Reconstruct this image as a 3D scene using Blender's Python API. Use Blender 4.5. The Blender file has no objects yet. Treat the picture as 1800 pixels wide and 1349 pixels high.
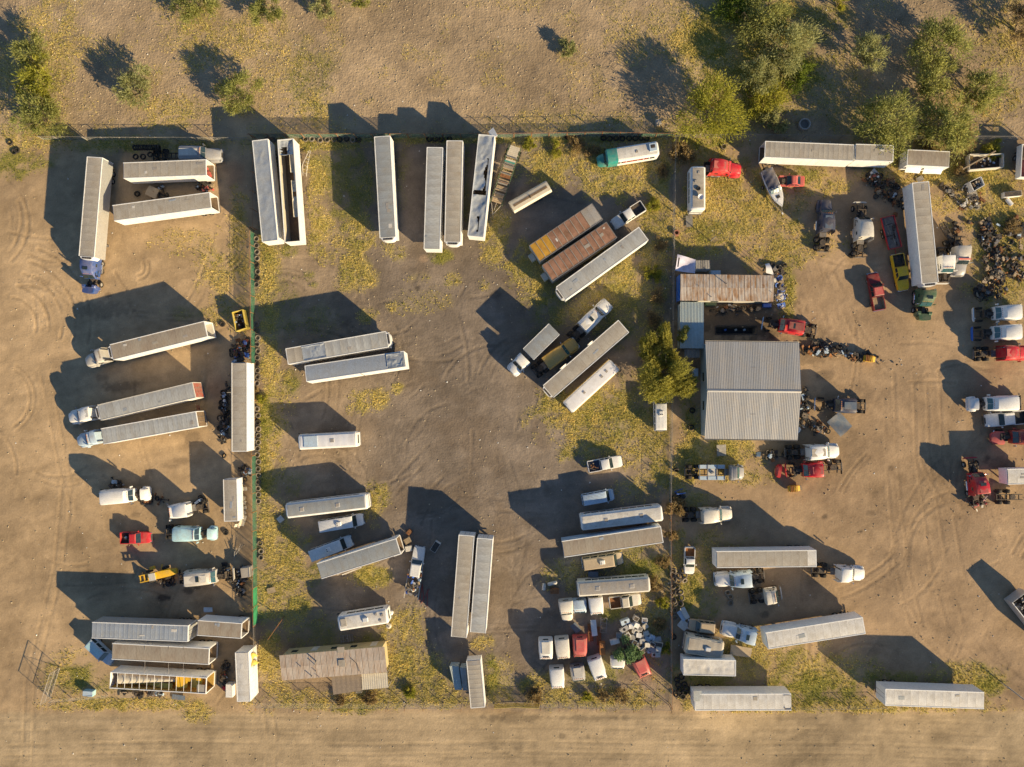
# Truck and trailer storage yard seen from a drone, low winter morning sun.
import bpy, math, random
import numpy as np
from mathutils import Vector, Matrix

R = math.radians
PI = math.pi
random.seed(11)
sc = bpy.context.scene
COL = sc.collection

# ------------------------------------------------------------------ camera
FPX, CAM_H = 1250.0, 118.0          # focal length in photo pixels, flying height in metres
NADX, NADY = 945.0, 690.0           # photo pixel straight below the drone
cam_d = bpy.data.cameras.new('camera')
cam = bpy.data.objects.new('camera', cam_d)
COL.objects.link(cam)
sc.camera = cam
cam_d.sensor_fit = 'HORIZONTAL'
cam_d.sensor_width = 36.0
cam_d.lens = FPX / 1800.0 * 36.0
cam_d.clip_start = 0.5
cam_d.clip_end = 6000.0
CQ = Vector(((NADX - 900) / FPX, -(NADY - 674.5) / FPX, -1.0)).rotation_difference(Vector((0, 0, -1)))
cam.rotation_mode = 'QUATERNION'
cam.rotation_quaternion = CQ
cam.location = (0, 0, CAM_H)
CM = np.array(CQ.to_matrix())


def P(px, py, z=0.0):
    """map point (metres) at height z for a place read off the photograph"""
    d = CQ @ Vector(((px - 900) / FPX, -(py - 674.5) / FPX, -1.0))
    t = (CAM_H - z) / -d.z
    return Vector((d.x * t, d.y * t, z))


def W2P(X, Y, Z=0.0):
    v = np.stack([X, Y, np.zeros_like(X) + Z - CAM_H], -1) @ CM
    return 900 + FPX * v[..., 0] / -v[..., 2], 674.5 - FPX * v[..., 1] / -v[..., 2]


# ------------------------------------------------------------------ sky, sun, exposure
SUN_EL, SUN_DIR = 19.8, (0.777, -0.63)      # towards the sun, east and south
az = math.atan2(SUN_DIR[0], SUN_DIR[1])
world = bpy.data.worlds.new('World')
sc.world = world
world.use_nodes = True
wn = world.node_tree
wn.nodes.clear()
sky = wn.nodes.new('ShaderNodeTexSky')
sky.sky_type = 'NISHITA'
sky.sun_disc = False
sky.sun_elevation = R(SUN_EL)
sky.sun_rotation = az
sky.altitude = 700
sky.air_density = 0.9
sky.dust_density = 0.2
sky.ozone_density = 3.0
bg = wn.nodes.new('ShaderNodeBackground')
bg.inputs[1].default_value = 0.078
wo = wn.nodes.new('ShaderNodeOutputWorld')
wn.links.new(sky.outputs[0], bg.inputs[0])
wn.links.new(bg.outputs[0], wo.inputs[0])
sun_d = bpy.data.lights.new('sun', 'SUN')
sun_d.energy = 5.0
sun_d.angle = R(0.5)
sun_d.color = (1.0, 0.80, 0.49)
sun = bpy.data.objects.new('sun', sun_d)
COL.objects.link(sun)
ce, se = math.cos(R(SUN_EL)), math.sin(R(SUN_EL))
sun.rotation_euler = Vector((SUN_DIR[0] * ce, SUN_DIR[1] * ce, se)).to_track_quat('Z', 'Y').to_euler()
sun.location = (60, -50, 60)
sc.view_settings.view_transform = 'Standard'
sc.view_settings.look = 'None'
sc.view_settings.exposure = 0.88
sc.view_settings.gamma = 1.0
sc.view_settings.use_curve_mapping = False
sc.render.engine = 'CYCLES'
sc.cycles.use_denoising = True
sc.cycles.max_bounces = 5
sc.cycles.transparent_max_bounces = 12

# ------------------------------------------------------------------ materials
MATS = {}


def _n(nt, t, **k):
    n = nt.nodes.new(t)
    for a, b in k.items():
        setattr(n, a, b)
    return n


def mat(name, col, rough=0.55, metal=0.0, var=0.10, dirt=(0.36, 0.27, 0.17), damt=0.3, dscale=0.9, top=0.0,
        bump=0.0, bscale=6.0, rnd=0.0, spec=0.4, stretch=(1, 1, 1)):
    """worn paint or sheet: base colour, patchy dirt, dust that has settled on upward faces, small tone differences"""
    if name in MATS:
        return MATS[name]
    m = bpy.data.materials.new(name)
    m.use_nodes = True
    nt = m.node_tree
    L = nt.links.new
    b = nt.nodes['Principled BSDF']
    tc = _n(nt, 'ShaderNodeTexCoord')
    mp = _n(nt, 'ShaderNodeMapping')
    mp.inputs['Scale'].default_value = stretch
    L(tc.outputs['Object'], mp.inputs[0])
    oi = _n(nt, 'ShaderNodeObjectInfo')
    n1 = _n(nt, 'ShaderNodeTexNoise', noise_dimensions='4D')
    n1.inputs['Scale'].default_value = dscale
    n1.inputs['Detail'].default_value = 6
    n1.inputs['Roughness'].default_value = 0.65
    ml = _n(nt, 'ShaderNodeMath', operation='MULTIPLY')
    ml.inputs[1].default_value = 37.0
    L(oi.outputs['Random'], ml.inputs[0])
    L(mp.outputs[0], n1.inputs['Vector'])
    L(ml.outputs[0], n1.inputs['W'])
    ramp = _n(nt, 'ShaderNodeMapRange')
    ramp.inputs['From Min'].default_value = 0.42
    ramp.inputs['From Max'].default_value = 0.78
    ramp.inputs['To Max'].default_value = damt * 1.6
    L(n1.outputs['Fac'], ramp.inputs['Value'])
    ge = _n(nt, 'ShaderNodeNewGeometry')
    sp = _n(nt, 'ShaderNodeSeparateXYZ')
    L(ge.outputs['Normal'], sp.inputs[0])
    tp = _n(nt, 'ShaderNodeMath', operation='MULTIPLY', use_clamp=True)
    tp.inputs[1].default_value = top
    L(sp.outputs['Z'], tp.inputs[0])
    ad = _n(nt, 'ShaderNodeMath', operation='ADD', use_clamp=True)
    L(ramp.outputs[0], ad.inputs[0])
    L(tp.outputs[0], ad.inputs[1])
    mx = _n(nt, 'ShaderNodeMix', data_type='RGBA')
    mx.inputs['A'].default_value = (*col, 1)
    mx.inputs['B'].default_value = (*dirt, 1)
    L(ad.outputs[0], mx.inputs['Factor'])
    n2 = _n(nt, 'ShaderNodeTexNoise')
    n2.inputs['Scale'].default_value = 5.0
    n2.inputs['Detail'].default_value = 5
    L(mp.outputs[0], n2.inputs['Vector'])
    v1 = _n(nt, 'ShaderNodeMapRange')
    v1.inputs['From Min'].default_value = 0.3
    v1.inputs['From Max'].default_value = 0.7
    v1.inputs['To Min'].default_value = 1 - var
    v1.inputs['To Max'].default_value = 1 + var
    L(n2.outputs['Fac'], v1.inputs['Value'])
    v2 = _n(nt, 'ShaderNodeMapRange')
    v2.inputs['To Min'].default_value = 1 - rnd
    v2.inputs['To Max'].default_value = 1 + rnd * 0.6
    L(oi.outputs['Random'], v2.inputs['Value'])
    vm = _n(nt, 'ShaderNodeMath', operation='MULTIPLY')
    L(v1.outputs[0], vm.inputs[0])
    L(v2.outputs[0], vm.inputs[1])
    hv = _n(nt, 'ShaderNodeHueSaturation')
    L(vm.outputs[0], hv.inputs['Value'])
    L(mx.outputs['Result'], hv.inputs['Color'])
    L(hv.outputs[0], b.inputs['Base Color'])
    b.inputs['Metallic'].default_value = metal
    rr = _n(nt, 'ShaderNodeMapRange')
    rr.inputs['To Min'].default_value = rough
    rr.inputs['To Max'].default_value = 0.9
    L(ad.outputs[0], rr.inputs['Value'])
    L(rr.outputs[0], b.inputs['Roughness'])
    b.inputs['Specular IOR Level'].default_value = spec
    if bump:
        n3 = _n(nt, 'ShaderNodeTexNoise')
        n3.inputs['Scale'].default_value = bscale
        n3.inputs['Detail'].default_value = 4
        L(mp.outputs[0], n3.inputs['Vector'])
        bp = _n(nt, 'ShaderNodeBump')
        bp.inputs['Strength'].default_value = 1.0
        bp.inputs['Distance'].default_value = bump
        L(n3.outputs['Fac'], bp.inputs['Height'])
        L(bp.outputs[0], b.inputs['Normal'])
    MATS[name] = m
    return m


RST = (0.20, 0.085, 0.035)
mat('white_paint', (0.78, 0.77, 0.74), 0.35, damt=0.16, top=0.10, dscale=0.7)
mat('white_wall', (0.80, 0.79, 0.76), 0.4, damt=0.12, dscale=0.5, bump=0.004)
mat('grey_wall', (0.50, 0.50, 0.48), 0.4, metal=0.2, damt=0.25, dscale=0.5)
mat('aluminium_wall', (0.60, 0.60, 0.58), 0.38, metal=0.55, damt=0.2, dscale=0.6, bump=0.004)
mat('roof_tan', (0.385, 0.345, 0.285), 0.6, damt=0.42, dscale=0.7, rnd=0.05, var=0.13, bump=0.004, dirt=(0.24, 0.18, 0.12))
mat('roof_grey', (0.31, 0.325, 0.325), 0.5, metal=0.15, damt=0.42, dscale=0.7, rnd=0.05, var=0.13, bump=0.004, dirt=(0.24, 0.2, 0.15))
mat('roof_silver', (0.42, 0.45, 0.475), 0.42, metal=0.35, damt=0.42, dscale=0.7, rnd=0.05, var=0.13, bump=0.005, dirt=(0.3, 0.27, 0.22))
mat('roof_white', (0.62, 0.59, 0.54), 0.5, damt=0.42, dscale=0.7, rnd=0.05, var=0.13, bump=0.004, dirt=(0.34, 0.28, 0.2))
mat('roof_tan_dark', (0.33, 0.28, 0.215), 0.6, damt=0.5, dscale=0.8, rnd=0.05, var=0.14, bump=0.004, dirt=(0.22, 0.15, 0.10), stretch=(1, .35, 1))
mat('roof_grey_light', (0.42, 0.42, 0.40), 0.5, metal=0.1, damt=0.5, dscale=0.8, rnd=0.06, var=0.14, bump=0.004, dirt=(0.27, 0.23, 0.18), stretch=(1, .35, 1))
mat('roof_rust', (0.31, 0.165, 0.105), 0.8, damt=0.7, dscale=0.8, rnd=0.10, var=0.16, bump=0.008, dirt=(0.15, 0.075, 0.04))
mat('roof_yellow', (0.50, 0.27, 0.03), 0.7, damt=0.5, dscale=1.0, rnd=0.05, var=0.15, dirt=RST)
mat('roof_worn_grey', (0.30, 0.28, 0.26), 0.8, damt=0.4, dscale=1.0, rnd=0.1, var=0.15)
mat('house_roof', (0.50, 0.42, 0.34), 0.6, metal=0.1, damt=0.55, dscale=0.9, rnd=0.08, var=0.12, dirt=(0.32, 0.18, 0.09), stretch=(1.6, 0.5, 1))
mat('house_roof_rusty', (0.50, 0.43, 0.36), 0.6, metal=0.1, damt=0.95, dscale=0.8, rnd=0.08, var=0.12, dirt=(0.30, 0.145, 0.05), stretch=(1.5, 0.55, 1))
mat('porch_roof_brown', (0.24, 0.185, 0.135), 0.8, damt=0.3, var=0.15, bump=0.006)
mat('shop_roof', (0.43, 0.42, 0.40), 0.45, metal=0.4, damt=0.3, dscale=0.4, rnd=0.10, var=0.08, dirt=(0.34, 0.27, 0.2))
mat('shop_wall', (0.36, 0.44, 0.46), 0.5, damt=0.2)
mat('shed_roof', (0.38, 0.44, 0.43), 0.4, metal=0.3, damt=0.2, rnd=0.05)
mat('steel_dark', (0.06, 0.055, 0.05), 0.7, metal=0.2, damt=0.55, dscale=2.5, dirt=(0.22, 0.15, 0.09), var=0.25)
mat('steel_grey', (0.22, 0.21, 0.20), 0.6, metal=0.3, damt=0.4, dscale=2.0, dirt=(0.16, 0.09, 0.05), var=0.2)
mat('rubber', (0.022, 0.021, 0.020), 0.85, damt=0.35, dscale=1.5, dirt=(0.17, 0.13, 0.09), var=0.2, spec=0.2)
mat('rubber_dusty', (0.15, 0.13, 0.105), 0.9, damt=0.6, dscale=1.5, dirt=(0.32, 0.25, 0.17), var=0.2, rnd=0.35, spec=0.2)
mat('rim', (0.55, 0.53, 0.5), 0.4, metal=0.5, damt=0.3)
mat('chrome', (0.7, 0.7, 0.7), 0.18, metal=0.9, damt=0.2)
mat('glass', (0.015, 0.03, 0.035), 0.08, damt=0.12, dirt=(0.2, 0.19, 0.16), var=0.05, spec=0.6)
mat('glass_teal', (0.03, 0.09, 0.10), 0.10, damt=0.15, dirt=(0.2, 0.19, 0.16), var=0.05, spec=0.6)
mat('black', (0.018, 0.018, 0.018), 0.6, damt=0.2, var=0.2)
mat('grime', (0.05, 0.042, 0.036), 0.75, damt=0.6, dscale=3.0, dirt=(0.17, 0.12, 0.075), var=0.35)
for nm, c in dict(red=(0.52, 0.012, 0.028), red_faded=(0.55, 0.085, 0.085), red_dark=(0.24, 0.015, 0.02), maroon=(0.27, 0.035, 0.04),
                  blue=(0.02, 0.075, 0.27), navy=(0.016, 0.035, 0.085), steel_blue=(0.09, 0.14, 0.20), light_blue=(0.38, 0.62, 0.70),
                  pale_blue=(0.45, 0.58, 0.70), green=(0.03, 0.105, 0.05), teal=(0.02, 0.25, 0.22), yellow=(0.72, 0.42, 0.02),
                  bright_yellow=(0.85, 0.52, 0.01), gold=(0.47, 0.31, 0.07), tan=(0.46, 0.36, 0.24), silver=(0.50, 0.48, 0.44),
                  grey_paint=(0.30, 0.31, 0.33), orange=(0.65, 0.2, 0.03), purple_white=(0.62, 0.6, 0.74), cream=(0.62, 0.56, 0.44),
                  tarp_blue=(0.02, 0.14, 0.55), off_white=(0.66, 0.63, 0.56)).items():
    mat(nm, c, 0.28, damt=0.26, top=0.05 if nm in ('red', 'red_dark', 'bright_yellow', 'yellow', 'teal') else 0.14, dscale=1.1)
mat('gate_yellow', (0.55, 0.42, 0.08), 0.7, damt=0.3)
mat('rust_red', (0.36, 0.09, 0.06), 0.7, damt=0.7, dscale=1.6, dirt=(0.3, 0.22, 0.17), var=0.2)
mat('rust', (0.17, 0.07, 0.03), 0.9, damt=0.7, dscale=2, dirt=(0.30, 0.15, 0.06), var=0.25)
mat('rust_orange', (0.35, 0.15, 0.05), 0.9, damt=0.5, dscale=2, dirt=(0.20, 0.09, 0.04), var=0.2)
mat('wood', (0.36, 0.27, 0.17), 0.85, damt=0.4, dscale=2, dirt=(0.2, 0.15, 0.1), var=0.2, rnd=0.2)
mat('wood_grey', (0.27, 0.25, 0.22), 0.9, damt=0.4, dscale=2, dirt=(0.16, 0.13, 0.1), var=0.2, rnd=0.25)
mat('plywood_floor', (0.22, 0.15, 0.09), 0.85, damt=0.6, dscale=0.7, dirt=(0.10, 0.07, 0.045), var=0.25)
mat('insulation', (0.46, 0.30, 0.07), 0.9, damt=0.5, dscale=0.8, dirt=(0.45, 0.24, 0.04), var=0.15)
mat('tarp_white', (0.70, 0.69, 0.70), 0.6, damt=0.2, var=0.05)
mat('brick_tan', (0.46, 0.37, 0.24), 0.8, damt=0.3)
mat('house_wall', (0.52, 0.42, 0.22), 0.7, damt=0.25)
mat('concrete', (0.36, 0.33, 0.29), 0.9, damt=0.3, var=0.15)
mat('galvanised', (0.30, 0.28, 0.25), 0.6, metal=0.2, damt=0.3, dirt=(0.25, 0.16, 0.1))
mat('terracotta', (0.34, 0.14, 0.09), 0.8, damt=0.3)


def weave(name, col, opening):
    """open knitted wind-screen cloth: light passes between the yarns"""
    m = bpy.data.materials.new(name)
    m.use_nodes = True
    nt = m.node_tree
    b = nt.nodes['Principled BSDF']
    b.inputs['Base Color'].default_value = (*col, 1)
    b.inputs['Roughness'].default_value = 0.8
    t = _n(nt, 'ShaderNodeBsdfTransparent')
    ms = _n(nt, 'ShaderNodeMixShader')
    tc = _n(nt, 'ShaderNodeTexCoord')
    n = _n(nt, 'ShaderNodeTexNoise')
    n.inputs['Scale'].default_value = 1.2
    n.inputs['Detail'].default_value = 5
    mr = _n(nt, 'ShaderNodeMapRange')
    mr.inputs['From Min'].default_value = 0.35
    mr.inputs['From Max'].default_value = 0.7
    mr.inputs['To Min'].default_value = opening - 0.2
    mr.inputs['To Max'].default_value = opening + 0.25
    nt.links.new(tc.outputs['Object'], n.inputs[0])
    nt.links.new(n.outputs['Fac'], mr.inputs[0])
    nt.links.new(mr.outputs[0], ms.inputs[0])
    nt.links.new(b.outputs[0], ms.inputs[1])
    nt.links.new(t.outputs[0], ms.inputs[2])
    nt.links.new(ms.outputs[0], nt.nodes['Material Output'].inputs[0])
    MATS[name] = m


weave('screen_green', (0.03, 0.15, 0.08), 0.50)
weave('screen_bright', (0.03, 0.25, 0.10), 0.2)


def leafmat(name, c0, c1, trans=0.35, attr='tone'):
    m = bpy.data.materials.new(name)
    m.use_nodes = True
    nt = m.node_tree
    L = nt.links.new
    b = nt.nodes['Principled BSDF']
    at = _n(nt, 'ShaderNodeAttribute', attribute_name=attr)
    mx = _n(nt, 'ShaderNodeMix', data_type='RGBA')
    mx.inputs['A'].default_value = (*c0, 1)
    mx.inputs['B'].default_value = (*c1, 1)
    L(at.outputs['Fac'], mx.inputs['Factor'])
    L(mx.outputs['Result'], b.inputs['Base Color'])
    b.inputs['Roughness'].default_value = 0.7
    b.inputs['Specular IOR Level'].default_value = 0.2
    tr = _n(nt, 'ShaderNodeBsdfTranslucent')
    L(mx.outputs['Result'], tr.inputs['Color'])
    ms = _n(nt, 'ShaderNodeMixShader')
    ms.inputs[0].default_value = trans
    L(b.outputs[0], ms.inputs[1])
    L(tr.outputs[0], ms.inputs[2])
    L(ms.outputs[0], nt.nodes['Material Output'].inputs[0])
    MATS[name] = m


leafmat('leaf_mesquite', (0.20, 0.23, 0.06), (0.52, 0.50, 0.17), .6)
leafmat('leaf_pale', (0.26, 0.28, 0.11), (0.54, 0.52, 0.24), .6)
leafmat('leaf_green', (0.10, 0.15, 0.025), (0.30, 0.36, 0.06), .6)
leafmat('leaf_yellow', (0.24, 0.26, 0.035), (0.60, 0.55, 0.10), .6)
leafmat('leaf_olive', (0.20, 0.20, 0.035), (0.56, 0.50, 0.11), .55)
leafmat('leaf_brown', (0.26, 0.18, 0.08), (0.48, 0.36, 0.17), .4)
leafmat('leaf_bluegreen', (0.12, 0.20, 0.09), (0.32, 0.44, 0.20), .5)
leafmat('grass_blades', (0.20, 0.24, 0.02), (0.86, 0.69, 0.26), 0.45)
mat('bark', (0.12, 0.09, 0.065), 0.9, damt=0.2)


# ------------------------------------------------------------------ mesh helpers
class MB:
    def __init__(s):
        s.v, s.f = [], []

    def add(s, vs, fs):
        o = len(s.v)
        s.v += [tuple(p) for p in vs]
        s.f += [tuple(i + o for i in f) for f in fs]
        return s

    def box(s, x0, x1, y0, y1, z0, z1):
        return s.add([(x0, y0, z0), (x1, y0, z0), (x1, y1, z0), (x0, y1, z0), (x0, y0, z1), (x1, y0, z1), (x1, y1, z1), (x0, y1, z1)],
                     [(3, 2, 1, 0), (4, 5, 6, 7), (0, 1, 5, 4), (1, 2, 6, 5), (2, 3, 7, 6), (3, 0, 4, 7)])

    def obox(s, c, d, rx=0, ry=0, rz=0):
        m = Matrix.Rotation(rz, 3, 'Z') @ Matrix.Rotation(ry, 3, 'Y') @ Matrix.Rotation(rx, 3, 'X')
        t = MB().box(-d[0] / 2, d[0] / 2, -d[1] / 2, d[1] / 2, -d[2] / 2, d[2] / 2)
        return s.add([m @ Vector(p) + Vector(c) for p in t.v], t.f)

    def cyl(s, a, b, r0, r1=None, n=10, caps=True):
        a, b = Vector(a), Vector(b)
        r1 = r0 if r1 is None else r1
        d = (b - a).normalized()
        u = d.orthogonal().normalized()
        w = d.cross(u)
        vs = []
        for p, r in ((a, r0), (b, r1)):
            for i in range(n):
                t = 2 * PI * i / n
                vs.append(p + u * math.cos(t) * r + w * math.sin(t) * r)
        fs = [(i, (i + 1) % n, n + (i + 1) % n, n + i) for i in range(n)]
        if caps:
            fs += [tuple(range(n - 1, -1, -1)), tuple(range(n, 2 * n))]
        return s.add(vs, fs)

    def tube(s, pts, r, n=5):
        for a, b in zip(pts[:-1], pts[1:]):
            s.cyl(a, b, r, r, n)
        return s

    def loft(s, secs, caps=True):
        n = len(secs[0])
        vs = [p for q in secs for p in q]
        fs = []
        for k in range(len(secs) - 1):
            o = k * n
            fs += [(o + i, o + (i + 1) % n, o + n + (i + 1) % n, o + n + i) for i in range(n)]
        if caps:
            fs += [tuple(range(n - 1, -1, -1)), tuple(range((len(secs) - 1) * n, len(secs) * n))]
        return s.add(vs, fs)

    def quad(s, a, b, c, d):
        return s.add([a, b, c, d], [(0, 1, 2, 3)])

    def slab(s, a, b, c, d, t):
        """plate of thickness t on the quad a b c d"""
        a, b, c, d = map(Vector, (a, b, c, d))
        n = (b - a).cross(d - a).normalized() * t
        return s.add([a, b, c, d, a + n, b + n, c + n, d + n],
                     [(3, 2, 1, 0), (4, 5, 6, 7), (0, 1, 5, 4), (1, 2, 6, 5), (2, 3, 7, 6), (3, 0, 4, 7)])

    def grid(s, fn, nu, nv, keep=None):
        vs = [fn(i / nu, j / nv) for i in range(nu + 1) for j in range(nv + 1)]
        fs = []
        for i in range(nu):
            for j in range(nv):
                if keep is None or keep((i + .5) / nu, (j + .5) / nv):
                    o = i * (nv + 1) + j
                    fs.append((o, o + nv + 1, o + nv + 2, o + 1))
        return s.add(vs, fs)

    def mesh(s, name='mesh', angle=32):
        me = bpy.data.meshes.new(name)
        me.from_pydata(s.v, [], s.f)
        me.materials.append(None)
        if angle:
            me.shade_smooth()
            me.set_sharp_from_angle(angle=R(angle))
        return me


def sec(x, half):
    """closed cross-section at x from a right half outline (y, z), bottom to top"""
    return [(x, y, z) for y, z in half] + [(x, -y, z) for y, z in reversed(half) if y > 1e-6]


CACHE = {}


def cached(key, fn, angle=32):
    if key not in CACHE:
        CACHE[key] = fn().mesh(str(key[0]) if isinstance(key, tuple) else key, angle)
    return CACHE[key]


def ob(name, me, m, parent=None, loc=None, rot=None, scale=None):
    if isinstance(me, MB):
        me = me.mesh(name)
    o = bpy.data.objects.new(name, me)
    COL.objects.link(o)
    o.material_slots[0].link = 'OBJECT'
    o.material_slots[0].material = MATS[m] if isinstance(m, str) else m
    if parent:
        o.parent = parent
    if loc is not None:
        o.location = loc
    if rot is not None:
        o.rotation_euler = rot
    if scale is not None:
        o.scale = scale
    return o


def tag(o, label, cat, group=None, kind=None):
    if label:
        o['label'] = label
    if cat:
        o['category'] = cat
    if group:
        o['group'] = group
    if kind:
        o['kind'] = kind
    return o


def thing(name, label, cat, loc=(0, 0, 0), rz=0.0, group=None):
    o = bpy.data.objects.new(name, None)
    o.empty_display_size = 0.3
    COL.objects.link(o)
    o.location = loc
    o.rotation_euler = (0, 0, rz)
    return tag(o, label, cat, group)


def structure(name, mb_or_me, m):
    o = ob(name, mb_or_me, m)
    o['kind'] = 'structure'
    return o


# ------------------------------------------------------------------ noise fields
RNG = np.random.default_rng(5)
LAT = RNG.random((64, 256, 256)).astype(np.float32)


def vnoise(x, y, k=0):
    l = LAT[k % 64]
    xi, yi = np.floor(x).astype(int), np.floor(y).astype(int)
    fx, fy = x - xi, y - yi
    fx, fy = fx * fx * (3 - 2 * fx), fy * fy * (3 - 2 * fy)
    a = l[xi & 255, yi & 255]; b = l[(xi + 1) & 255, yi & 255]
    c = l[xi & 255, (yi + 1) & 255]; d = l[(xi + 1) & 255, (yi + 1) & 255]
    return (a * (1 - fx) + b * fx) * (1 - fy) + (c * (1 - fx) + d * fx) * fy


def fbm(x, y, sc_, k=0, oct_=4, gain=0.5):
    t, a, tot = 0.0, 1.0, 0.0
    for i in range(oct_):
        t = t + a * vnoise(x / sc_ * 2 ** i + 17.3 * i + k * 5.1, y / sc_ * 2 ** i + 9.7 * i, k + i * 7)
        tot += a
        a *= gain
    return t / tot


def sstep(a, b, x):
    t = np.clip((x - a) / (b - a), 0, 1)
    return t * t * (3 - 2 * t)

# ------------------------------------------------------------------ ground: one sheet, fine under the yard, coarse to the horizon
# patches of growth in photo pixels: (x, y, rx, ry, cover) ; dry straw-coloured and green
DRY = [(1168, 330, 12, 90, .9), (1166, 760, 14, 60, 1), (1160, 830, 30, 30, .8), (560, 1236, 110, 12, 1), (760, 1232, 60, 14, 1), (1080, 1236, 110, 10, 1), (1195, 840, 14, 90, .9), (1196, 960, 14, 50, .7), (1470, 1245, 280, 7, .9), (200, 1240, 110, 9, .9), (472, 440, 22, 50, 1), (470, 600, 16, 60, .9), (474, 730, 22, 60, .9), (470, 830, 18, 60, .8), (478, 930, 26, 60, 1), (478, 1040, 30, 60, .9), (474, 1150, 22, 60, .9), (560, 255, 90, 10, .8), (1000, 262, 90, 16, 1), (925, 470, 40, 50, .9), (1060, 770, 90, 40, 1), (1230, 70, 55, 60, .8), (1330, 30, 100, 40, .7), (80, 50, 60, 60, .45), (420, 70, 120, 50, .4), (110, 90, 50, 50, .45), (300, 195, 60, 30, .45), (555, 190, 35, 40, .5), (1130, 70, 70, 50, .35),
       (1010, 215, 150, 22, .3), (500, 120, 60, 50, .3), (1280, 100, 60, 110, .5), (60, 240, 80, 25, .6), (350, 60, 60, 60, .4), (30, 130, 60, 60, .4),
       (1780, 60, 60, 80, .5), (1740, 180, 80, 40, .45), (1450, 150, 90, 70, .25),
       (560, 318, 22, 45, .9), (562, 402, 22, 48, .95), (640, 410, 30, 45, .85), (628, 472, 36, 38, 1), (600, 440, 25, 30, .5),
       (475, 480, 24, 90, .85), (690, 442, 28, 18, .5), (872, 425, 28, 55, .75), (795, 494, 18, 18, .55), (853, 500, 12, 12, .6), (740, 530, 60, 25, .22),
       (645, 553, 18, 14, .7), (690, 538, 12, 10, .6), (735, 490, 25, 12, .25), (475, 640, 20, 110, .85), (480, 750, 25, 80, .8), (490, 690, 30, 40, .6),
       (1010, 290, 120, 35, .85), (1090, 310, 90, 45, .9), (955, 300, 60, 30, .7), (935, 480, 55, 50, .85), (1080, 480, 50, 45, .8), (1050, 545, 60, 50, .6),
       (1150, 420, 35, 180, .7), (1150, 640, 30, 120, .55), (1050, 735, 100, 55, 1), (1120, 780, 65, 45, 1), (985, 705, 45, 35, .8), (1000, 795, 22, 18, .9), (950, 720, 25, 20, .5),
       (645, 705, 42, 26, .8), (698, 682, 12, 12, .8), (505, 672, 18, 20, .6), (655, 880, 32, 32, .85), (500, 985, 45, 70, .9), (480, 920, 30, 50, .8), (500, 1070, 60, 40, .7),
       (655, 1015, 42, 24, 1), (705, 1125, 36, 60, 1), (720, 1185, 55, 50, .9), (775, 1210, 45, 30, .8), (848, 1130, 22, 14, .7), (600, 1230, 160, 18, .85), (480, 1180, 30, 60, .7),
       (960, 1205, 42, 28, .9), (1050, 1225, 130, 22, .75), (1010, 1010, 50, 30, .5), (1150, 1080, 35, 110, .5), (1100, 1000, 50, 30, .6), (1120, 860, 50, 25, .4),
       (1290, 370, 100, 75, 1), (1370, 430, 90, 50, .75), (1230, 420, 50, 45, .9), (1440, 320, 50, 25, .6), (1240, 270, 50, 25, .6), (1640, 300, 140, 30, .7), (1740, 350, 80, 70, .75), (1760, 470, 60, 80, .5),
       (1660, 360, 40, 25, .5), (1215, 790, 25, 70, .9), (1270, 800, 60, 35, .75), (1310, 840, 60, 18, .45), (1220, 880, 40, 20, .5), (1215, 1030, 28, 55, .8), (1385, 520, 18, 45, .7), (1240, 985, 30, 60, .35),
       (1450, 1175, 90, 40, .55), (1700, 1190, 70, 28, .6), (1480, 1236, 290, 11, .7), (1300, 1130, 60, 30, .5), (1320, 1160, 40, 40, .5),
       (390, 478, 45, 45, .55), (420, 430, 18, 90, .7), (395, 545, 25, 35, .5), (330, 425, 60, 30, .22), (290, 255, 160, 16, .4), (210, 1236, 120, 11, .8), (345, 1250, 28, 22, .8), (110, 1180, 40, 40, .4), (440, 1200, 14, 60, .6),
       (1000, 254, 70, 14, 1), (860, 246, 420, 8, .6), (880, 1195, 30, 40, .4)]
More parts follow.
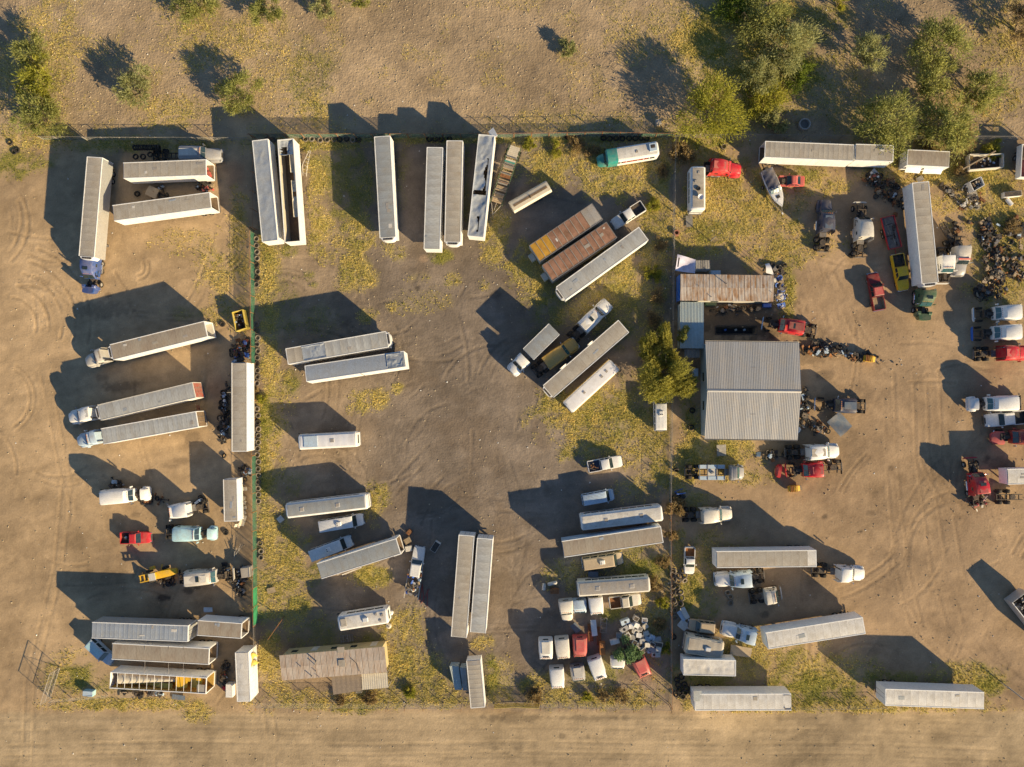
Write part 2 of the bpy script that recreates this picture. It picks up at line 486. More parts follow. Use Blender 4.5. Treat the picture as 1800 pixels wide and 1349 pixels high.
GREEN = [(465, 740, 10, 40, .9), (463, 860, 10, 40, .8), (600, 300, 50, 60, .6), (1060, 720, 60, 40, .5), (1090, 560, 50, 60, .5), (1340, 90, 110, 80, 1), (1400, 140, 50, 40, 1), (1250, 70, 60, 75, .9), (1330, 180, 60, 30, 1), (1450, 30, 60, 30, .5), (1250, 230, 70, 20, .8), (1600, 235, 120, 14, .7), (545, 130, 45, 65, .4), (30, 285, 55, 28, .8), (1380, 120, 60, 60, .6), (1310, 60, 90, 70, .45), (1250, 90, 50, 60, .5), (60, 180, 50, 80, .4), (1560, 210, 90, 40, .35), (1460, 190, 50, 30, .25),
         (250, 252, 160, 14, .6), (535, 258, 25, 12, .9), (620, 340, 45, 60, .6), (610, 290, 40, 40, .5), (470, 425, 20, 30, .5), (510, 440, 14, 14, .7), (778, 450, 22, 12, .9), (603, 400, 10, 8, .6), (545, 485, 8, 8, .8), (553, 500, 7, 6, .7),
         (510, 670, 20, 22, .6), (470, 750, 12, 20, .9), (462, 790, 10, 60, .6), (560, 560, 40, 30, .3), (700, 300, 18, 80, .3), (820, 330, 10, 90, .4),
         (1100, 720, 40, 55, .55), (965, 545, 45, 50, .5), (1095, 470, 30, 20, .5), (1120, 580, 40, 40, .35), (660, 1010, 30, 16, .6), (555, 1010, 14, 18, .8), (525, 1060, 20, 14, .6), (640, 1125, 30, 16, .5), (720, 1180, 40, 40, .4),
         (865, 1185, 14, 40, .9), (555, 1120, 60, 30, .4), (1135, 1000, 42, 26, 1), (1085, 1080, 30, 14, .8), (1060, 1180, 40, 22, .6), (1110, 960, 40, 20, .4), (1020, 1190, 30, 20, .5), (920, 1200, 10, 10, .5),
         (1285, 300, 60, 30, .5), (1250, 405, 30, 20, .6), (1400, 305, 45, 16, .7), (1380, 350, 40, 40, .35), (1255, 250, 60, 14, .8), (1260, 785, 45, 22, .6), (1215, 820, 20, 40, .6), (1210, 720, 16, 60, .6), (1385, 500, 16, 50, .6),
         (1212, 1045, 24, 45, .8), (1230, 1065, 40, 30, .5), (1255, 960, 60, 25, .35), (1430, 1205, 110, 28, .9), (1390, 1150, 30, 40, .5), (1740, 1195, 32, 26, .8), (1570, 1192, 80, 12, .6), (1240, 1190, 60, 50, .7), (1310, 1150, 60, 30, .4),
         (1720, 300, 100, 30, .5), (1760, 430, 60, 110, .5), (1630, 250, 100, 20, .4), (130, 1195, 50, 28, .9), (200, 1205, 60, 12, .5), (330, 550, 40, 12, .35), (430, 560, 10, 30, .5), (620, 1245, 60, 12, .7), (1300, 1236, 100, 9, .6), (860, 245, 380, 7, .5), (500, 850, 40, 30, .4), (490, 540, 40, 60, .3)]


def cover(px, py, blobs, k):
    wob = (fbm(px, py, 22, k, 4) - 0.5) * 1.3
    t = np.zeros_like(px)
    for cx, cy, rx, ry, a in blobs:
        q = np.hypot((px - cx) / rx, (py - cy) / ry) + wob
        t = np.maximum(t, min(1, a * 1.2) * sstep(1.25, 0.45, q))
    return t


def lot(px, py, x0, y0, x1, y1, w=8.0):
    n = (fbm(px, py, 30, 31, 3) - .5) * 24
    return sstep(x0 - w, x0 + w, px + n) * sstep(x1 + w, x1 - w, px + n) * sstep(y0 - w, y0 + w, py + n) * sstep(y1 + w, y1 - w, py + n)


def mix(c, col, a):
    return c + (np.array(col) - c) * a[..., None]


def tracks_field(px, py):
    """wheel ruts: depth -1..1 from polylines in photo pixels"""
    out = np.zeros_like(px)

    def arc(cx, cy, r, a0, a1, n=18):
        return [(cx + r * math.cos(R(a0 + (a1 - a0) * i / n)), cy + r * math.sin(R(a0 + (a1 - a0) * i / n))) for i in range(n + 1)]
    lines = []
    for r in (50, 70, 92, 114, 138):
        lines.append((arc(10 + r * .08, 575 - r * .05, r, -85 + r * .1, 15), 0.75))
    for r in (58, 66):
        lines.append((arc(-5, 700, r, -60, 60), 0.5))
    lines += [(arc(800, 795, r, 180, 330), 0.4) for r in (86, 112)]
    lines += [(arc(500, 540, r, -150, -40), 0.6) for r in (46, 60, 68)]
    lines += [(arc(560, 870, r, -160, -30), 0.6) for r in (70, 92)]
    lines += [(arc(380, 430, r, -70, 60), .7) for r in (30, 38, 46, 54)]
    lines += [(arc(240, 470, r, -30, 80), .6) for r in (14, 22)]
    for dx in (0, 18, 52, 75, 98):
        lines.append(([(1553 + dx, 655), (1556 + dx, 720), (1558 + dx, 800), (1564 + dx * 1.1, 880), (1575 + dx * 1.2, 1000), (1600 + dx * 1.25, 1100), (1690 + dx, 1190)], .38))
    for dx in (0, 17):
        lines.append(([(1545 + dx, 650), (1500 + dx, 590), (1450 + dx, 480)], .5))
    for dy in (0, 20):
        lines.append(([(880, 1180 + dy / 4), (900, 1060), (905 + dy, 960), (900 + dy, 880), (870 + dy, 800)], .35))
    for y, a in ((1262, .25), (1283, .3), (1308, .45), (1326, .4), (1334, .25)):
        lines.append(([(0, y + 4), (300, y - 3), (650, y + 2), (900, y - 3), (1250, y + 1), (1500, y), (1800, y + 14)], a))
    for dx in (0, 16):
        lines.append(([(462 + dx, 1240), (470 + dx, 1290), (468 + dx, 1349)], .5))
        lines.append(([(40 + dx, 1349), (45 + dx, 1200), (95 + dx, 1000), (110 + dx, 850), (70 + dx, 650), (60 + dx, 520)], .35))
    for y in (300, 340):
        lines.append(([(1090, y), (1030, y + 20), (960, y + 5)], .4))
    rg = random.Random(77)
    for (x0, y0, x1, y1), cnt, amp in (((560, 480, 1000, 1180), 70, .6), ((460, 420, 700, 1000), 14, .5), ((20, 300, 420, 1200), 46, .55), ((1420, 460, 1790, 1180), 46, .55), ((0, 1255, 1800, 1349), 14, .25), ((850, 850, 960, 1240), 8, .5)):
        for q in range(cnt):
            cx, cy = rg.uniform(x0, x1), rg.uniform(y0, y1)
            th = rg.uniform(0, 2 * PI) if y0 < 1200 else rg.choice((0, PI)) + rg.uniform(-.06, .06)
            cur = rg.uniform(-.012, .012) if y0 < 1200 else rg.uniform(-.0006, .0006)
            ln = rg.uniform(40, 190)
            k = int(ln / 8)
            for off in (0, rg.choice((18, 20, 8, 0))):
                x, y, h_ = cx - off * math.sin(th), cy + off * math.cos(th), th
                pts = []
                for s in range(k):
                    pts.append((x, y))
                    x += 8 * math.cos(h_); y += 8 * math.sin(h_); h_ += 8 * cur
                lines.append((pts, amp * rg.uniform(.4, 1.1)))
                if off == 0 and k % 3 == 0:
                    break
    for pts, a in lines:
        xs = [p[0] for p in pts]; ys = [p[1] for p in pts]
        m = (px > min(xs) - 8) & (px < max(xs) + 8) & (py > min(ys) - 8) & (py < max(ys) + 8)
        if not m.any():
            continue
        x, y = px[m], py[m]
        d = np.full(x.shape, 99.0)
        for (ax, ay), (bx, by) in zip(pts[:-1], pts[1:]):
            ex, ey = bx - ax, by - ay
            t = np.clip(((x - ax) * ex + (y - ay) * ey) / (ex * ex + ey * ey), 0, 1)
            d = np.minimum(d, np.hypot(x - ax - t * ex, y - ay - t * ey))
        d = d + (fbm(x, y, 9, 40, 2) - .5) * 2.5
        f = -np.exp(-(d / 2.2) ** 2) + 0.6 * np.exp(-((d - 4.4) / 1.8) ** 2)
        f *= a * sstep(0.2, 0.55, fbm(x, y, 40, 41, 2))
        cur = out[m]
        out[m] = np.where(np.abs(f) > np.abs(cur), f, cur)
    return out


OIL = [(287, 1051, 11, 7, 1), (330, 1038, 10, 6, .8), (347, 1034, 8, 4, .7), (190, 520, 6, 5, .5), (210, 680, 30, 10, .55), (180, 664, 14, 6, .4), (735, 508, 6, 5, .8), (722, 511, 4, 3, .6), (1735, 806, 6, 6, .8), (1745, 808, 3, 3, .6),
       (1567, 823, 5, 5, .5), (340, 770, 14, 12, .5), (320, 810, 22, 6, .35), (300, 820, 16, 5, .35), (240, 905, 10, 8, .4), (1449, 907, 6, 5, .7), (1531, 901, 7, 6, .5), (1513, 934, 4, 4, .8), (1590, 660, 40, 30, .25), (1450, 660, 16, 12, .5),
       (1300, 560, 110, 40, .75), (1420, 610, 60, 30, .5), (1480, 700, 60, 30, .35), (880, 840, 80, 40, .2), (988, 1294, 8, 6, .5), (910, 1316, 10, 8, .45), (868, 1316, 8, 5, .4), (1034, 1295, 5, 5, .4), (905, 1262, 60, 10, .5), (1040, 1263, 60, 6, .4),
       (610, 540, 30, 40, .4), (180, 545, 60, 16, .4), (1760, 815, 30, 12, .4), (1345, 1080, 8, 6, .6), (1690, 500, 40, 30, .25), (760, 620, 90, 70, .15), (1540, 1170, 60, 12, .2), (870, 520, 10, 10, .6), (700, 760, 40, 14, .25), (840, 700, 60, 40, .18)]
BARE = [(745, 455, 10, 8, .7, (.36, .25, .16)), (1145, 630, 16, 20, .9, (.42, .22, .11)), (1170, 600, 14, 60, .25, (.3, .2, .12)), (410, 310, 22, 30, .5, (.38, .22, .12)), (780, 1160, 30, 14, .6, (.36, .25, .17)), (1390, 1180, 25, 30, .5, (.36, .26, .17)), (1120, 1215, 34, 12, .7, (.36, .26, .18))]


def ground_fields(X, Y):
    px, py = W2P(X, Y)
    sand = np.array((0.405, 0.285, 0.165))
    c = np.broadcast_to(sand, px.shape + (3,)).copy()
    big = fbm(px, py, 160, 1, 4)
    med = fbm(px, py, 38, 5, 5, .6)
    sm = fbm(px, py, 9, 9, 3, .6)
    north = sstep(246, 234, py + (med - .5) * 10)
    c = mix(c, (0.36, 0.265, 0.165), north)
    centre = lot(px, py, 448, 240, 1184, 1248)
    c = mix(c, (0.232, 0.183, 0.138), centre * (0.55 + .45 * sstep(560, 700, px) * sstep(1180, 1000, px)))
    right = sstep(1184, 1192, px) * sstep(240, 250, py) * sstep(1250, 1240, py)
    c = mix(c, (0.36, 0.25, 0.15), right)
    road = sstep(1246, 1260, py + (med - .5) * 8)
    c = mix(c, (0.385, 0.288, 0.175), road)
    streak = fbm(px, py * 9, 90, 13, 4, .6)
    c *= (1 + (big - .5) * 0.55 + (med - .5) * 0.70 + (sm - .5) * 0.34)[..., None]
    c *= (1 + road * (streak - .5) * 0.42)[..., None]
    blot = sstep(.50, .66, fbm(px, py, 55, 27, 4, .6)) * (1 - road)
    c = mix(c, (0.17, 0.125, 0.085), blot * (.16 + .30 * centre + .10 * right))
    leftl = sstep(446, 430, px) * (1 - north) * (1 - road)
    st2 = fbm(px * 1.0, py * 5 + px * 1.2, 60, 17, 4, .6)
    c *= (1 + leftl * (st2 - .5) * .35 + centre * (st2 - .5) * .4)[..., None]
    for cx, cy, rx, ry, a, col in BARE:
        q = np.hypot((px - cx) / rx, (py - cy) / ry) + (med - .5) * 1.2
        c = mix(c, col, a * sstep(1.1, .4, q))
    oil = np.zeros_like(px)
    for cx, cy, rx, ry, a in OIL:
        q = np.hypot((px - cx) / rx, (py - cy) / ry) + (fbm(px, py, 7, 23, 3) - .5) * 1.3
        oil = np.maximum(oil, a * sstep(1.2, .55, q))
    c = mix(c, (0.06, 0.048, 0.038), oil * .85)
    dry = cover(px, py, DRY, 2) * (0.25 + .75 * sstep(.34, .56, fbm(px, py, 13, 3, 4, .7)))
    grn = cover(px, py, GREEN, 4) * (0.25 + .75 * sstep(.34, .56, fbm(px, py, 14, 6, 4, .7)))
    # a thin scatter of dry stubble over the open field to the north
    dry = np.maximum(dry, north * .17 * sstep(.5, .72, fbm(px, py, 45, 8, 4, .6)))
    c = mix(c, (0.45, 0.36, 0.11), dry * .76)
    c = mix(c, (0.19, 0.195, 0.025), grn * .74)
    tr = tracks_field(px, py)
    c *= (1 + np.clip(tr, -1, .5) * 0.30)[..., None]
    z = tr * 0.10 + (med - .5) * .05 + (sm - .5) * .035 * (1 + north) + road * (streak - .5) * .012
    return c, dry, grn, z, north, centre, oil


def axis_lines(a, b, st):
    core = list(np.arange(a, b + 1e-6, st))
    lo, hi, d = [], [], st
    x = a
    while x > -2600:
        d *= 1.45
        x -= d
        lo.append(x)
    d, x = st, core[-1]
    while x < 2600:
        d *= 1.45
        x += d
        hi.append(x)
    return np.array(lo[::-1] + core + hi)


gx = axis_lines(-96, 90, 0.28)
gy = axis_lines(-70, 72, 0.28)
GX, GY = np.meshgrid(gx, gy, indexing='ij')
gc, gdry, ggrn, gz, gnorth, gcentre, goil = ground_fields(GX, GY)
PIT = (P(1259, 574.5), P(1329, 587))
pit = (GX > PIT[0].x) & (GX < PIT[1].x) & (GY > PIT[1].y) & (GY < PIT[0].y)
gz = np.where(pit, -1.6, gz)
nx_, ny_ = GX.shape
me = bpy.data.meshes.new('ground')
idx = np.arange(nx_ * ny_).reshape(nx_, ny_)
quads = np.stack([idx[:-1, :-1], idx[1:, :-1], idx[1:, 1:], idx[:-1, 1:]], -1).reshape(-1, 4)
me.vertices.add(nx_ * ny_)
me.vertices.foreach_set('co', np.stack([GX, GY, gz], -1).astype(np.float32).ravel())
me.loops.add(quads.size)
me.loops.foreach_set('vertex_index', quads.astype(np.int32).ravel())
me.polygons.add(len(quads))
me.polygons.foreach_set('loop_start', (np.arange(len(quads)) * 4).astype(np.int32))
me.update(calc_edges=True)
ca = me.color_attributes.new('soil', 'FLOAT_COLOR', 'POINT')
ca.data.foreach_set('color', np.concatenate([np.clip(gc, .02, .8), np.ones(gc.shape[:2] + (1,))], -1).astype(np.float32).ravel())
ra = me.attributes.new('lumps', 'FLOAT', 'POINT')
ra.data.foreach_set('value', np.clip(.38 + 1.0 * gnorth + .35 * gcentre + .5 * np.maximum(gdry, ggrn), 0, 1.8).astype(np.float32).ravel())
me.shade_smooth()
me.materials.append(None)
gm = bpy.data.materials.new('dirt')
gm.use_nodes = True
nt = gm.node_tree
Lk = nt.links.new
bs = nt.nodes['Principled BSDF']
bs.inputs['Roughness'].default_value = 0.95
bs.inputs['Specular IOR Level'].default_value = 0.1
at = _n(nt, 'ShaderNodeAttribute', attribute_name='soil')
al = _n(nt, 'ShaderNodeAttribute', attribute_name='lumps')
tc = _n(nt, 'ShaderNodeTexCoord')
f1 = _n(nt, 'ShaderNodeTexNoise'); f1.inputs['Scale'].default_value = 3.4; f1.inputs['Detail'].default_value = 8; f1.inputs['Roughness'].default_value = .68
f2 = _n(nt, 'ShaderNodeTexVoronoi'); f2.inputs['Scale'].default_value = 2.6
f3 = _n(nt, 'ShaderNodeTexNoise'); f3.inputs['Scale'].default_value = 0.8; f3.inputs['Detail'].default_value = 6
f4 = _n(nt, 'ShaderNodeTexNoise'); f4.inputs['Scale'].default_value = 9.0; f4.inputs['Detail'].default_value = 4
for f in (f1, f2, f3, f4):
    Lk(tc.outputs['Object'], f.inputs['Vector'])
v = _n(nt, 'ShaderNodeMapRange'); v.inputs['From Min'].default_value = .3; v.inputs['From Max'].default_value = .7
v.inputs['To Min'].default_value = .87; v.inputs['To Max'].default_value = 1.13
Lk(f1.outputs['Fac'], v.inputs['Value'])
w = _n(nt, 'ShaderNodeMapRange'); w.inputs['From Min'].default_value = .3; w.inputs['From Max'].default_value = .7
w.inputs['To Min'].default_value = .88; w.inputs['To Max'].default_value = 1.12
Lk(f4.outputs['Fac'], w.inputs['Value'])
vw = _n(nt, 'ShaderNodeMath', operation='MULTIPLY')
Lk(v.outputs[0], vw.inputs[0]); Lk(w.outputs[0], vw.inputs[1])
hs = _n(nt, 'ShaderNodeHueSaturation')
Lk(vw.outputs[0], hs.inputs['Value']); Lk(at.outputs['Color'], hs.inputs['Color'])
Lk(hs.outputs[0], bs.inputs['Base Color'])
ba = _n(nt, 'ShaderNodeMath', operation='MULTIPLY_ADD'); ba.inputs[1].default_value = -0.5
Lk(f2.outputs['Distance'], ba.inputs[0]); Lk(f1.outputs['Fac'], ba.inputs[2])
b1 = _n(nt, 'ShaderNodeMath', operation='MULTIPLY_ADD'); b1.inputs[1].default_value = 0.8
Lk(f3.outputs['Fac'], b1.inputs[0]); Lk(ba.outputs[0], b1.inputs[2])
b2 = _n(nt, 'ShaderNodeMath', operation='MULTIPLY')
Lk(b1.outputs[0], b2.inputs[0]); Lk(al.outputs['Fac'], b2.inputs[1])
bm_ = _n(nt, 'ShaderNodeBump'); bm_.inputs['Strength'].default_value = 0.9; bm_.inputs['Distance'].default_value = 0.065
Lk(b2.outputs[0], bm_.inputs['Height']); Lk(bm_.outputs[0], bs.inputs['Normal'])
MATS['dirt'] = gm
structure('ground', me, 'dirt')

# service pit lining
pc = (PIT[0] + PIT[1]) / 2
pt = thing('service_pit', 'black rectangular inspection pit in the oily ground north of the metal shop', 'pit', (pc.x, pc.y, 0))
hx, hy = (PIT[1].x - PIT[0].x) / 2 + .05, (PIT[0].y - PIT[1].y) / 2 + .05
for nm, bx in (('pit_edge', (-hx - .15, hx + .15, hy, hy + .15)), ('pit_edge', (-hx - .15, hx + .15, -hy - .15, -hy)), ('pit_edge', (-hx - .15, -hx, -hy, hy)), ('pit_edge', (hx, hx + .15, -hy, hy))):
    ob(nm, MB().box(bx[0], bx[1], bx[2], bx[3], -1.6, .03), 'grime', pt)
ob('pit_floor', MB().box(-hx, hx, -hy, hy, -1.6, -1.5), 'black', pt)
for x, m_ in ((-1.6, 'tarp_blue'), (.1, 'off_white'), (1.5, 'pale_blue')):
    ob('pit_step', MB().obox((x, .1, -.6), (.35, .3, .25), rz=.4), m_, pt)


# ------------------------------------------------------------------ grass, weeds, stones and litter (uncountable)
def scatter_grass(name, label, n, dens, tone0, tone1, size, seed, cat='grass'):
    rng = np.random.default_rng(seed)
    X = rng.uniform(-94, 88, n); Y = rng.uniform(-68, 70, n)
    px, py = W2P(X, Y)
    inside = (px > -40) & (px < 1840) & (py > -40) & (py < 1390)
    X, Y = X[inside], Y[inside]
    xi = np.clip(np.searchsorted(gx, X), 0, nx_ - 1); yi = np.clip(np.searchsorted(gy, Y), 0, ny_ - 1)
    d = dens[xi, yi]
    keep = rng.random(len(X)) < d ** 1.0
    X, Y, xi, yi, d = X[keep], Y[keep], xi[keep], yi[keep], d[keep]
    Z = gz[xi, yi]
    k = len(X)
    NB = 4
    a = rng.uniform(0, 2 * PI, (k, NB)); r = rng.uniform(.4, 1.0, (k, NB)) * size * rng.uniform(.6, 1.3, (k, 1)); hgt = r * rng.uniform(.5, .95, (k, NB))
    wd = r * rng.uniform(.10, .20, (k, NB))
    ca_, sa_ = np.cos(a), np.sin(a)
    B = np.stack([X, Y, Z], -1)[:, None, :]
    p0 = B + np.stack([-sa_ * wd, ca_ * wd, 0 * a], -1)
    p1 = B + np.stack([sa_ * wd, -ca_ * wd, 0 * a], -1)
    p2 = B + np.stack([ca_ * r * .62, sa_ * r * .62, hgt], -1)
    V = np.stack([p0, p1, p2], 2).reshape(-1, 3).astype(np.float32)
    m = bpy.data.meshes.new(name)
    nf = k * NB
    m.vertices.add(nf * 3); m.vertices.foreach_set('co', V.ravel())
    m.loops.add(nf * 3); m.loops.foreach_set('vertex_index', np.arange(nf * 3, dtype=np.int32))
    m.polygons.add(nf); m.polygons.foreach_set('loop_start', np.arange(nf, dtype=np.int32) * 3)
    m.update(calc_edges=True)
    t = np.clip(tone0 + (tone1 - tone0) * (.6 * fbm(X, Y, 2.5, 20, 3) + .4 * rng.random(k)), 0, 1)
    A = m.attributes.new('tone', 'FLOAT', 'POINT')
    A.data.foreach_set('value', np.repeat(t, NB * 3).astype(np.float32))
    m.materials.append(None)
    o = ob(name, m, 'grass_blades')
    return tag(o, label, cat, kind='stuff')


scatter_grass('dry_grass', 'straw coloured dry grass and stubble in patches across the yard', 900000, np.clip(gdry, 0, 1), -.05, 1.35, .33, 1)
scatter_grass('green_grass', 'short green weeds and grass in the damp patches of the yard', 520000, np.clip(ggrn, 0, 1), -.15, .7, .28, 2)


def bits(name, label, cat, n, size, m, seed, zone, flat=.5):
    rng = np.random.default_rng(seed)
    V, Fc = [], []
    base = np.array([(1, 0, 0), (-.5, .87, 0), (-.5, -.87, 0), (0, 0, 1)])
    fl = np.array([(0, 1, 3), (1, 2, 3), (2, 0, 3)])
    i = 0
    tries = 0
    while i < n and tries < n * 60:
        tries += 1
        px, py = rng.uniform(0, 1800), rng.uniform(0, 1349)
        if not zone(px, py, rng):
            continue
        p = P(px, py)
        s = size * rng.uniform(.4, 1.4)
        a = rng.uniform(0, 6.28)
        R2 = np.array([[math.cos(a), -math.sin(a), 0], [math.sin(a), math.cos(a), 0], [0, 0, flat]])
        V.append((base * s * rng.uniform(.6, 1.2, (4, 1))) @ R2.T + np.array([p.x, p.y, .02]))
        Fc.append(fl + 4 * i)
        i += 1
    m_ = bpy.data.meshes.new(name)
    m_.from_pydata(np.concatenate(V).tolist(), [], np.concatenate(Fc).tolist())
    m_.materials.append(None)
    return tag(ob(name, m_, m), label, cat, kind='stuff')


bits('field_stones', 'small stones and clods strewn over the bare field behind the yard', 'stones', 6500, .13, 'brick_tan', 3, lambda x, y, r: y < 235 or r.random() < .12, .7)
bits('yard_clods', 'dark clods and gravel strewn over the bare dirt of the lots', 'gravel', 2600, .075, 'wood_grey', 9, lambda x, y, r: 260 < y < 1240 or r.random() < .3, .5)
bits('litter_scraps', 'white scraps of litter scattered over the ground', 'litter', 420, .13, 'white_paint', 4,
     lambda x, y, r: r.random() < (.5 if (225 < y < 262 or abs(x - 1183) < 20 or abs(y - 1240) < 8) else .12), .6)


# ------------------------------------------------------------------ wheels and tyres
def ring(r0, r1, w, n=18):
    """tyre-like ring about the y axis"""
    prof = [(r0, -w * .38), (r0 + (r1 - r0) * .55, -w * .5), (r1 * .97, -w * .36), (r1, 0), (r1 * .97, w * .36), (r0 + (r1 - r0) * .55, w * .5), (r0, w * .38), (r0 * .96, 0)]
    m = MB()
    k = len(prof)
    for i in range(n):
        t = 2 * PI * i / n
        m.v += [(r * math.cos(t), y, r * math.sin(t)) for r, y in prof]
    for i in range(n):
        for j in range(k):
            a, b = i * k + j, i * k + (j + 1) % k
            c, d = ((i + 1) % n) * k + (j + 1) % k, ((i + 1) % n) * k + j
            m.f.append((a, b, c, d))
    return m


def rim_mb(r, w):
    m = MB().cyl((0, -w * .22, 0), (0, w * .22, 0), r, r, 14)
    m.cyl((0, -w * .4, 0), (0, w * .4, 0), r * .38, r * .3, 10)
    return m


def wheel(parent, x, y, r=.5, w=.3, rim='rim', z=None, rubber='rubber', rot=None):
    me = cached(('wheel', r, w), lambda: ring(r * .58, r, w))
    o = ob('wheel', me, rubber, parent, (x, y, r if z is None else z), rot)
    ob('rim', cached(('rim', r, w), lambda: rim_mb(r * .6, w)), rim, o)
    return o


def place(a, b, z):
    """root place and heading for a thing lying from rear point a to front point b (photo pixels, seen at height z)"""
    pa, pb = P(*a, z), P(*b, z)
    d = pb - pa
    return Vector((pa.x, pa.y, 0)), d.length, math.atan2(d.y, d.x)


# ------------------------------------------------------------------ trailers
def roof_panel_mb(L, w, seed, amp=1.0):
    rg = random.Random(seed)
    s1 = rg.uniform(-.014, .006)
    tl = rg.uniform(-.008, .008)
    ph = rg.uniform(0, 6)

    def fn(u, v):
        y = (v - .5) * w
        z = .045 * (1 - (2 * v - 1) ** 2) + amp * (s1 * math.sin(PI * u) + tl * (u - .5) + .005 * math.sin(5 * v + ph) * math.sin(PI * u))
        if u in (0, 1):
            z += .014 * amp
        return (u * L, y, z)
    return MB().grid(fn, 6, 8)


def crumpled_roof(L, w, seed, amp=.22, holes=()):
    def fn(u, v):
        x, y = u * L, (v - .5) * w
        xa, ya = np.array(x + seed * 3.3), np.array(y)
        q = abs(float(fbm(xa + ya * .7, ya - xa * .35, 2.2, seed, 3)) - .5) * 2
        q2 = float(fbm(xa, ya, .8, seed + 5, 2)) - .5
        e = math.sin(PI * v) ** .5 * (1 if .01 < u < .99 else .2)
        return (x, y, -amp * q * 1.6 * e + .1 * amp + q2 * amp * .35 * e)

    def keep(u, v):
        return not any(a < u < b and c + .08 * math.sin(30 * u) < v < d for a, b, c, d in holes)
    return MB().grid(fn, 90, 16, keep)


def trailer(rear, front, label, h=4.1, w=2.6, roofm='roof_tan', wallm='white_wall', pan=1.25, reefer=False, doors='shut', roof='panels', wheels=True,
            legs=True, deck=1.15, name='semi_trailer', cat='trailer', group=None, patches=(), holes=(), seed=None, amp=0.5, bow=0, rail='white_wall', floorm='plywood_floor', inner=None, lean=0.0, seams=None, doorm=None):
    seed = seed if seed is not None else int(rear[0] * 7 + rear[1])
    loc, L, rz = place(rear, front, h)
    t = thing(name, label, cat, loc, rz, group)
    if lean:
        t.rotation_euler.x = lean
    if seed % 3 == 0 and roofm in ('roof_tan', 'roof_grey'):
        roofm = {'roof_tan': 'roof_tan_dark', 'roof_grey': 'roof_grey_light'}[roofm]
    w2 = w / 2
    ob('floor', MB().box(.03, L - .03, -w2 + .06, w2 - .06, deck, deck + .12), floorm, t)
    for s in (-1, 1):
        y0, y1 = sorted((s * (w2 - .05), s * w2))
        m = MB().box(0, L, y0, y1, deck - .04, h - .10)
        k = max(3, int(L / 1.22))
        for i in range(1, k):
            x = L * i / k
            yy = sorted((s * w2, s * (w2 + .012)))
            m.box(x - .03, x + .03, yy[0], yy[1], deck, h - .12)
        sw = ob('side_wall', m, wallm, t)
        if inner:
            yi = sorted((s * (w2 - .10), s * (w2 - .052)))
            ob('wall_lining', MB().box(.05, L - .05, yi[0], yi[1], deck + .12, h - .16), inner, sw)
        ob('top_rail', MB().box(0, L, *sorted((s * (w2 - .09), s * (w2 + .02))), h - .10, h + .015), rail, t)
    ob('front_wall', MB().box(L - .05, L, -w2 + .05, w2 - .05, deck, h - .04), wallm, t)
    rf = MB().box(-.06, .06, -w2, w2, h - .16, h + .012)
    for s in (-1, 1):
        rf.box(-.06, .06, *sorted((s * (w2 - .10), s * (w2 + .01))), deck, h - .16)
    rf.box(-.06, .06, -w2, w2, deck - .12, deck)
    ob('rear_frame', rf, rail, t)
    for s in (-1, 1):
        if doors == 'shut':
            d = ob('rear_door', MB().box(-.05, -.0, *sorted((s * .01, s * (w2 - .1))), deck, h - .16), doorm or wallm, t)
            ob('lock_rod', MB().cyl((-.08, s * .35, deck - .05), (-.08, s * .35, h - .2), .022, n=5), 'galvanised', d)
        elif doors == 'open':
            d = ob('rear_door', MB().box(.0, 1.2, *sorted((s * (w2 + .05), s * (w2 + .10))), deck, h - .2), wallm, t)
    if roof == 'panels':
        n = max(2, round((L - .1) / pan))
        Lp = (L - .12) / n
        ms = [roof_panel_mb(Lp - .012, w - .16, seed * 10 + q, amp).mesh('roof_panel', 20) for q in range(4)]
        seam_me = MB().grid(lambda u, v: ((u - .5) * .09, (v - .5) * (w - .2), .03 + .045 * (1 - (2 * v - 1) ** 2)), 1, 8).mesh('roof_seam') if seams else None
        for i in range(n):
            pm = roofm
            for a, b, m_ in patches:
                if a <= (i + .5) / n <= b:
                    pm = m_
            ob('roof_panel', ms[(i * 7 + seed) % 4], pm, t, (.06 + i * Lp, 0, h - .02))
            if seams and i and not 0 < (i + .2) / n < .17:
                ob('roof_seam', seam_me, seams, t, (.05 + i * Lp, 0, h + .02))
    elif roof == 'crumple':
        ob('roof_skin', crumpled_roof(L - .1, w - .12, seed, .26 * amp, holes), roofm, t, (.05, 0, h - .02))
    if roof == 'panels':
        rq = random.Random(seed + 99)
        for i in range(rq.choice((0, 1, 1, 2, 3, 4))):
            x, y = rq.uniform(.6, L - 1.6), rq.uniform(-w2 + .3, w2 - .6)
            lx, ly = rq.uniform(.25, 1.1), rq.uniform(.2, .6)
            zc = h - .02 + .045 * (1 - (y / w2) ** 2) + .006
            ob('roof_patch', MB().obox((x, y, zc), (lx, ly, .03), rz=rq.uniform(-.1, .1)), rq.choice(('roof_silver', 'roof_white', 'roof_worn_grey', 'roof_tan', 'roof_grey')), t)
    if bow:
        for i in range(1, bow):
            ob('roof_bow', MB().box(-.022, .022, -w2 + .09, w2 - .09, -.05, 0), rail, t, (L * i / bow, 0, h - .03))
    ch = MB()
    for s in (-1, 1):
        ch.box(.3, L - .6, s * .45 - .06, s * .45 + .06, deck - .28, deck - .04)
    for i in range(int(L / 1.5)):
        ch.box(.5 + i * 1.5, .6 + i * 1.5, -w2 + .1, w2 - .1, deck - .14, deck - .045)
    ob('chassis', ch, 'steel_dark', t)
    ob('bumper', MB().box(-.02, .10, -w2 + .15, w2 - .15, .5, .62).box(-.0, .08, -.6, -.5, .6, deck - .05).box(-.0, .08, .5, .6, .6, deck - .05), 'steel_grey', t)
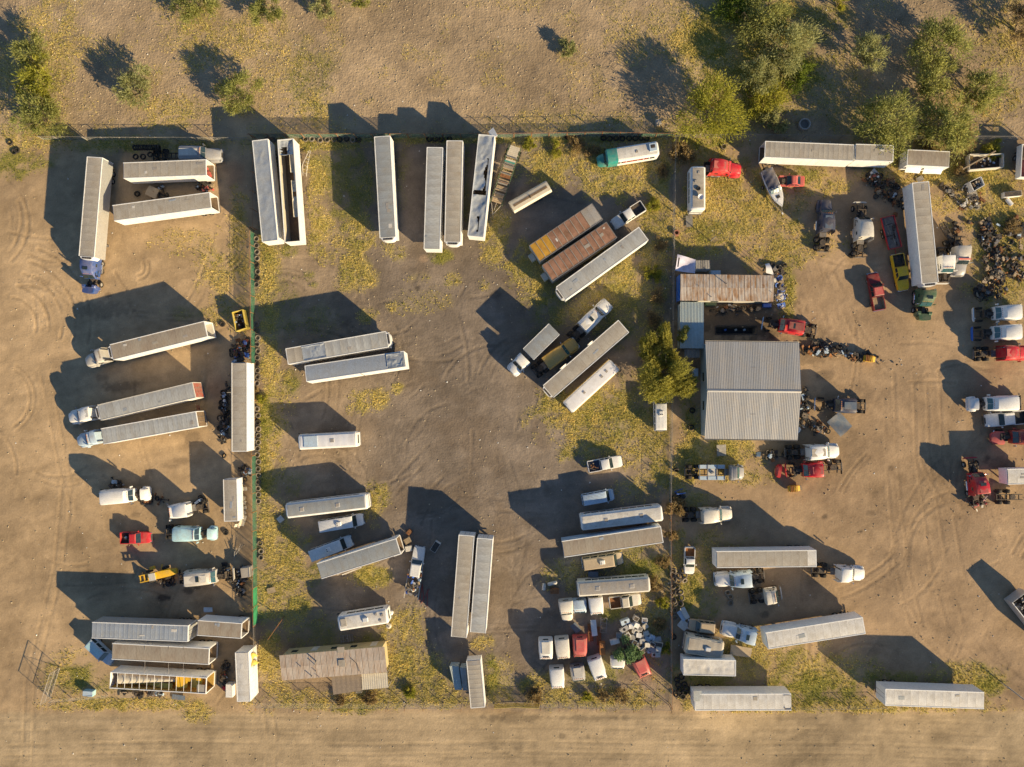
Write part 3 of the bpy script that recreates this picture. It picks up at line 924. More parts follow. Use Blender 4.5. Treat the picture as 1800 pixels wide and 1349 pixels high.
    if wheels:
        for x in ((1.6, 2.85) if L > 9.5 else (1.6,)):
            for s in (-1, 1):
                wheel(t, x, s * (w2 - .32), .5, .56)
            ob('axle', MB().cyl((x, -w2 + .5, .5), (x, w2 - .5, .5), .07, n=8), 'steel_dark', t)
        for s in (-1, 1):
            ob('mud_flap', MB().box(.75 - .01, .77, s * (w2 - .35) - .3, s * (w2 - .35) + .3, .3, deck - .1), 'rubber', t)
    if legs:
        x = L - 2.6 if L > 8 else L - 1.2
        for s in (-1, 1):
            g = ob('landing_leg', MB().box(x - .08, x + .08, s * .85 - .08, s * .85 + .08, .06, deck - .05), 'steel_grey', t)
            ob('foot_plate', MB().box(x - .2, x + .2, s * .85 - .2, s * .85 + .2, 0, .06), 'steel_grey', g)
    if reefer:
        out = [(L + .55 * math.sqrt(max(0, 1 - (abs(y) / 1.12) ** 3)), y) for y in np.linspace(-1.1, 1.1, 11)]
        m = MB()
        lo = [(L + .01, -1.1, 2.3)] + [(x, y, 2.3) for x, y in out] + [(L + .01, 1.1, 2.3)]
        hi = [(x, y, h - .05) for x, y, z in lo]
        m.loft([lo, hi])
        u = ob('cooling_unit', m, 'white_paint', t)
        ob('fan_grille', MB().box(L + .12, L + .40, -.78, .78, h - .06, h - .02), 'black', u)
        for i in range(5):
            ob('grille_bar', MB().box(L + .13, L + .39, -.62 + i * .31 - .02, -.62 + i * .31 + .02, h - .02, h - .005), 'steel_grey', u)
    t['len'] = L
    return t, L


# ------------------------------------------------------------------ road tractors
def cab_mb(cb, xw, h, low=.95):
    l = xw - cb
    hb = max(h, 2.7)
    S = [sec(cb, [(1.05, low), (1.18, low + .25), (1.2, 2.3), (1.16, hb - .45), (1.0, hb - .10), (.75, hb), (0, hb + .04)]),
         sec(cb + .12, [(1.08, low), (1.21, low + .25), (1.23, 2.3), (1.19, hb - .42), (1.03, hb - .06), (.78, hb + .03), (0, hb + .07)]),
         sec(cb + l * .45, [(1.08, low), (1.21, low + .25), (1.22, 2.3), (1.14, hb - .42), (.98, hb - .08), (.74, hb), (0, hb + .05)]),
         sec(xw - 1.05, [(1.06, low), (1.18, low + .25), (1.19, 2.2), (1.05, hb - .60 if hb > 3.2 else 2.6), (.88, hb - .30 if hb > 3.2 else 2.72), (.66, hb - .20 if hb > 3.2 else 2.76), (0, hb - .15 if hb > 3.2 else 2.8)]),
         sec(xw - .62, [(1.05, low), (1.15, low + .25), (1.15, 2.1), (1.0, 2.6), (.88, 2.76), (.66, 2.82), (0, 2.87)]),
         sec(xw - .52, [(1.04, low), (1.13, low + .25), (1.13, 2.06), (.99, 2.52), (.86, 2.66), (.64, 2.72), (0, 2.77)]),
         sec(xw, [(.98, low), (1.04, low + .25), (1.04, 1.8), (1.0, 1.95), (.9, 2.04), (.66, 2.09), (0, 2.13)])]
    return MB().loft(S)


def hood_mb(l, narrow=1.0):
    """hood with fenders; x from 0 (cowl) to l (nose)"""
    n = narrow
    S = [sec(0, [(.82, 1.0), (.95 * n, 1.3), (.96 * n, 1.72), (.88 * n, 1.95), (.62, 2.05), (0, 2.10)]),
         sec(l * .45, [(.8, .95), (.92 * n, 1.25), (.9 * n, 1.66), (.78 * n, 1.85), (.52, 1.93), (0, 1.97)]),
         sec(l * .82, [(.75, .9), (.86 * n, 1.2), (.82 * n, 1.5), (.66 * n, 1.68), (.42, 1.74), (0, 1.77)]),
         sec(l * .97, [(.7, .85), (.78 * n, 1.1), (.72 * n, 1.35), (.56 * n, 1.5), (.34, 1.55), (0, 1.57)]),
         sec(l, [(.6, .85), (.66 * n, 1.0), (.6 * n, 1.2), (.45 * n, 1.32), (.26, 1.36), (0, 1.38)])]
    m = MB().loft(S)
    for s in (-1, 1):
        fs = []
        for x, zt, yo in ((-.12, 1.0, 1.14), (.12, 1.2, 1.2), (l * .35, 1.3, 1.22), (l * .7, 1.2, 1.2), (l * .93, 1.0, 1.08), (l * 1.0, .85, .9)):
            fs.append([(x, s * .6, .62), (x, s * yo, .66), (x, s * yo, zt - .16), (x, s * (yo - .12), zt), (x, s * .6, zt + .06)])
        if s < 0:
            fs = [list(reversed(q)) for q in fs]
        m.loft(fs)
    return m


def engine_mb(seed):
    rg = random.Random(seed)
    m = MB().box(-.2, 1.15, -.36, .36, .7, 1.45).box(-.1, .95, -.22, .22, 1.45, 1.66).box(1.2, 1.32, -.55, .55, .75, 1.65)
    for i in range(9):
        m.obox((rg.uniform(-.3, 1.2), rg.choice((-1, 1)) * rg.uniform(.35, .75), rg.uniform(.9, 1.5)), (rg.uniform(.15, .5), rg.uniform(.12, .35), rg.uniform(.12, .4)), rz=rg.uniform(-.4, .4))
    m.cyl((.2, .55, 1.25), (.75, .55, 1.35), .16, n=9).cyl((-.1, -.5, 1.3), (1.1, -.62, 1.4), .07, n=6).cyl((.5, -.2, 1.6), (1.25, .35, 1.5), .06, n=6)
    return m


GT = 'heavy trucks kept in the yard'


def tractor(rear, front, label, m, roofh=3.6, hood='on', cb=None, hl=1.85, chassis=True, wheels=True, roofm=None, hoodm=None, visor=False, stack=True,
            seed=None, z=2.0, tank=True, name='semi_truck', roof_hatch=False, lights=True, sideskirt=False, fifth=True, junk=False, window=True):
    seed = seed if seed is not None else int(front[0] * 3 + front[1])
    rg = random.Random(seed)
    loc, L, rz = place(rear, front, z)
    t = thing(name, label, 'truck', loc, rz, GT)
    hl *= 1.07
    xw = L - hl
    if cb is not None:
        cb *= 1.07
    if cb is None:
        cb = max(1.4, xw - 3.1)
    body = ob('cab', cab_mb(cb, xw, roofh), m, t)
    # panes sit a little proud of the cab skin
    for s in (-1, 1):
        ob('windshield', MB().slab((xw - .03, s * .03, 2.16), (xw - .03 + .0, s * .93, 2.07), (xw - .50, s * .82, 2.70), (xw - .50, s * .03, 2.80), .03 * s), 'glass_teal' if seed % 2 else 'glass', body)
        ob('side_window', MB().slab((xw - 1.35, s * 1.215, 1.75), (xw - .35, s * 1.115, 1.75), (xw - .62, s * 1.085, 2.42), (xw - 1.3, s * 1.13, 2.46), .02 * -s), 'glass', body)
        if roofh > 3 and window:
            ob('sleeper_window', MB().box(cb + .5, cb + 1.0, *sorted((s * 1.19, s * 1.245)), 2.25, 2.6), 'glass', body)
        ob('door_seam', MB().box(xw - 1.42, xw - 1.40, *sorted((s * 1.19, s * 1.235)), 1.1, 2.2), 'black', body)
        mir = ob('mirror', MB().box(xw - .32, xw - .2, *sorted((s * 1.3, s * 1.5)), 1.75, 2.5).cyl((xw - .3, s * 1.05, 2.3), (xw - .26, s * 1.35, 2.3), .025, n=5), m if rg.random() < .5 else 'chrome', t)
    if roofm:
        mw = .62
        ob('roof_cap', MB().slab((cb + .1, -mw, roofh + .085), (xw - 1.1, -mw * .9, roofh - (.12 if roofh > 3.2 else -.06)), (xw - 1.1, mw * .9, roofh - (.12 if roofh > 3.2 else -.06)), (cb + .1, mw, roofh + .085), .02), roofm, body)
    if roof_hatch:
        ob('roof_hatch', MB().obox((cb + (xw - cb) * .48, 0, roofh + .06), (.5, .85, .06), ry=.03), 'glass', body)
    if lights:
        for i in range(5):
            ob('marker_light', MB().box(-.05, .05, -.07, .07, 0, .06), 'orange', body, (xw - .66, -.6 + i * .3, 2.87 - abs(i - 2) * .02))
    if visor:
        ob('sun_visor', MB().slab((xw - .2, -.85, 2.66), (xw - .2, .85, 2.66), (xw - .58, .85, 2.86), (xw - .58, -.85, 2.86), .03), m, body)
    if roofh > 3.2:
        for s in (-1, 1):
            ob('side_extender', MB().slab((cb - .45, s * 1.2, 1.1), (cb + .02, s * 1.2, 1.1), (cb + .02, s * 1.17, roofh - .45), (cb - .38, s * 1.17, roofh - .55), .03), m, body)
    if chassis:
        ch = MB()
        for s in (-1, 1):
            ch.box(.05, L - .25, s * .42 - .045, s * .42 + .045, .72, .98)
        for x in np.arange(.15, L - .6, .75):
            ch.box(x, x + .1, -.4, .4, .76, .92)
        ob('chassis', ch, 'steel_dark', t)
        if fifth:
            ob('fifth_wheel', MB().cyl((1.55, 0, 1.0), (1.55, 0, 1.12), .48, n=14).box(1.0, 1.5, -.35, .35, .99, 1.08), 'grime', t)
        ob('catwalk', MB().box(cb - .75, cb - .05, -.55, .55, .99, 1.04), 'steel_grey', t)
        for x in (.75, 2.05):
            ob('rear_axle', MB().cyl((x, -.95, .52), (x, .95, .52), .12, n=8).cyl((x, -.01, .52), (x + .01, .4, .52), .25, n=8), 'steel_dark', t)
        ob('crossmember', MB().box(.0, .08, -.75, .75, .6, .85), 'steel_grey', t)
        if tank:
            for s in (-1, 1):
                ob('fuel_tank', MB().cyl((cb + .3, s * .92, .68), (cb + 1.75, s * .92, .68), .30, n=14), 'chrome', t)
    if wheels and chassis:
        for x in (.75, 2.05):
            for s in (-1, 1):
                if not (junk and rg.random() < .25):
                    wheel(t, x, s * .88, .52, .58, rim='rim')
        for s in (-1, 1):
            wheel(t, L - 1.05, s * 1.02, .52, .28)
            ob('mud_guard', MB().box(.15, .2, s * .88 - .3, s * .88 + .3, .5, 1.0), 'rubber', t)
    if chassis or hood == 'on':
        ob('bumper', MB().loft([[(L - .12, -1.15, .45), (L - .12, 1.15, .45), (L - .12, 1.15, .82), (L - .12, -1.15, .82)], [(L + .06, -.85, .45), (L + .06, .85, .45), (L + .06, .85, .82), (L + .06, -.85, .82)]]), 'chrome' if rg.random() < .4 else m, t)
    hm = hoodm or m
    hmesh = cached(('hood', round(hl, 2)), lambda: hood_mb(hl - .06))
    if hood == 'on':
        h = ob('hood', hmesh, hm, t, (xw + .03, 0, 0))
        ob('grille', MB().slab((hl - .02, -.42, .92), (hl - .02, .42, .92), (hl - .03, .36, 1.28), (hl - .03, -.36, 1.28), .03), 'black', h)
        for s in (-1, 1):
            ob('headlight', MB().slab((hl - .16, s * .72, .95), (hl - .38, s * 1.08, .95), (hl - .42, s * 1.05, 1.12), (hl - .2, s * .72, 1.15), .05 * s), 'chrome', h)
    elif hood == 'slid':
        h = ob('hood', hmesh, hm, t, (L - hl * .50, 0, .02), None, (.5, 1, .97))
    elif hood == 'open':
        h = ob('hood', hmesh, hm, t)
        h.location = (L - 1.35, 0, .30 + hl * .98)
        h.rotation_euler = (0, R(78), 0)
    if hood in ('open', 'off', 'slid'):
        ob('engine', cached(('engine', seed % 3), lambda: engine_mb(seed % 3)), 'grime', t, (xw + .1, 0, 0))
    if stack:
        for s in (-1, 1):
            ob('exhaust_stack', MB().cyl((cb - .16, s * .85, .9), (cb - .16, s * .85, min(roofh, 3.6) - .15), .075, n=8), 'chrome' if rg.random() < .6 else 'steel_dark', t)
    return t, L, xw, cb


def truck_cab(rear, front, label, m, roofh=2.5, roofm=None, shade='glass', z=1.5, group='truck cabs stripped off their frames', hood=0.0, marks=False):
    """cab shell lying on the ground: no frame, no wheels"""
    loc, L, rz = place(rear, front, z)
    t = thing('truck_cab', label, 'truck cab', loc, rz, group)
    hb = roofh
    w = 1.16
    xw = L - hood
    S = [sec(0, [(1.0, .05), (w - .03, .3), (w, 1.2), (w - .03, hb - .4), (w - .18, hb - .07), (.7, hb), (0, hb + .03)]),
         sec(.1, [(1.0, .05), (w, .3), (w + .03, 1.2), (w, hb - .38), (w - .15, hb - .04), (.72, hb + .03), (0, hb + .06)]),
         sec(xw * .62, [(1.0, .05), (w, .3), (w + .02, 1.2), (w - .06, hb - .4), (w - .22, hb - .10), (.68, hb - .02), (0, hb + .01)]),
         sec(xw - .48, [(1.0, .05), (w - .02, .3), (w - .02, 1.15), (w - .14, hb - .62), (w - .3, hb - .36), (.62, hb - .3), (0, hb - .26)]),
         sec(xw, [(.92, .05), (1.02, .3), (1.02, .9), (.98, 1.1), (.86, 1.2), (.6, 1.24), (0, 1.28)])]
    b = ob('cab', MB().loft(S), m, t)
    for s in (-1, 1):
        ob('windshield', MB().slab((xw - .03, s * .03, 1.33), (xw - .03, s * .85, 1.25), (xw - .44, s * .78, hb - .42), (xw - .44, s * .03, hb - .36), .03 * s), shade, b)
        ob('side_window', MB().slab((xw - 1.3, s * (w + .03), 1.0), (xw - .35, s * (w - .02), 1.0), (xw - .58, s * (w - .09), hb - .66), (xw - 1.25, s * (w - .03), hb - .6), .02 * -s), 'glass', b)
    if roofm:
        ob('roof_cap', MB().slab((.12, -.66, hb + .075), (xw * .6, -.62, hb + .03), (xw * .6, .62, hb + .03), (.12, .66, hb + .075), .02), roofm, b)
    ob('rear_window', MB().box(-.025, .02, -.45, .45, hb - 1.1, hb - .6), 'glass', b)
    for i in range(5):
        ob('marker_light', MB().box(-.05, .05, -.07, .07, 0, .06), 'orange', b, (xw - .62, -.6 + i * .3, hb - .2))
    if marks:
        ob('vent_slot', MB().box(xw - .95, xw - .8, -.5, .5, hb - .09, hb - .03), 'black', b)
    if hood:
        ob('hood', MB().loft([sec(xw - .02, [(.9, .1), (.96, .5), (.9, 1.0), (.6, 1.18), (0, 1.22)]), sec(xw + hood * .7, [(.9, .1), (.94, .5), (.82, .9), (.5, 1.04), (0, 1.08)]), sec(L, [(.7, .1), (.75, .4), (.62, .7), (.4, .8), (0, .82)])]), m, t)
    return t


# ------------------------------------------------------------------ cars, pickups, vans
def car(rear, front, label, m, kind='pickup', w=1.95, group='cars and pickups parked in the yard', z=1.1, roofm=None, bedm='black', load=None, rack=False, hood='on', wheels=True,
        ac=False, cat=None, bed_open=False, glass='glass', seed=0, h=None, nobed=False, bedw=None):
    loc, L, rz = place(rear, front, z)
    names = dict(pickup='pickup_truck', van='passenger_van', suv='station_wagon', sedan='sedan_car')
    cats = dict(pickup='pickup', van='van', suv='car', sedan='car')
    t = thing(names[kind], label, cat or cats[kind], loc, rz, group)
    w2 = w / 2
    H = h or dict(pickup=1.85, van=2.15, suv=1.8, sedan=1.4)[kind]
    belt = dict(pickup=1.15, van=1.25, suv=1.1, sedan=.92)[kind]
    if kind == 'pickup':
        x0, x1 = L * .36, L * .72
    elif kind == 'van':
        x0, x1 = 0, L * .86
    elif kind == 'suv':
        x0, x1 = 0, L * .74
    else:
        x0, x1 = L * .17, L * .72
    xs0 = x0 if kind == 'pickup' else 0
    hz = belt - .05

    def sx(x, ww, top, bot=.35):
        return sec(x, [(ww - .12, bot), (ww, bot + .15), (ww, top - .18), (ww - .07, top - .03), (ww - .3, top), (0, top + .02)])
    S = []
    if kind != 'pickup':
        S += [sx(0, w2 - .12, belt - .1), sx(.12, w2 - .03, belt)]
    else:
        S += [sx(x0, w2, belt)]
    S += [sx(x1 - .1, w2, belt)]
    lower = MB().loft(S)
    body = ob('body', lower, m, t)
    if hood == 'on':
        hd = ob('hood', MB().loft([sx(x1 - .1, w2 - .005, belt), sx(x1 + (L - x1) * .55, w2 - .02, hz - .02), sx(L - .22, w2 - .07, hz - .12), sx(L, w2 - .24, hz - .32)]), m, t)
        for s in (-1, 1):
            ob('headlight', MB().box(L - .2, L - .05, *sorted((s * (w2 - .42), s * (w2 - .12))), .62, .78), 'chrome', hd)
        ob('grille', MB().box(L - .06, L + .015, -.5, .5, .5, .78), 'black', hd)
    else:
        ob('engine_bay', MB().box(x1 - .1, L - .1, -w2 + .3, w2 - .3, .4, .72).box(x1 + .1, L - .4, -.3, .3, .72, .92).obox(((x1 + L) / 2, .5, .78), (.4, .25, .2), rz=.3), 'grime', t)
        for s in (-1, 1):
            ob('fender', MB().box(x1 - .1, L - .05, *sorted((s * (w2 - .28), s * (w2 - .02))), .4, belt - .1), m, t)
    ob('bumper', MB().box(L - .02, L + .1, -w2 + .12, w2 - .12, .38, .58), 'chrome' if kind != 'sedan' else m, t)
    ob('bumper', MB().box(-.12, .02, -w2 + .1, w2 - .1, .42, .6), 'chrome' if kind != 'sedan' else m, t)
    # greenhouse
    wt = w2 - (.17 if kind != 'van' else .1)
    rb = .10 if kind in ('pickup', 'van', 'suv') else .7
    wsl = dict(pickup=.62, van=.55, suv=.62, sedan=.75)[kind]
    a0, a1 = x0 + .02, x1 - .02
    b0, b1 = x0 + rb, x1 - wsl
    wb = w2 - .05
    gh = MB().loft([[(a0, -wb, belt), (a1, -wb, belt), (a1, wb, belt), (a0, wb, belt)], [(b0, -wt, H - .06), (b1, -wt, H - .06), (b1, wt, H - .06), (b0, wt, H - .06)],
                    [(b0 + .1, -wt + .14, H), (b1 - .12, -wt + .14, H), (b1 - .12, wt - .14, H), (b0 + .1, wt - .14, H)]])
    cabin = ob('cabin', gh, m, t)
    g = .03
    ob('windshield', MB().slab((a1 + .0, -wb + .1, belt + .06), (a1, wb - .1, belt + .06), (b1 + .06, wt - .06, H - .1), (b1 + .06, -wt + .06, H - .1), g), glass, cabin)
    ob('rear_window', MB().slab((a0, wb - .15, belt + .1), (a0, -wb + .15, belt + .1), (b0 - .01, -wt + .12, H - .14), (b0 - .01, wt - .12, H - .14), g), glass, cabin)
    nw = dict(pickup=1 if L < 5.4 else 2, van=4, suv=3, sedan=2)[kind]
    for s in (-1, 1):
        for i in range(nw):
            u0, u1 = (i + .08) / nw, (i + .92) / nw
            q = [(a0 + (a1 - .25 - a0) * u0, s * wb, belt + .08), (a0 + (a1 - .25 - a0) * u1, s * wb, belt + .08), (b0 + (b1 - b0) * u1, s * (wt + .01), H - .13), (b0 + (b1 - b0) * u0, s * (wt + .01), H - .13)]
            ob('side_window', MB().slab(*q, .025 * -s), glass, cabin)
        ob('mirror', MB().box(a1 - .45, a1 - .3, *sorted((s * (w2 + .04), s * (w2 + .24))), belt + .05, belt + .25), 'black' if seed % 2 else m, t)
    if roofm:
        ob('roof_skin', MB().box(b0 + .12, b1 - .16, -wt + .17, wt - .17, H - .01, H + .015), roofm, cabin)
    if kind == 'van':
        for i in range(7):
            ob('roof_rib', MB().box(b0 + .3, b1 - .35, -.012, .012, 0, .02), m, cabin, (0, -.66 + i * .22, H))
    if ac:
        a = ob('air_conditioner', MB().loft([[(L * .42, -.34, H), (L * .42 + .85, -.34, H), (L * .42 + .85, .34, H), (L * .42, .34, H)], [(L * .42 + .05, -.3, H + .26), (L * .42 + .72, -.26, H + .22), (L * .42 + .72, .26, H + .22), (L * .42 + .05, .3, H + .26)]]), 'white_paint', cabin)
        for s in (-1, 1):
            ob('fan_opening', MB().cyl((L * .42 + .22, s * .14, H + .26), (L * .42 + .22, s * .14, H + .275), .09, n=10), 'black', a)
    if kind == 'pickup' and not nobed:
        bw = bedw or w2
        zt = belt + .02
        b = ob('bed', MB().box(.05, x0 - .03, -bw + .06, bw - .06, .62, .70), bedm, t)
        for s in (-1, 1):
            bs_ = ob('bed_side', MB().box(.05, x0 - .03, *sorted((s * (bw - .11), s * bw)), .42, zt), m, t)
            ob('bed_lining', MB().box(.1, x0 - .08, *sorted((s * (bw - .14), s * (bw - .112))), .7, zt - .04), bedm, bs_)
            for q in (.18,):
                ob('wheel_arch', MB().box(L * .12, L * .28, *sorted((s * (bw - .32), s * (bw - .14))), .7, .92), bedm, b)
        ob('tailgate', MB().box(-.02, .06, -bw + .1, bw - .1, .5, zt - .02), m, t)
        ob('bulkhead', MB().box(x0 - .08, x0 - .01, -bw + .1, bw - .1, .6, zt), m, t)
    if wheels:
        r = .38 if kind in ('pickup', 'van', 'suv') else .32
        for x in (L * .2, L * .81):
            for s in (-1, 1):
                wheel(t, x, s * (w2 - .14), r, .25)
    return t, L


# ------------------------------------------------------------------ buses, motorhomes, box trucks
def rbox(x0, x1, w2, z0, z1, r=.25, end=.12, bow=.05):
    def hs(k, dz):
        ww = w2 - k
        zt = z1 - dz
        return [(ww - .08, z0), (ww, z0 + .1), (ww, zt - r), (ww - r * .3, zt - r * .35), (ww - r, zt), (0, zt + bow)]
    return MB().loft([sec(x0, hs(end, end * .6)), sec(x0 + end, hs(0, 0)), sec(x1 - end, hs(0, 0)), sec(x1, hs(end, end * .6))])


def bus(rear, front, label, body='white_paint', roofm='roof_white', h=3.1, w=2.5, hatches=(.3, .75), nwin=9, kind='bus', group='old buses and motorhomes', rail=None, cat='bus', name='passenger_bus', ac=(), vents=(), stripe=None, seed=0):
    loc, L, rz = place(rear, front, h)
    t = thing(name, label, cat, loc, rz, group)
    w2 = w / 2
    b = ob('body', rbox(0, L, w2, .45, h - .05, .32, .22), body, t)
    ob('roof_skin', MB().grid(lambda u, v: (.35 + u * (L - .75), (v - .5) * (w - .62), h - .02 + .05 * (1 - (2 * v - 1) ** 2) + .006 * math.sin(u * L * 5)), int(L * 6), 8).add([], []), roofm, b)
    for s in (-1, 1):
        for i in range(nwin):
            x = .7 + (L - 2.0) * i / nwin
            ob('side_window', MB().box(x, x + (L - 2.0) / nwin - .12, *sorted((s * (w2 - .02), s * (w2 + .012))), 1.6, 2.3), 'glass', b)
        if stripe:
            ob('stripe', MB().box(.3, L - .3, *sorted((s * (w2 - .02), s * (w2 + .008))), 1.15, 1.38), stripe, b)
        if rail:
            ob('roof_edge', MB().box(.1, L - .1, *sorted((s * (w2 - .05), s * (w2 + .03))), h - .42, h - .22), rail, b)
        ob('mirror', MB().box(L - .1, L + .1, *sorted((s * (w2 + .1), s * (w2 + .25))), 1.9, 2.4), 'black', t)
        ob('headlight', MB().box(L - .06, L + .03, *sorted((s * .65, s * .95)), .75, .95), 'chrome', t)
        for x in (L * .24, L * .8):
            wheel(t, x, s * (w2 - .2), .48, .3)
    ob('windshield', MB().slab((L - .02, -w2 + .25, 1.45), (L - .02, w2 - .25, 1.45), (L - .12, w2 - .32, 2.55), (L - .12, -w2 + .32, 2.55), .04), 'glass', b)
    ob('rear_window', MB().box(-.02, .1, -.7, .7, 1.6, 2.3), 'glass', b)
    for f in (0, 1):
        ob('bumper', MB().box(*((-.12, .02) if f == 0 else (L - .02, L + .12)), -w2 + .1, w2 - .1, .45, .7), 'steel_grey', t)
    for u in hatches:
        q = ob('roof_hatch', MB().box(L * u - .3, L * u + .3, -.28, .28, h + .02, h + .08), 'roof_worn_grey', b)
        ob('hatch_frame', MB().box(L * u - .36, L * u + .36, -.34, .34, h, h + .045), 'white_paint', q)
    for u, v in ac:
        a = ob('air_conditioner', MB().loft([[(L * u - .5, v - .35, h), (L * u + .45, v - .35, h), (L * u + .45, v + .35, h), (L * u - .5, v + .35, h)], [(L * u - .42, v - .28, h + .3), (L * u + .3, v - .26, h + .26), (L * u + .3, v + .26, h + .26), (L * u - .42, v + .28, h + .3)]]), 'white_paint', b)
    for u, v in vents:
        ob('roof_vent', MB().box(L * u - .18, L * u + .18, v - .18, v + .18, h, h + .12), 'roof_worn_grey', b)
    return t, L, b


def box_at(px, py, lx, ly, h, rz, name, label, cat, m, group=None, z=0.0, lid=None, lidname='lid', lidm=None, wall=None):
    p = P(px, py, h)
    t = thing(name, label, cat, (p.x, p.y, z), R(rz), group)
    b = ob('body', MB().box(-lx / 2, lx / 2, -ly / 2, ly / 2, 0, h - z), m, t)
    if lid:
        ob(lidname, MB().box(-lx / 2 + .04, lx / 2 - .04, -ly / 2 + .04, ly / 2 - .04, h - z, h - z + lid), lidm or m, t)
    return t


def tyre(px, py, label, group, r=.5, w=.3, z=0.0, tilt=0.0, az_=0.0, m='rubber', hgt=.15):
    p = P(px, py, hgt)
    me = cached(('wheel', r, w), lambda: ring(r * .58, r, w))
    o = ob('tyre', me, m, None, (p.x, p.y, z + w / 2 + (abs(math.sin(tilt)) * r * .7)), None)
    o.rotation_euler = (PI / 2 + tilt, 0, az_)
    return tag(o, label, 'tyre', group)


# ------------------------------------------------------------------ trees and shrubs
def limb(m, a, b, r0, r1, rg, n=3):
    a, b = Vector(a), Vector(b)
    pts = [a]
    for i in range(1, n):
        q = a.lerp(b, i / n) + Vector((rg.uniform(-1, 1), rg.uniform(-1, 1), rg.uniform(-.5, .8))) * (b - a).length * .07
        pts.append(q)
    pts.append(b)
    for i in range(n):
        m.cyl(pts[i], pts[i + 1], r0 + (r1 - r0) * i / n, r0 + (r1 - r0) * (i + 1) / n, 5, False)
    return pts


def tree(px, py, rpx, h, label, leaf='leaf_mesquite', name='mesquite_tree', cat='tree', dens=1.0, flat=.62, group='desert trees behind the yard', size=.32, nclump=None, bare=.0, squash=(1, 1), lump=False):
    seed = int(px * 13 + py * 7)
    rg = random.Random(seed)
    rng = np.random.default_rng(seed)
    p = P(px, py, h * .6)
    r = rpx * .092
    t = thing(name, label, cat, (p.x, p.y, 0), rg.uniform(0, 6), group)
    tm = MB()
    ns = rg.choice((2, 3, 3, 4)) if h > 2 else 3
    tips = []
    for k in range(ns):
        a = 2 * PI * k / ns + rg.uniform(-.5, .5)
        c = Vector((math.cos(a) * r * .32, math.sin(a) * r * .32, h * .42))
        limb(tm, (math.cos(a) * .12, math.sin(a) * .12, -.05), c, .05 + h * .022, .03 + h * .012, rg)
        for j in range(4):
            b = a + rg.uniform(-1.1, 1.1)
            e = Vector((math.cos(b) * r * rg.uniform(.5, .85), math.sin(b) * r * rg.uniform(.5, .85), h * rg.uniform(.55, .9)))
            limb(tm, c, e, .025 + h * .009, .015, rg)
            for q in range(2):
                f = e + Vector((rg.uniform(-1, 1) * r * .3, rg.uniform(-1, 1) * r * .3, rg.uniform(-.1, .2) * h))
                limb(tm, e, f, .02, .008, rg, 2)
                tips.append(f)
    ob('trunk', tm, 'bark', t)
    # crown: leafy sprays gathered in uneven clumps
    nc = nclump or int(14 + r * r * 2.1)
    cc = []
    while len(cc) < nc:
        v = rng.normal(size=3)
        v /= np.linalg.norm(v)
        v *= rng.uniform(.25, 1.0) ** .5
        if v[2] < -.45:
            continue
        lob = 1.05 + .26 * math.sin(3 * math.atan2(v[1], v[0]) + seed) + .13 * math.sin(5 * math.atan2(v[1], v[0]) + seed * 2)
        cc.append((v[0] * r * .86 * lob * squash[0], v[1] * r * .86 * lob * squash[1], h * .58 + v[2] * h * flat * .62))
    cc = np.array(cc)
    per = int((250 if lump else 190) * dens)
    cr = r * (rng.uniform(.20, .36, nc) if lump else rng.uniform(.10, .30, nc))
    C = np.repeat(cc, per, 0)
    Rr = np.repeat(cr, per)[:, None]
    off = rng.normal(size=(len(C), 3)) * np.array((.62, .62, .5))
    if lump:
        off /= np.linalg.norm(off, axis=1, keepdims=True) + 1e-6
        off[:, 2] = np.abs(off[:, 2]) * np.where(rng.random(len(off)) < .8, 1, -1)
        off *= rng.uniform(.6, 1.1, (len(off), 1)) * (1 + .25 * np.sin(off[:, :1] * 7 + off[:, 1:2] * 9 + Rr))
    pos = C + off * Rr
    pos[:, 2] = np.maximum(pos[:, 2], .08)
    out = (C - np.array((0, 0, h * .35))) / (np.linalg.norm(C - np.array((0, 0, h * .35)), axis=1, keepdims=True) + 1e-6)
    d = (.1 if lump else .8) * out + .5 * off / (np.linalg.norm(off, axis=1, keepdims=True) + 1e-6) + rng.normal(size=(len(C), 3)) * .5
    d /= np.linalg.norm(d, axis=1, keepdims=True)
    s = np.cross(d, rng.normal(size=(len(C), 3)))
    s /= np.linalg.norm(s, axis=1, keepdims=True) + 1e-6
    ln = size * rng.uniform(.7, 2.0, (len(C), 1))
    wd = ln * (rng.uniform(.2, .4, (len(C), 1)) if lump else rng.uniform(.09, .17, (len(C), 1)))
    V = np.stack([pos - d * ln * .5, pos + s * wd, pos + d * ln * .6, pos - s * wd], 1).reshape(-1, 3).astype(np.float32)
    n = len(C)
    me_ = bpy.data.meshes.new('crown')
    me_.vertices.add(n * 4); me_.vertices.foreach_set('co', V.ravel())
    me_.loops.add(n * 4); me_.loops.foreach_set('vertex_index', np.arange(n * 4, dtype=np.int32))
    me_.polygons.add(n); me_.polygons.foreach_set('loop_start', np.arange(n, dtype=np.int32) * 4)
    me_.update(calc_edges=True)
    tone = np.clip(np.repeat(rng.uniform(0, 1, nc), per) * .55 + rng.uniform(0, .5, n), 0, 1)
    A = me_.attributes.new('tone', 'FLOAT', 'POINT')
    A.data.foreach_set('value', np.repeat(tone, 4).astype(np.float32))
    me_.materials.append(None)
    ob('crown', me_, leaf, t)
    return t


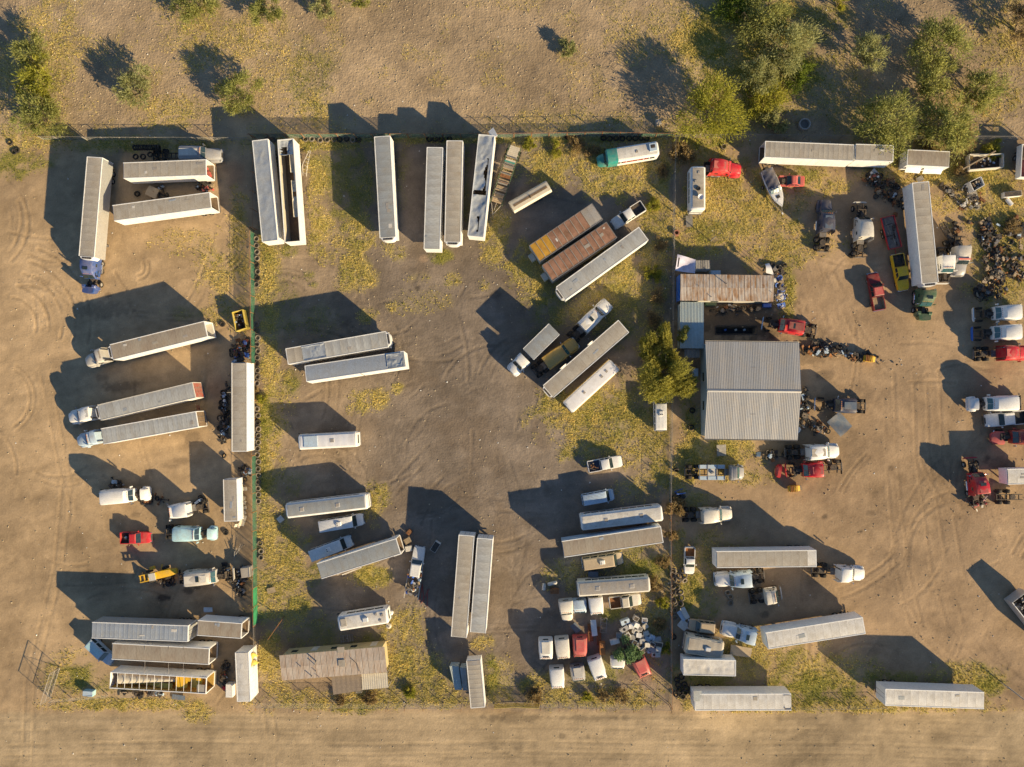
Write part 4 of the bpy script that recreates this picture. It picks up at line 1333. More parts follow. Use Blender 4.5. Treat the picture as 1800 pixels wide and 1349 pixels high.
# ------------------------------------------------------------------ fences
def chain_bay(L, h):
    m = MB()
    st = .22
    k = int(L / st)
    for i in range(-int(h / st), k):
        x = i * st
        a0 = max(0, -x); a1 = min(h, L - x)
        if a1 > a0 + .05:
            m.cyl((x + a0, 0, a0), (x + a1, 0, a1), 0.005, n=3, caps=False)
            m.cyl((L - x - a0, .004, a0), (L - x - a1, .004, a1), 0.005, n=3, caps=False)
    return m


def fence(pts, label, h=2.0, bay=3.0, cloth=None, cloth_h=1.75, arms=False, link=True, postm='galvanised', rails=True, sag=0.0, group=None, leanout=0.0, skip=()):
    a = P(*pts[0]); b = P(*pts[1])
    d = b - a
    L = d.length
    t = thing('chain_link_fence', label, 'fence', (a.x, a.y, 0), math.atan2(d.y, d.x), group)
    n = max(1, round(L / bay))
    B = L / n
    pm = cached(('post', h), lambda: MB().cyl((0, 0, -.1), (0, 0, h + .04), .06, n=6))
    am = cached(('arm', h), lambda: MB().cyl((0, 0, h), (0, -.34, h + .40), .04, n=5))
    lm = cached(('link', round(B, 2), h), lambda: chain_bay(B, h - .08), 0)
    for i in range(n + 1):
        ps = ob('post', pm, postm, t, (i * B, 0, 0), (random.uniform(-.03, .03), random.uniform(-.03, .03), 0))
        if arms:
            ob('wire_arm', am, 'rust_orange', ps, (0, 0, 0), (0, 0, leanout))
    for i in range(n):
        if i in skip:
            continue
        if rails:
            ob('top_rail', cached(('rail', round(B, 2)), lambda: MB().cyl((0, 0, 0), (B, 0, 0), .022, n=5)), postm, t, (i * B, 0, h))
        if link:
            ob('wire_mesh', lm, 'galvanised', t, (i * B, 0, .04))
        if cloth:
            sg = random.uniform(0, sag)
            ob('screen_panel', MB().grid(lambda u, v: (u * (B - .06) + .03, .03 + .05 * math.sin(PI * u) * math.sin(PI * v), .04 + v * (cloth_h - sg * math.sin(PI * u))), 8, 4), cloth, t, (i * B, 0, 0))
    return t


fence(((445, 243), (842, 243)), 'green screened fence at the north edge of the middle lot behind the trailers', cloth='screen_green', cloth_h=1.95, arms=True, postm='rust_orange')
fence(((842, 243), (1058, 240)), 'green screened fence run at the north edge behind the orange weeds', cloth='screen_green', arms=True, postm='rust_orange', cloth_h=1.3)
fence(((1058, 240), (1183, 243)), 'bowed green fence run behind the teal and white shuttle bus', cloth='screen_green', postm='rust_orange', cloth_h=1.6)
fence(((1188, 243), (1800, 247)), 'bare wire fence at the north edge of the scrap lot', h=1.8)
fence(((78, 246), (155, 247)), 'short wire fence at the far northwest corner of the left lot', h=1.7, cloth='screen_green', cloth_h=.6)
fence(((155, 247), (440, 248)), 'low wire fence along the north edge of the left lot', h=1.6)
fence(((452, 246), (452, 405)), 'shaded wire fence between left and middle lots beside the tallest trailers', h=1.9, arms=True, postm='rust_orange')
fence(((447, 405), (449, 640)), 'green screened fence between left and middle lots beside the row of tyres', cloth='screen_green', cloth_h=1.7, arms=True, postm='rust_orange', leanout=PI)
fence(((449, 640), (450, 800)), 'wire fence hidden behind the long tan trailer', h=1.9, arms=True, postm='rust_orange', leanout=PI)
fence(((450, 800), (452, 1030)), 'lower green screened fence between left and middle lots', cloth='screen_green', cloth_h=1.7, arms=True, postm='rust_orange', leanout=PI)
fence(((452, 1030), (453, 1095)), 'bright green screened fence section near the small beige trailer', cloth='screen_bright', cloth_h=1.8, arms=True, postm='rust_orange', leanout=PI)
fence(((453, 1095), (454, 1232)), 'wire fence beside the yellow tarp and white container', h=1.9)
fence(((1184, 246), (1181, 500)), 'tall wire fence between middle lot and scrap lot, northern run', h=2.1, postm='wood_grey')
fence(((1181, 500), (1176, 880)), 'wire fence between the middle lot and the big yellow green tree', h=2.1, cloth='screen_green', cloth_h=.5)
fence(((1176, 880), (1178, 1238)), 'rusty wire fence between middle lot and scrap lot, southern run', h=2.1, postm='rust_orange', cloth='screen_green', cloth_h=.4)
fence(((458, 1236), (812, 1237)), 'wire fence along the dirt road below the mobile home', h=1.9, arms=True)
fence(((950, 1235), (1176, 1240)), 'wire fence along the dirt road below the stripped truck cabs', h=1.9, arms=True)
fence(((1395, 1243), (1553, 1240)), 'low wire fence along the road between two long white trailers', h=1.2)
fence(((94, 1230), (190, 1222)), 'short wire fence beside the open gate of the left lot', h=1.2)


def gate(a, b, label, h=2.5, m='galvanised', link=True, braces=True, boards=False):
    pa, pb = P(*a), P(*b)
    d = pb - pa
    L = d.length
    t = thing('swing_gate', label, 'gate', (pa.x, pa.y, 0), math.atan2(d.y, d.x))
    for x in (0, L / 2, L):
        ob('upright', MB().cyl((x, 0, .1 if x else 0), (x, 0, h), .045, n=6), m, t)
    for z in (.15, h * .55, h):
        ob('rail', MB().cyl((0, 0, z), (L, 0, z), .04, n=6), m, t)
    if braces:
        ob('brace', MB().cyl((0, 0, .15), (L / 2, 0, h), .03, n=5).cyl((L, 0, .15), (L / 2, 0, h), .03, n=5), m, t)
    if link:
        ob('wire_mesh', chain_bay(L, h - .2), 'galvanised', t, (0, .03, .12))
    if boards:
        ob('screen_panel', MB().grid(lambda u, v: (u * L, -.04, .15 + v * (h - .2)), 8, 4), boards, t)
    return t


weave('screen_yellow', (0.50, 0.38, 0.09), 0.35)
gate((89, 1228), (106, 1174), 'open wire gate standing alone at the southwest corner of the left lot', 2.6)
gate((870, 1238), (907, 1236), 'left leaf of the yellowish road gate', 1.6, 'gate_yellow', False, True, 'screen_yellow')
gate((907.4, 1236), (947, 1238), 'right leaf of the yellowish road gate', 1.6, 'gate_yellow', False, True, 'screen_yellow')
gate((1757, 1198), (1796, 1228), 'slanting wire gate at the southeast corner by the last white trailer', 2.2)

# utility poles and posts
for px, py, h, lb in ((1398, 436 - 2, 5.0, 0),):
    pass


def pole(px, py, h, label, r=.09, m='wood_grey', cross=False):
    p = P(px, py)
    t = thing('wooden_pole', label, 'pole', (p.x, p.y, 0))
    ob('shaft', MB().cyl((0, 0, -.2), (0, 0, h), r, r * .75, 8), m, t)
    ob('cap', MB().cyl((0, 0, h), (0, 0, h + .06), r * .8, r * .5, 8), 'steel_grey', t)
    return t


pole(1249, 424, 3.4, 'thin pole in the grass south of the white camper')
pole(1186, 1222, 1.6, 'grey corner post at the south end of the scrap lot fence')
pole(500, 1083, 5.2, 'leaning rusty pole north of the mobile home', .06, 'rust_orange').rotation_euler = (R(28), R(-14), 0)
pole(424, 690, 5.5, 'slim pole beside the long tan trailer by the fence', .05)


# ------------------------------------------------------------------ buildings
def corner_box(c, z):
    return [P(x, y, z) for x, y in c]


def corrug(p0, p1, q0, q1, n, amp, name, m, parent, org, thick=0):
    """corrugated sheet from edge p0-p1 (eave) to q0-q1 (ridge); ribs run from eave to ridge"""
    mb = MB()
    k = n * 4

    def fn(u, v):
        a = p0.lerp(p1, u); b = q0.lerp(q1, u)
        p = a.lerp(b, v)
        ph = (u * n) % 1
        z = amp if ph < .25 else (0 if ph > .4 else amp * (1 - (ph - .25) / .15))
        return (p.x - org.x, p.y - org.y, p.z + z)
    mb.grid(fn, k, 6)
    return ob(name, mb.mesh(name, 20), m, parent)


# metal shop
sh = thing('metal_shop', 'large grey corrugated metal shop building with a low ridge roof', 'building', P(1322, 687, 0))
so = Vector(sh.location)
eN, eS, rdg = 4.5, 4.5, 5.0
A, B = P(1240, 600.5, eN), P(1405, 602.5, eN)
C, D = P(1243.5, 687, rdg), P(1408.5, 688.5, rdg)
E, F = P(1238.5, 771.5, eS), P(1402.5, 773.5, eS)
for nm, a, b, c, d in (('north', A, B, C, D), ('south', E, F, C, D)):
    NP = 14
    for i in range(NP):
        u0, u1 = i / NP, (i + 1) / NP - .0008
        corrug(a.lerp(b, u0), a.lerp(b, u1), c.lerp(d, u0), c.lerp(d, u1), 4, .022, 'roof_sheet', 'shop_roof', sh, so)
for a, b, s in ((A, B, 1), (E, F, -1)):
    ob('gutter', MB().slab(a - so + Vector((0, s * .02, -.10)), b - so + Vector((0, s * .02, -.10)), b - so + Vector((0, s * .16, -.04)), a - so + Vector((0, s * .16, -.04)), .03), 'galvanised', sh)
for u, v_ in ((.22, .5), (.5, .52), (.78, .48)):
    for (a, b, c, d) in ((A, B, C, D), (E, F, C, D)):
        p0 = a.lerp(b, u).lerp(c.lerp(d, u), v_) - so
        ob('lap_strip', MB().box(p0.x - .4, p0.x + .4, p0.y - .02, p0.y + .02, p0.z + .035, p0.z + .045), 'galvanised', sh) if u == .5 else None
ob('ridge_cap', MB().slab(C - so + Vector((0, -.22, .02)), D - so + Vector((0, -.22, .02)), D - so + Vector((0, 0, .10)), C - so + Vector((0, 0, .10)), .02).slab(C - so + Vector((0, 0, .10)), D - so + Vector((0, 0, .10)), D - so + Vector((0, .22, .02)), C - so + Vector((0, .22, .02)), .02), 'shop_roof', sh)


def wallq(a, b, zt_a, zt_b, inset=.15, ridge=None):
    n = Vector((b.y - a.y, a.x - b.x, 0)).normalized()
    return a, b


wx0, wx1 = P(1240, 600, eN).x + .25, P(1402, 773, eS).x - .25
wy0, wy1 = E.y + .3, A.y - .3
ry = C.y
for x, mname in ((wx0, 'west_wall'), (wx1, 'east_wall')):
    s = -1 if x == wx0 else 1
    m = MB()
    vs = [(x - so.x, wy0 - so.y, 0), (x - so.x, wy1 - so.y, 0), (x - so.x, wy1 - so.y, eN - .06), (x - so.x, ry - so.y, rdg - .1), (x - so.x, wy0 - so.y, eS - .06)]
    m.add(vs + [(p[0] - s * .12, p[1], p[2]) for p in vs], [(0, 1, 2, 3, 4), (9, 8, 7, 6, 5)] + [(i, (i + 1) % 5, 5 + (i + 1) % 5, 5 + i) for i in range(5)])
    w_ = ob('wall', m, 'shop_wall', sh)
    if s < 0:
        for y in (ry + 2.2, ry - 2.4):
            ob('window', MB().box(x - so.x - .03, x - so.x - .002, y - so.y - .7, y - so.y + .7, 1.5, 2.5), 'glass', w_)
    else:
        ob('roller_door', MB().box(x - so.x + .002, x - so.x + .05, ry - so.y - 4.5, ry - so.y - .8, 0, 3.8), 'steel_grey', w_)
        ob('roller_door', MB().box(x - so.x + .002, x - so.x + .05, ry - so.y + .8, ry - so.y + 4.5, 0, 3.8), 'steel_grey', w_)
for y0 in (wy0, wy1 - .12):
    ob('wall', MB().box(wx0 - so.x + .125, wx1 - so.x - .125, y0 - so.y, y0 - so.y + .12, 0, 4.44), 'shop_wall', sh)


def flat_building(c, h, label, name, cat, roofm, wallm, nribs, amp=.03, rise=.0, sheets=8, eave=.15, windows=True, wall_h=None, walls=True, posts=False):
    """roof corners c (photo px, NW NE SE SW) at height h; one-slope or low-crowned ribbed roof on four walls"""
    p = corner_box(c, h)
    cen = sum(p, Vector()) / 4
    t = thing(name, label, cat, (cen.x, cen.y, 0))
    o = Vector((cen.x, cen.y, 0))
    nw, ne, se_, sw = p
    for i in range(sheets):
        u0, u1 = i / sheets, (i + 1) / sheets - .002
        a, b = sw.lerp(se_, u0), sw.lerp(se_, u1)
        c_, d = nw.lerp(ne, u0), nw.lerp(ne, u1)
        if rise:
            mid0, mid1 = a.lerp(c_, .5) + Vector((0, 0, rise)), b.lerp(d, .5) + Vector((0, 0, rise))
            corrug(a, b, mid0, mid1, max(1, nribs // sheets), amp, 'roof_sheet', roofm, t, o)
            corrug(c_, d, mid0, mid1, max(1, nribs // sheets), amp, 'roof_sheet', roofm, t, o)
        else:
            corrug(a, b, c_, d, max(1, nribs // sheets), amp, 'roof_sheet', roofm, t, o)
    q = [v.lerp(cen, eave / 3.0) - o for v in p]
    zt = (wall_h or h) - .04
    if walls:
        for i in range(4):
            a, b = q[i].copy(), q[(i + 1) % 4].copy()
            a.z = b.z = 0
            n_ = Vector((b.y - a.y, a.x - b.x, 0)).normalized()
            if n_.dot(a + b) < 0:
                n_ = -n_
            m = MB().add([a, b, b + Vector((0, 0, zt)), a + Vector((0, 0, zt)), a - n_ * .1, b - n_ * .1, b - n_ * .1 + Vector((0, 0, zt)), a - n_ * .1 + Vector((0, 0, zt))],
                         [(0, 1, 2, 3), (7, 6, 5, 4), (0, 4, 5, 1), (1, 5, 6, 2), (2, 6, 7, 3), (3, 7, 4, 0)])
            w_ = ob('wall', m, wallm, t)
            if windows and (b - a).length > 6:
                k = int((b - a).length / 3)
                for j in range(k):
                    c0 = a.lerp(b, (j + .3) / k) + n_ * .004; c1 = a.lerp(b, (j + .62) / k) + n_ * .004
                    z0, z1 = (1.1, 2.1) if j % 3 != 1 else (.2, 2.1)
                    nm = 'window' if j % 3 != 1 else 'door'
                    wn_ = MB().add([c0 + Vector((0, 0, z0)), c1 + Vector((0, 0, z0)), c1 + Vector((0, 0, z1)), c0 + Vector((0, 0, z1))] + [v + n_ * .03 for v in (c0 + Vector((0, 0, z0)), c1 + Vector((0, 0, z0)), c1 + Vector((0, 0, z1)), c0 + Vector((0, 0, z1)))],
                                   [(3, 2, 1, 0), (4, 5, 6, 7), (0, 1, 5, 4), (1, 2, 6, 5), (2, 3, 7, 6), (3, 0, 4, 7)])
                    ob(nm, wn_, 'glass' if nm == 'window' else 'off_white', w_)
    if posts:
        for v in q:
            ob('post', MB().box(v.x - .06, v.x + .06, v.y - .06, v.y + .06, 0, zt), 'wood_grey', t)
    return t, o


# rusty roofed trailer house north of the shop
rh, ro = flat_building([(1196.5, 482), (1360.7, 484.5), (1360, 530.5), (1196, 528.7)], 3.1, 'long low building with a rust streaked metal roof north of the shop', 'trailer_house', 'house', 'house_roof_rusty', 'off_white', 64, .025, .12, 16)
ob('end_panel', MB().box(P(1196, 505, 3.1).x - ro.x - .09, P(1196, 505, 3.1).x - ro.x - .03, P(1196, 529, 3).y - ro.y + .1, P(1196, 482, 3).y - ro.y - .1, .1, 3.0), 'tarp_blue', rh)
for px, py, r, l in ((1276, 499, .07, .9), (1250, 522, .05, .3), (1228, 503, .04, .2), (1356, 514, .04, .2)):
    q = P(px, py, 3.2) - ro
    ob('vent_pipe', MB().cyl((q.x, q.y, 3.0), (q.x, q.y, 3.2 + l), r, n=8), 'steel_grey', rh)
# low blue roofed lean-to
flat_building([(1196, 531), (1237.3, 531.5), (1237, 613), (1195.5, 612.5)], 2.7, 'pale blue green ribbed lean-to roof between the rusty house and the shop', 'lean_to_shed', 'shed', 'shed_roof', 'shop_wall', 16, .04, 0, 4, windows=False)
flat_building([(1203, 614.5), (1230, 614.5), (1230, 629), (1203, 629)], 2.2, 'small grey slatted roof below the blue lean-to', 'slatted_canopy', 'canopy', 'wood_grey', 'wood_grey', 6, .05, 0, 6, walls=False, posts=True)
flat_building([(1223.5, 458), (1247.5, 458), (1248.5, 474), (1223.5, 474)], 2.5, 'small grey ribbed shed beside the white tarp canopy', 'storage_shed', 'shed', 'wood_grey', 'pale_blue', 8, .03, 0, 3, windows=False)
box_at(1258, 480, 1.6, .8, 1.2, 0, 'storage_box', 'pale blue box against the north wall of the rusty roofed house', 'box', 'pale_blue', lid=.05)
# tarp canopy
q = corner_box([(1191, 447.5), (1223, 456.5), (1221.5, 481), (1187, 476)], 2.6)
cen = sum(q, Vector()) / 4
tp_ = thing('tarp_canopy', 'sagging lavender white tarp canopy at the west end of the rusty roofed house', 'canopy', (cen.x, cen.y, 0))
qq = [v - Vector((cen.x, cen.y, 0)) for v in q]
ob('tarp', MB().grid(lambda u, v: tuple(qq[0].lerp(qq[1], u).lerp(qq[3].lerp(qq[2], u), v) + Vector((0, 0, -.35 * math.sin(PI * u) * math.sin(PI * v) + .1 * math.sin(5 * u + 3 * v)))), 14, 12,
                     lambda u, v: not (.06 < u < .17 and .2 < v < .75)), 'purple_white', tp_)
for v in qq:
    ob('post', MB().cyl((v.x, v.y, 0), (v.x, v.y, 2.6), .04, n=6), 'galvanised', tp_)
# crooked white awning sheet
q = corner_box([(1345, 464.5), (1352, 463), (1360.5, 483), (1347, 480)], 2.4)
cen = sum(q, Vector()) / 4
aw = thing('awning_sheet', 'pale twisted sheet awning at the northeast corner of the rusty roofed house', 'awning', (cen.x, cen.y, 0))
qq = [v - Vector((cen.x, cen.y, 0)) for v in q]
ob('sheet', MB().grid(lambda u, v: tuple(qq[0].lerp(qq[1], u).lerp(qq[3].lerp(qq[2], u), v) + Vector((0, 0, .2 * math.sin(4 * v)))), 6, 8), 'tarp_white', aw)
for v in qq:
    ob('post', MB().cyl((v.x, v.y, 0), (v.x, v.y, 2.4), .035, n=6), 'wood_grey', aw)

# mobile home by the road
mh, mo = flat_building([(491, 1152.5), (676, 1137), (681, 1182), (496, 1196.5)], 3.3, 'long mobile home with a weathered ribbed metal roof by the dirt road', 'mobile_home', 'house', 'house_roof', 'house_wall', 72, .014, .08, 18)
for px, py, r, l in ((556, 1163, .1, .9), (553, 1168, .07, .5), (529, 1172, .06, .35), (555, 1180, .06, .3), (548, 1189, .07, .5), (561, 1191, .04, .3), (622, 1162, .06, .25)):
    v = P(px, py, 3.4) - mo
    ob('vent_pipe', MB().cyl((v.x, v.y, 3.2), (v.x, v.y, 3.4 + l), r, n=8), 'galvanised', mh)
v = P(601, 1166, 3.4) - mo
ob('roof_patch', MB().obox((v.x, v.y, 3.48), (1.1, 1.1, .03), rz=.08), 'roof_tan', mh)
v0 = P(617, 1158, 3.5) - mo
v1 = P(634, 1184, 3.5) - mo
ob('cable', MB().tube([v0, v0.lerp(v1, .4) + Vector((.35, .1, 0)), v1], .03), 'black', mh)
v = P(599, 1143, 3.4) - mo
ob('roof_patch', MB().obox((v.x, v.y, 3.36), (1.15, .9, .05), rz=.08), 'roof_tan', mh)
flat_building([(582.5, 1189.5), (634, 1186), (636.5, 1214), (586, 1221.5)], 2.7, 'brown flat porch roof on the south side of the mobile home', 'porch', 'porch', 'porch_roof_brown', 'house_wall', 6, .015, 0, 2, windows=False, walls=False, posts=True)
flat_building([(635.5, 1185.5), (681, 1182.5), (683, 1209), (637, 1213)], 2.75, 'pale cream carport roof at the east end of the mobile home', 'carport', 'carport', 'cream', 'house_wall', 12, .02, 0, 4, windows=False, walls=False, posts=True)
p = P(630, 1216, 2.3)
pg = thing('pergola_slats', 'row of dark slats at the corner of the brown porch', 'pergola', (p.x, p.y, 0), .07)
for i in range(5):
    ob('slat', MB().box(-.42 + i * .2, -.34 + i * .2, -.28, .28, 2.25, 2.32), 'wood_grey', pg)
for s in (-.4, .46):
    ob('post', MB().box(s - .04, s + .04, -.27, -.2, 0, 2.24), 'wood_grey', pg)
# lean-to beside small box trailer at the road
flat_building([(790, 1171), (806, 1171.5), (812, 1213), (799.5, 1213)], 2.0, 'low greenish shed leaning beside the small tan box trailer', 'garden_shed', 'shed', 'shed_roof', 'shop_wall', 6, .03, 0, 3, windows=False)
flat_building([(808, 1174), (819, 1174), (822, 1214), (814, 1214)], 2.2, 'narrow pale shed squeezed against the small tan box trailer', 'narrow_shed', 'shed', 'roof_grey', 'shop_wall', 4, .03, 0, 2, windows=False)


# ------------------------------------------------------------------ semi-trailers
GTR = 'long box trailers stored in the yard'
G2 = dict(group=GTR)
# left lot
trailer((166.4, 277), (152, 451), 'grey roofed box trailer coupled behind the bright blue truck', roofm='roof_tan', wallm='aluminium_wall', reefer=True, **G2)
t, L = trailer((362, 294.5), (216.8, 300.2), 'tan roofed trailer with open rear end beside the stacked tyres', doors='open', roofm='roof_tan', legs=True, **G2)
ob('load', MB().obox((.8, .4, 1.6), (.8, .7, .7), rz=.3).obox((1.2, -.5, 1.5), (.6, .6, .5)), 'red_faded', t)
t, L = trailer((369.5, 352), (199, 375), 'tan roofed trailer with open rear doors, second south of the stacked tyres', doors='open', roofm='roof_tan', **G2)
trailer((361.5, 578.4), (196, 619.5), 'tan roofed trailer with open white rear hitched to the silver truck', doors='none', roofm='roof_tan', reefer=True, inner='white_wall', floorm='off_white', wallm='white_wall', **G2)
trailer((340.5, 686), (174, 725.7), 'grey roofed trailer with red rusty rear end behind a white truck', roofm='roof_grey', reefer=True, doorm='rust_red', rail='off_white', **G2)
trailer((346, 737.3), (179.5, 767.5), 'ribbed grey trailer with bare brown rear end behind the pale silver truck', roofm='roof_grey', pan=.8, doorm='plywood_floor', amp=.6, **G2)
trailer((420.8, 793.5), (420.5, 638), 'long tan roofed trailer standing against the tyre lined fence', roofm='roof_tan', wheels=True, w=2.5, **G2)
trailer((406, 916.3), (404.2, 842.8), 'short tan box trailer with chairs stacked along its east side', roofm='roof_tan', w=2.25, h=3.4, pan=3.1, **G2)
trailer((330, 1114.3), (161.3, 1108), 'ribbed silver grey trailer, northernmost of three by the southwest gate', roofm='roof_silver', pan=.75, amp=1.0, wallm='aluminium_wall', doors='shut', **G2)
trailer((424, 1109.5), (347, 1104), 'short beige trailer with torn end beside the bright green fence', roofm='roof_tan', pan=2.0, w=2.45, doors='open', wheels=True, **G2)
t, L = trailer((367, 1154.5), (196.8, 1145.3), 'beige roofed trailer tied with ropes, middle of three by the southwest gate', roofm='roof_tan', pan=3.6, doors='open', **G2)
t, L = trailer((362, 1206), (193, 1196), 'roofless trailer skeleton with yellow insulation inside, beside the dirt road', roof='none', bow=13, doors='open', inner='insulation', floorm='insulation', rail='white_wall', **G2)
ob('roof_wreck', MB().grid(lambda u, v: (3.2 + u * 11.5, -1.0 + v * (.5 + 1.2 * u) + .35 * (1 - u), 3.0 + .7 * u + .3 * math.sin(v * 3)), 24, 6), 'cream', t)
ob('insulation_sheet', MB().grid(lambda u, v: (.8 + u * 4.4, -1.15 + v * 1.9, 3.55 + .2 * math.sin(u * 7 + v * 2)), 12, 6, lambda u, v: not (.42 < u < .6 and v > .5)), 'yellow', t)
ob('insulation_sheet', MB().grid(lambda u, v: (6.0 + u * 8.5, .35 + v * .85 - .5 * u, 3.1 + .25 * math.sin(u * 9)), 14, 4), 'gate_yellow', t)
ob('roof_panel', MB().box(.2, 1.5, -.1, 1.15, 3.98, 4.02), 'roof_tan', t)
t, L = trailer((428.5, 1233), (425, 1147), 'white panelled container trailer with yellow tarp at its side', roofm='roof_white', w=2.2, pan=2.7, h=3.6, wheels=False, legs=False, deck=.3, **G2)
ob('tarp', MB().grid(lambda u, v: (5.0 + u * 2.2 + .25 * math.sin(5 * v), -1.14 - v * (.2 + .3 * math.sin(PI * u)) - .06 * math.sin(9 * u), 2.6 - v * 2.0 + .2 * math.sin(8 * u + 2 * v)), 14, 10, lambda u, v: v < .55 + .4 * math.sin(11 * u)), 'gate_yellow', t)
# middle lot, north row
trailer((457, 246.5), (474.5, 424), 'silver trailer with dented torn front, westernmost of the north row', roofm='roof_silver', roof='crumple', amp=.33, seed=4, **G2)
t, L = trailer((501.5, 245.5), (514, 425), 'roofless white trailer with torn lining, second of the north row', roof='none', inner='cream', doors='shut', floorm='plywood_floor', **G2)
ob('torn_roof', crumpled_roof(2.4, 2.3, 9, .5, ((.4, .9, .1, .5),)), 'roof_silver', t, (.1, 0, 4.0))
ob('torn_roof', crumpled_roof(10.5, .75, 6, .5, ((.3, .42, .0, .6), (.6, .68, .2, 1))), 'cream', t, (2.2, .75, 3.75), (R(-14), 0, 0))
trailer((671.7, 240.3), (681.5, 417.5), 'clean grey roofed trailer standing alone in the north row', roofm='roof_grey', reefer=True, amp=.4, **G2)
trailer((764.4, 259.7), (759, 438), 'plain grey roofed trailer, left of a close pair in the north row', roofm='roof_grey', amp=.4, **G2)
trailer((799.3, 248), (795.5, 425.4), 'tan roofed trailer with cooling unit, right of a close pair in the north row', roofm='roof_tan', reefer=True, **G2)
t, L = trailer((855.5, 238), (836, 416), 'badly crumpled silver trailer with a ripped roof in the north row', roofm='roof_silver', roof='crumple', amp=1.0, seed=7, holes=((.22, .56, .66, .80), (.54, .585, .1, .85), (.8, .96, .5, .62)), **G2)
ob('loose_panel', MB().obox((-.6, .9, 3.4), (1.5, 1.1, .04), rx=.5, rz=.6), 'white_wall', t)
# rusty wide units
t, L = trailer((1050, 372), (939.7, 446), 'wide rusty roofed office trailer with yellow end, upper of two', h=3.9, w=3.15, roofm='roof_rust', wallm='grey_wall', pan=1.05, amp=.6, seams='roof_tan', patches=((0, .17, 'roof_worn_grey'), (.73, 1.0, 'roof_yellow')), rail='steel_grey', cat='trailer', **G2)
ob('generator_box', MB().box(L + .1, L + .9, -.6, .6, 1.2, 2.2), 'cream', t)
t, L = trailer((1075, 404.5), (962, 480.5), 'wide rusty brown roofed office trailer, lower of two', h=3.9, w=3.05, roofm='roof_rust', wallm='grey_wall', pan=1.05, amp=.6, seams='roof_worn_grey', rail='steel_grey', **G2)
ob('generator_box', MB().box(L + .1, L + .9, -.6, .6, 1.2, 2.2), 'cream', t)
t, L = trailer((1131, 411), (986, 516), 'slanting grey roofed trailer beside the rusty office trailers', roofm='roof_grey', reefer=True, amp=.35, **G2)
ob('roof_grate', MB().box(1.6, 2.8, -.1, .5, 4.06, 4.09), 'roof_worn_grey', t)
t, L = trailer((1096, 574), (964, 688.5), 'slanting tan trailer with ripped roof edge between gold truck and yellow edged bus', roofm='roof_tan', reefer=True, amp=1.0, **G2)
ob('peeled_sheet', MB().grid(lambda u, v: (5.2 + u * 1.1, -1.2 - v * .35, 4.05 + .35 * math.sin(PI * u) * v), 6, 4), 'roof_white', t)
ob('peeled_sheet', MB().grid(lambda u, v: (10.8 + u * 1.3, -1.25 - v * .3, 4.05 + .4 * math.sin(PI * u) * v), 6, 4), 'roof_white', t)
# centre pair
t, L = trailer((504.5, 627), (680, 596.5), 'patched grey and tan trailer, upper of the slanting centre pair', roofm='roof_grey', patches=((0, .14, 'roof_tan'), (.14, .42, 'roof_silver')), reefer=True, amp=.8, seed=3, **G2)
ob('loose_sheet', crumpled_roof(3.8, 2.2, 3, .3), 'roof_silver', t, (2.6, 0, 4.16))
t, L = trailer((538, 661), (712, 635), 'white trailer with a cracked middle, lower of the slanting centre pair', roofm='roof_silver', lean=R(-5), amp=.4, pan=3.8, seed=12, **G2)
ob('crack', MB().box(L * .54, L * .545 + .1, -1.28, 1.28, 4.045, 4.075), 'black', t)
ob('crack', MB().box(L * .54, L * .54 + .1, -1.34, -1.31, 1.4, 4.0), 'black', t)
ob('dented_sheet', crumpled_roof(2.6, 2.2, 5, .5), 'roof_silver', t, (L - 2.9, 0, 4.18))
t, L = trailer((700, 960.5), (561, 1004.5), 'grey roofed trailer with smashed open rear beside two white vans', doors='open', roofm='roof_grey', **G2)
for i in range(7):
    ob('plank', MB().obox((L - 2.6 - i * .25, 1.75 + i * .08, .3 + .05 * (i % 3)), (5.0 - i * .3, .18, .06), rz=.03 * (i - 3)), 'off_white' if i % 2 else 'wood', t)
trailer((820, 942), (806.5, 1120.5), 'plain tan roofed trailer, left of the upright pair near the road', roofm='roof_tan', w=2.5, **G2)
trailer((852.5, 947.5), (840, 1112.5), 'pale grey roofed trailer, right of the upright pair near the road', roofm='roof_grey', w=2.5, **G2)
trailer((840, 1244), (832.3, 1161), 'small tan box trailer beside the road gate with low sheds against it', roofm='roof_tan', w=2.3, h=3.3, patches=((.86, 1, 'roof_worn_grey'),), pan=.75, amp=.8, **G2)
trailer((1163.5, 940), (989.5, 966), 'tan roofed trailer with blue side below the white bus', roofm='roof_tan', wallm='pale_blue', amp=.4, **G2)
# right lot
trailer((1345, 262.6), (1500.5, 269), 'ribbed tan trailer with open west end along the north fence', doors='none', roofm='roof_tan', pan=.75, amp=.7, **G2)
trailer((1570, 270), (1504, 267.8), 'short tan trailer under the tree, butted to the ribbed tan trailer', roofm='roof_tan', wheels=False, **G2)
t, L = trailer((1595.5, 277), (1669, 280.5), 'short cream box trailer with torn side by the north fence', roofm='roof_tan', w=2.5, h=3.4, pan=2.2, **G2)
ob('torn_side', MB().grid(lambda u, v: (.3 + u * (L - .8), -1.28 - v * .7, 2.6 - v * .6 + .1 * math.sin(9 * u)), 12, 4, lambda u, v: not (.38 < u < .5)), 'white_wall', t)
trailer((1618, 321), (1635, 497.5), 'tan roofed trailer with long shaded white side hitched to the green truck', roofm='roof_tan', reefer=True, pan=1.3, amp=.6, **G2)
t, L = trailer((1434.6, 982), (1259.5, 984), 'beige roofed trailer north of the stripped white trucks in the scrap lot', roofm='roof_tan', amp=.4, patches=((0, .09, 'roof_white'),), **G2)
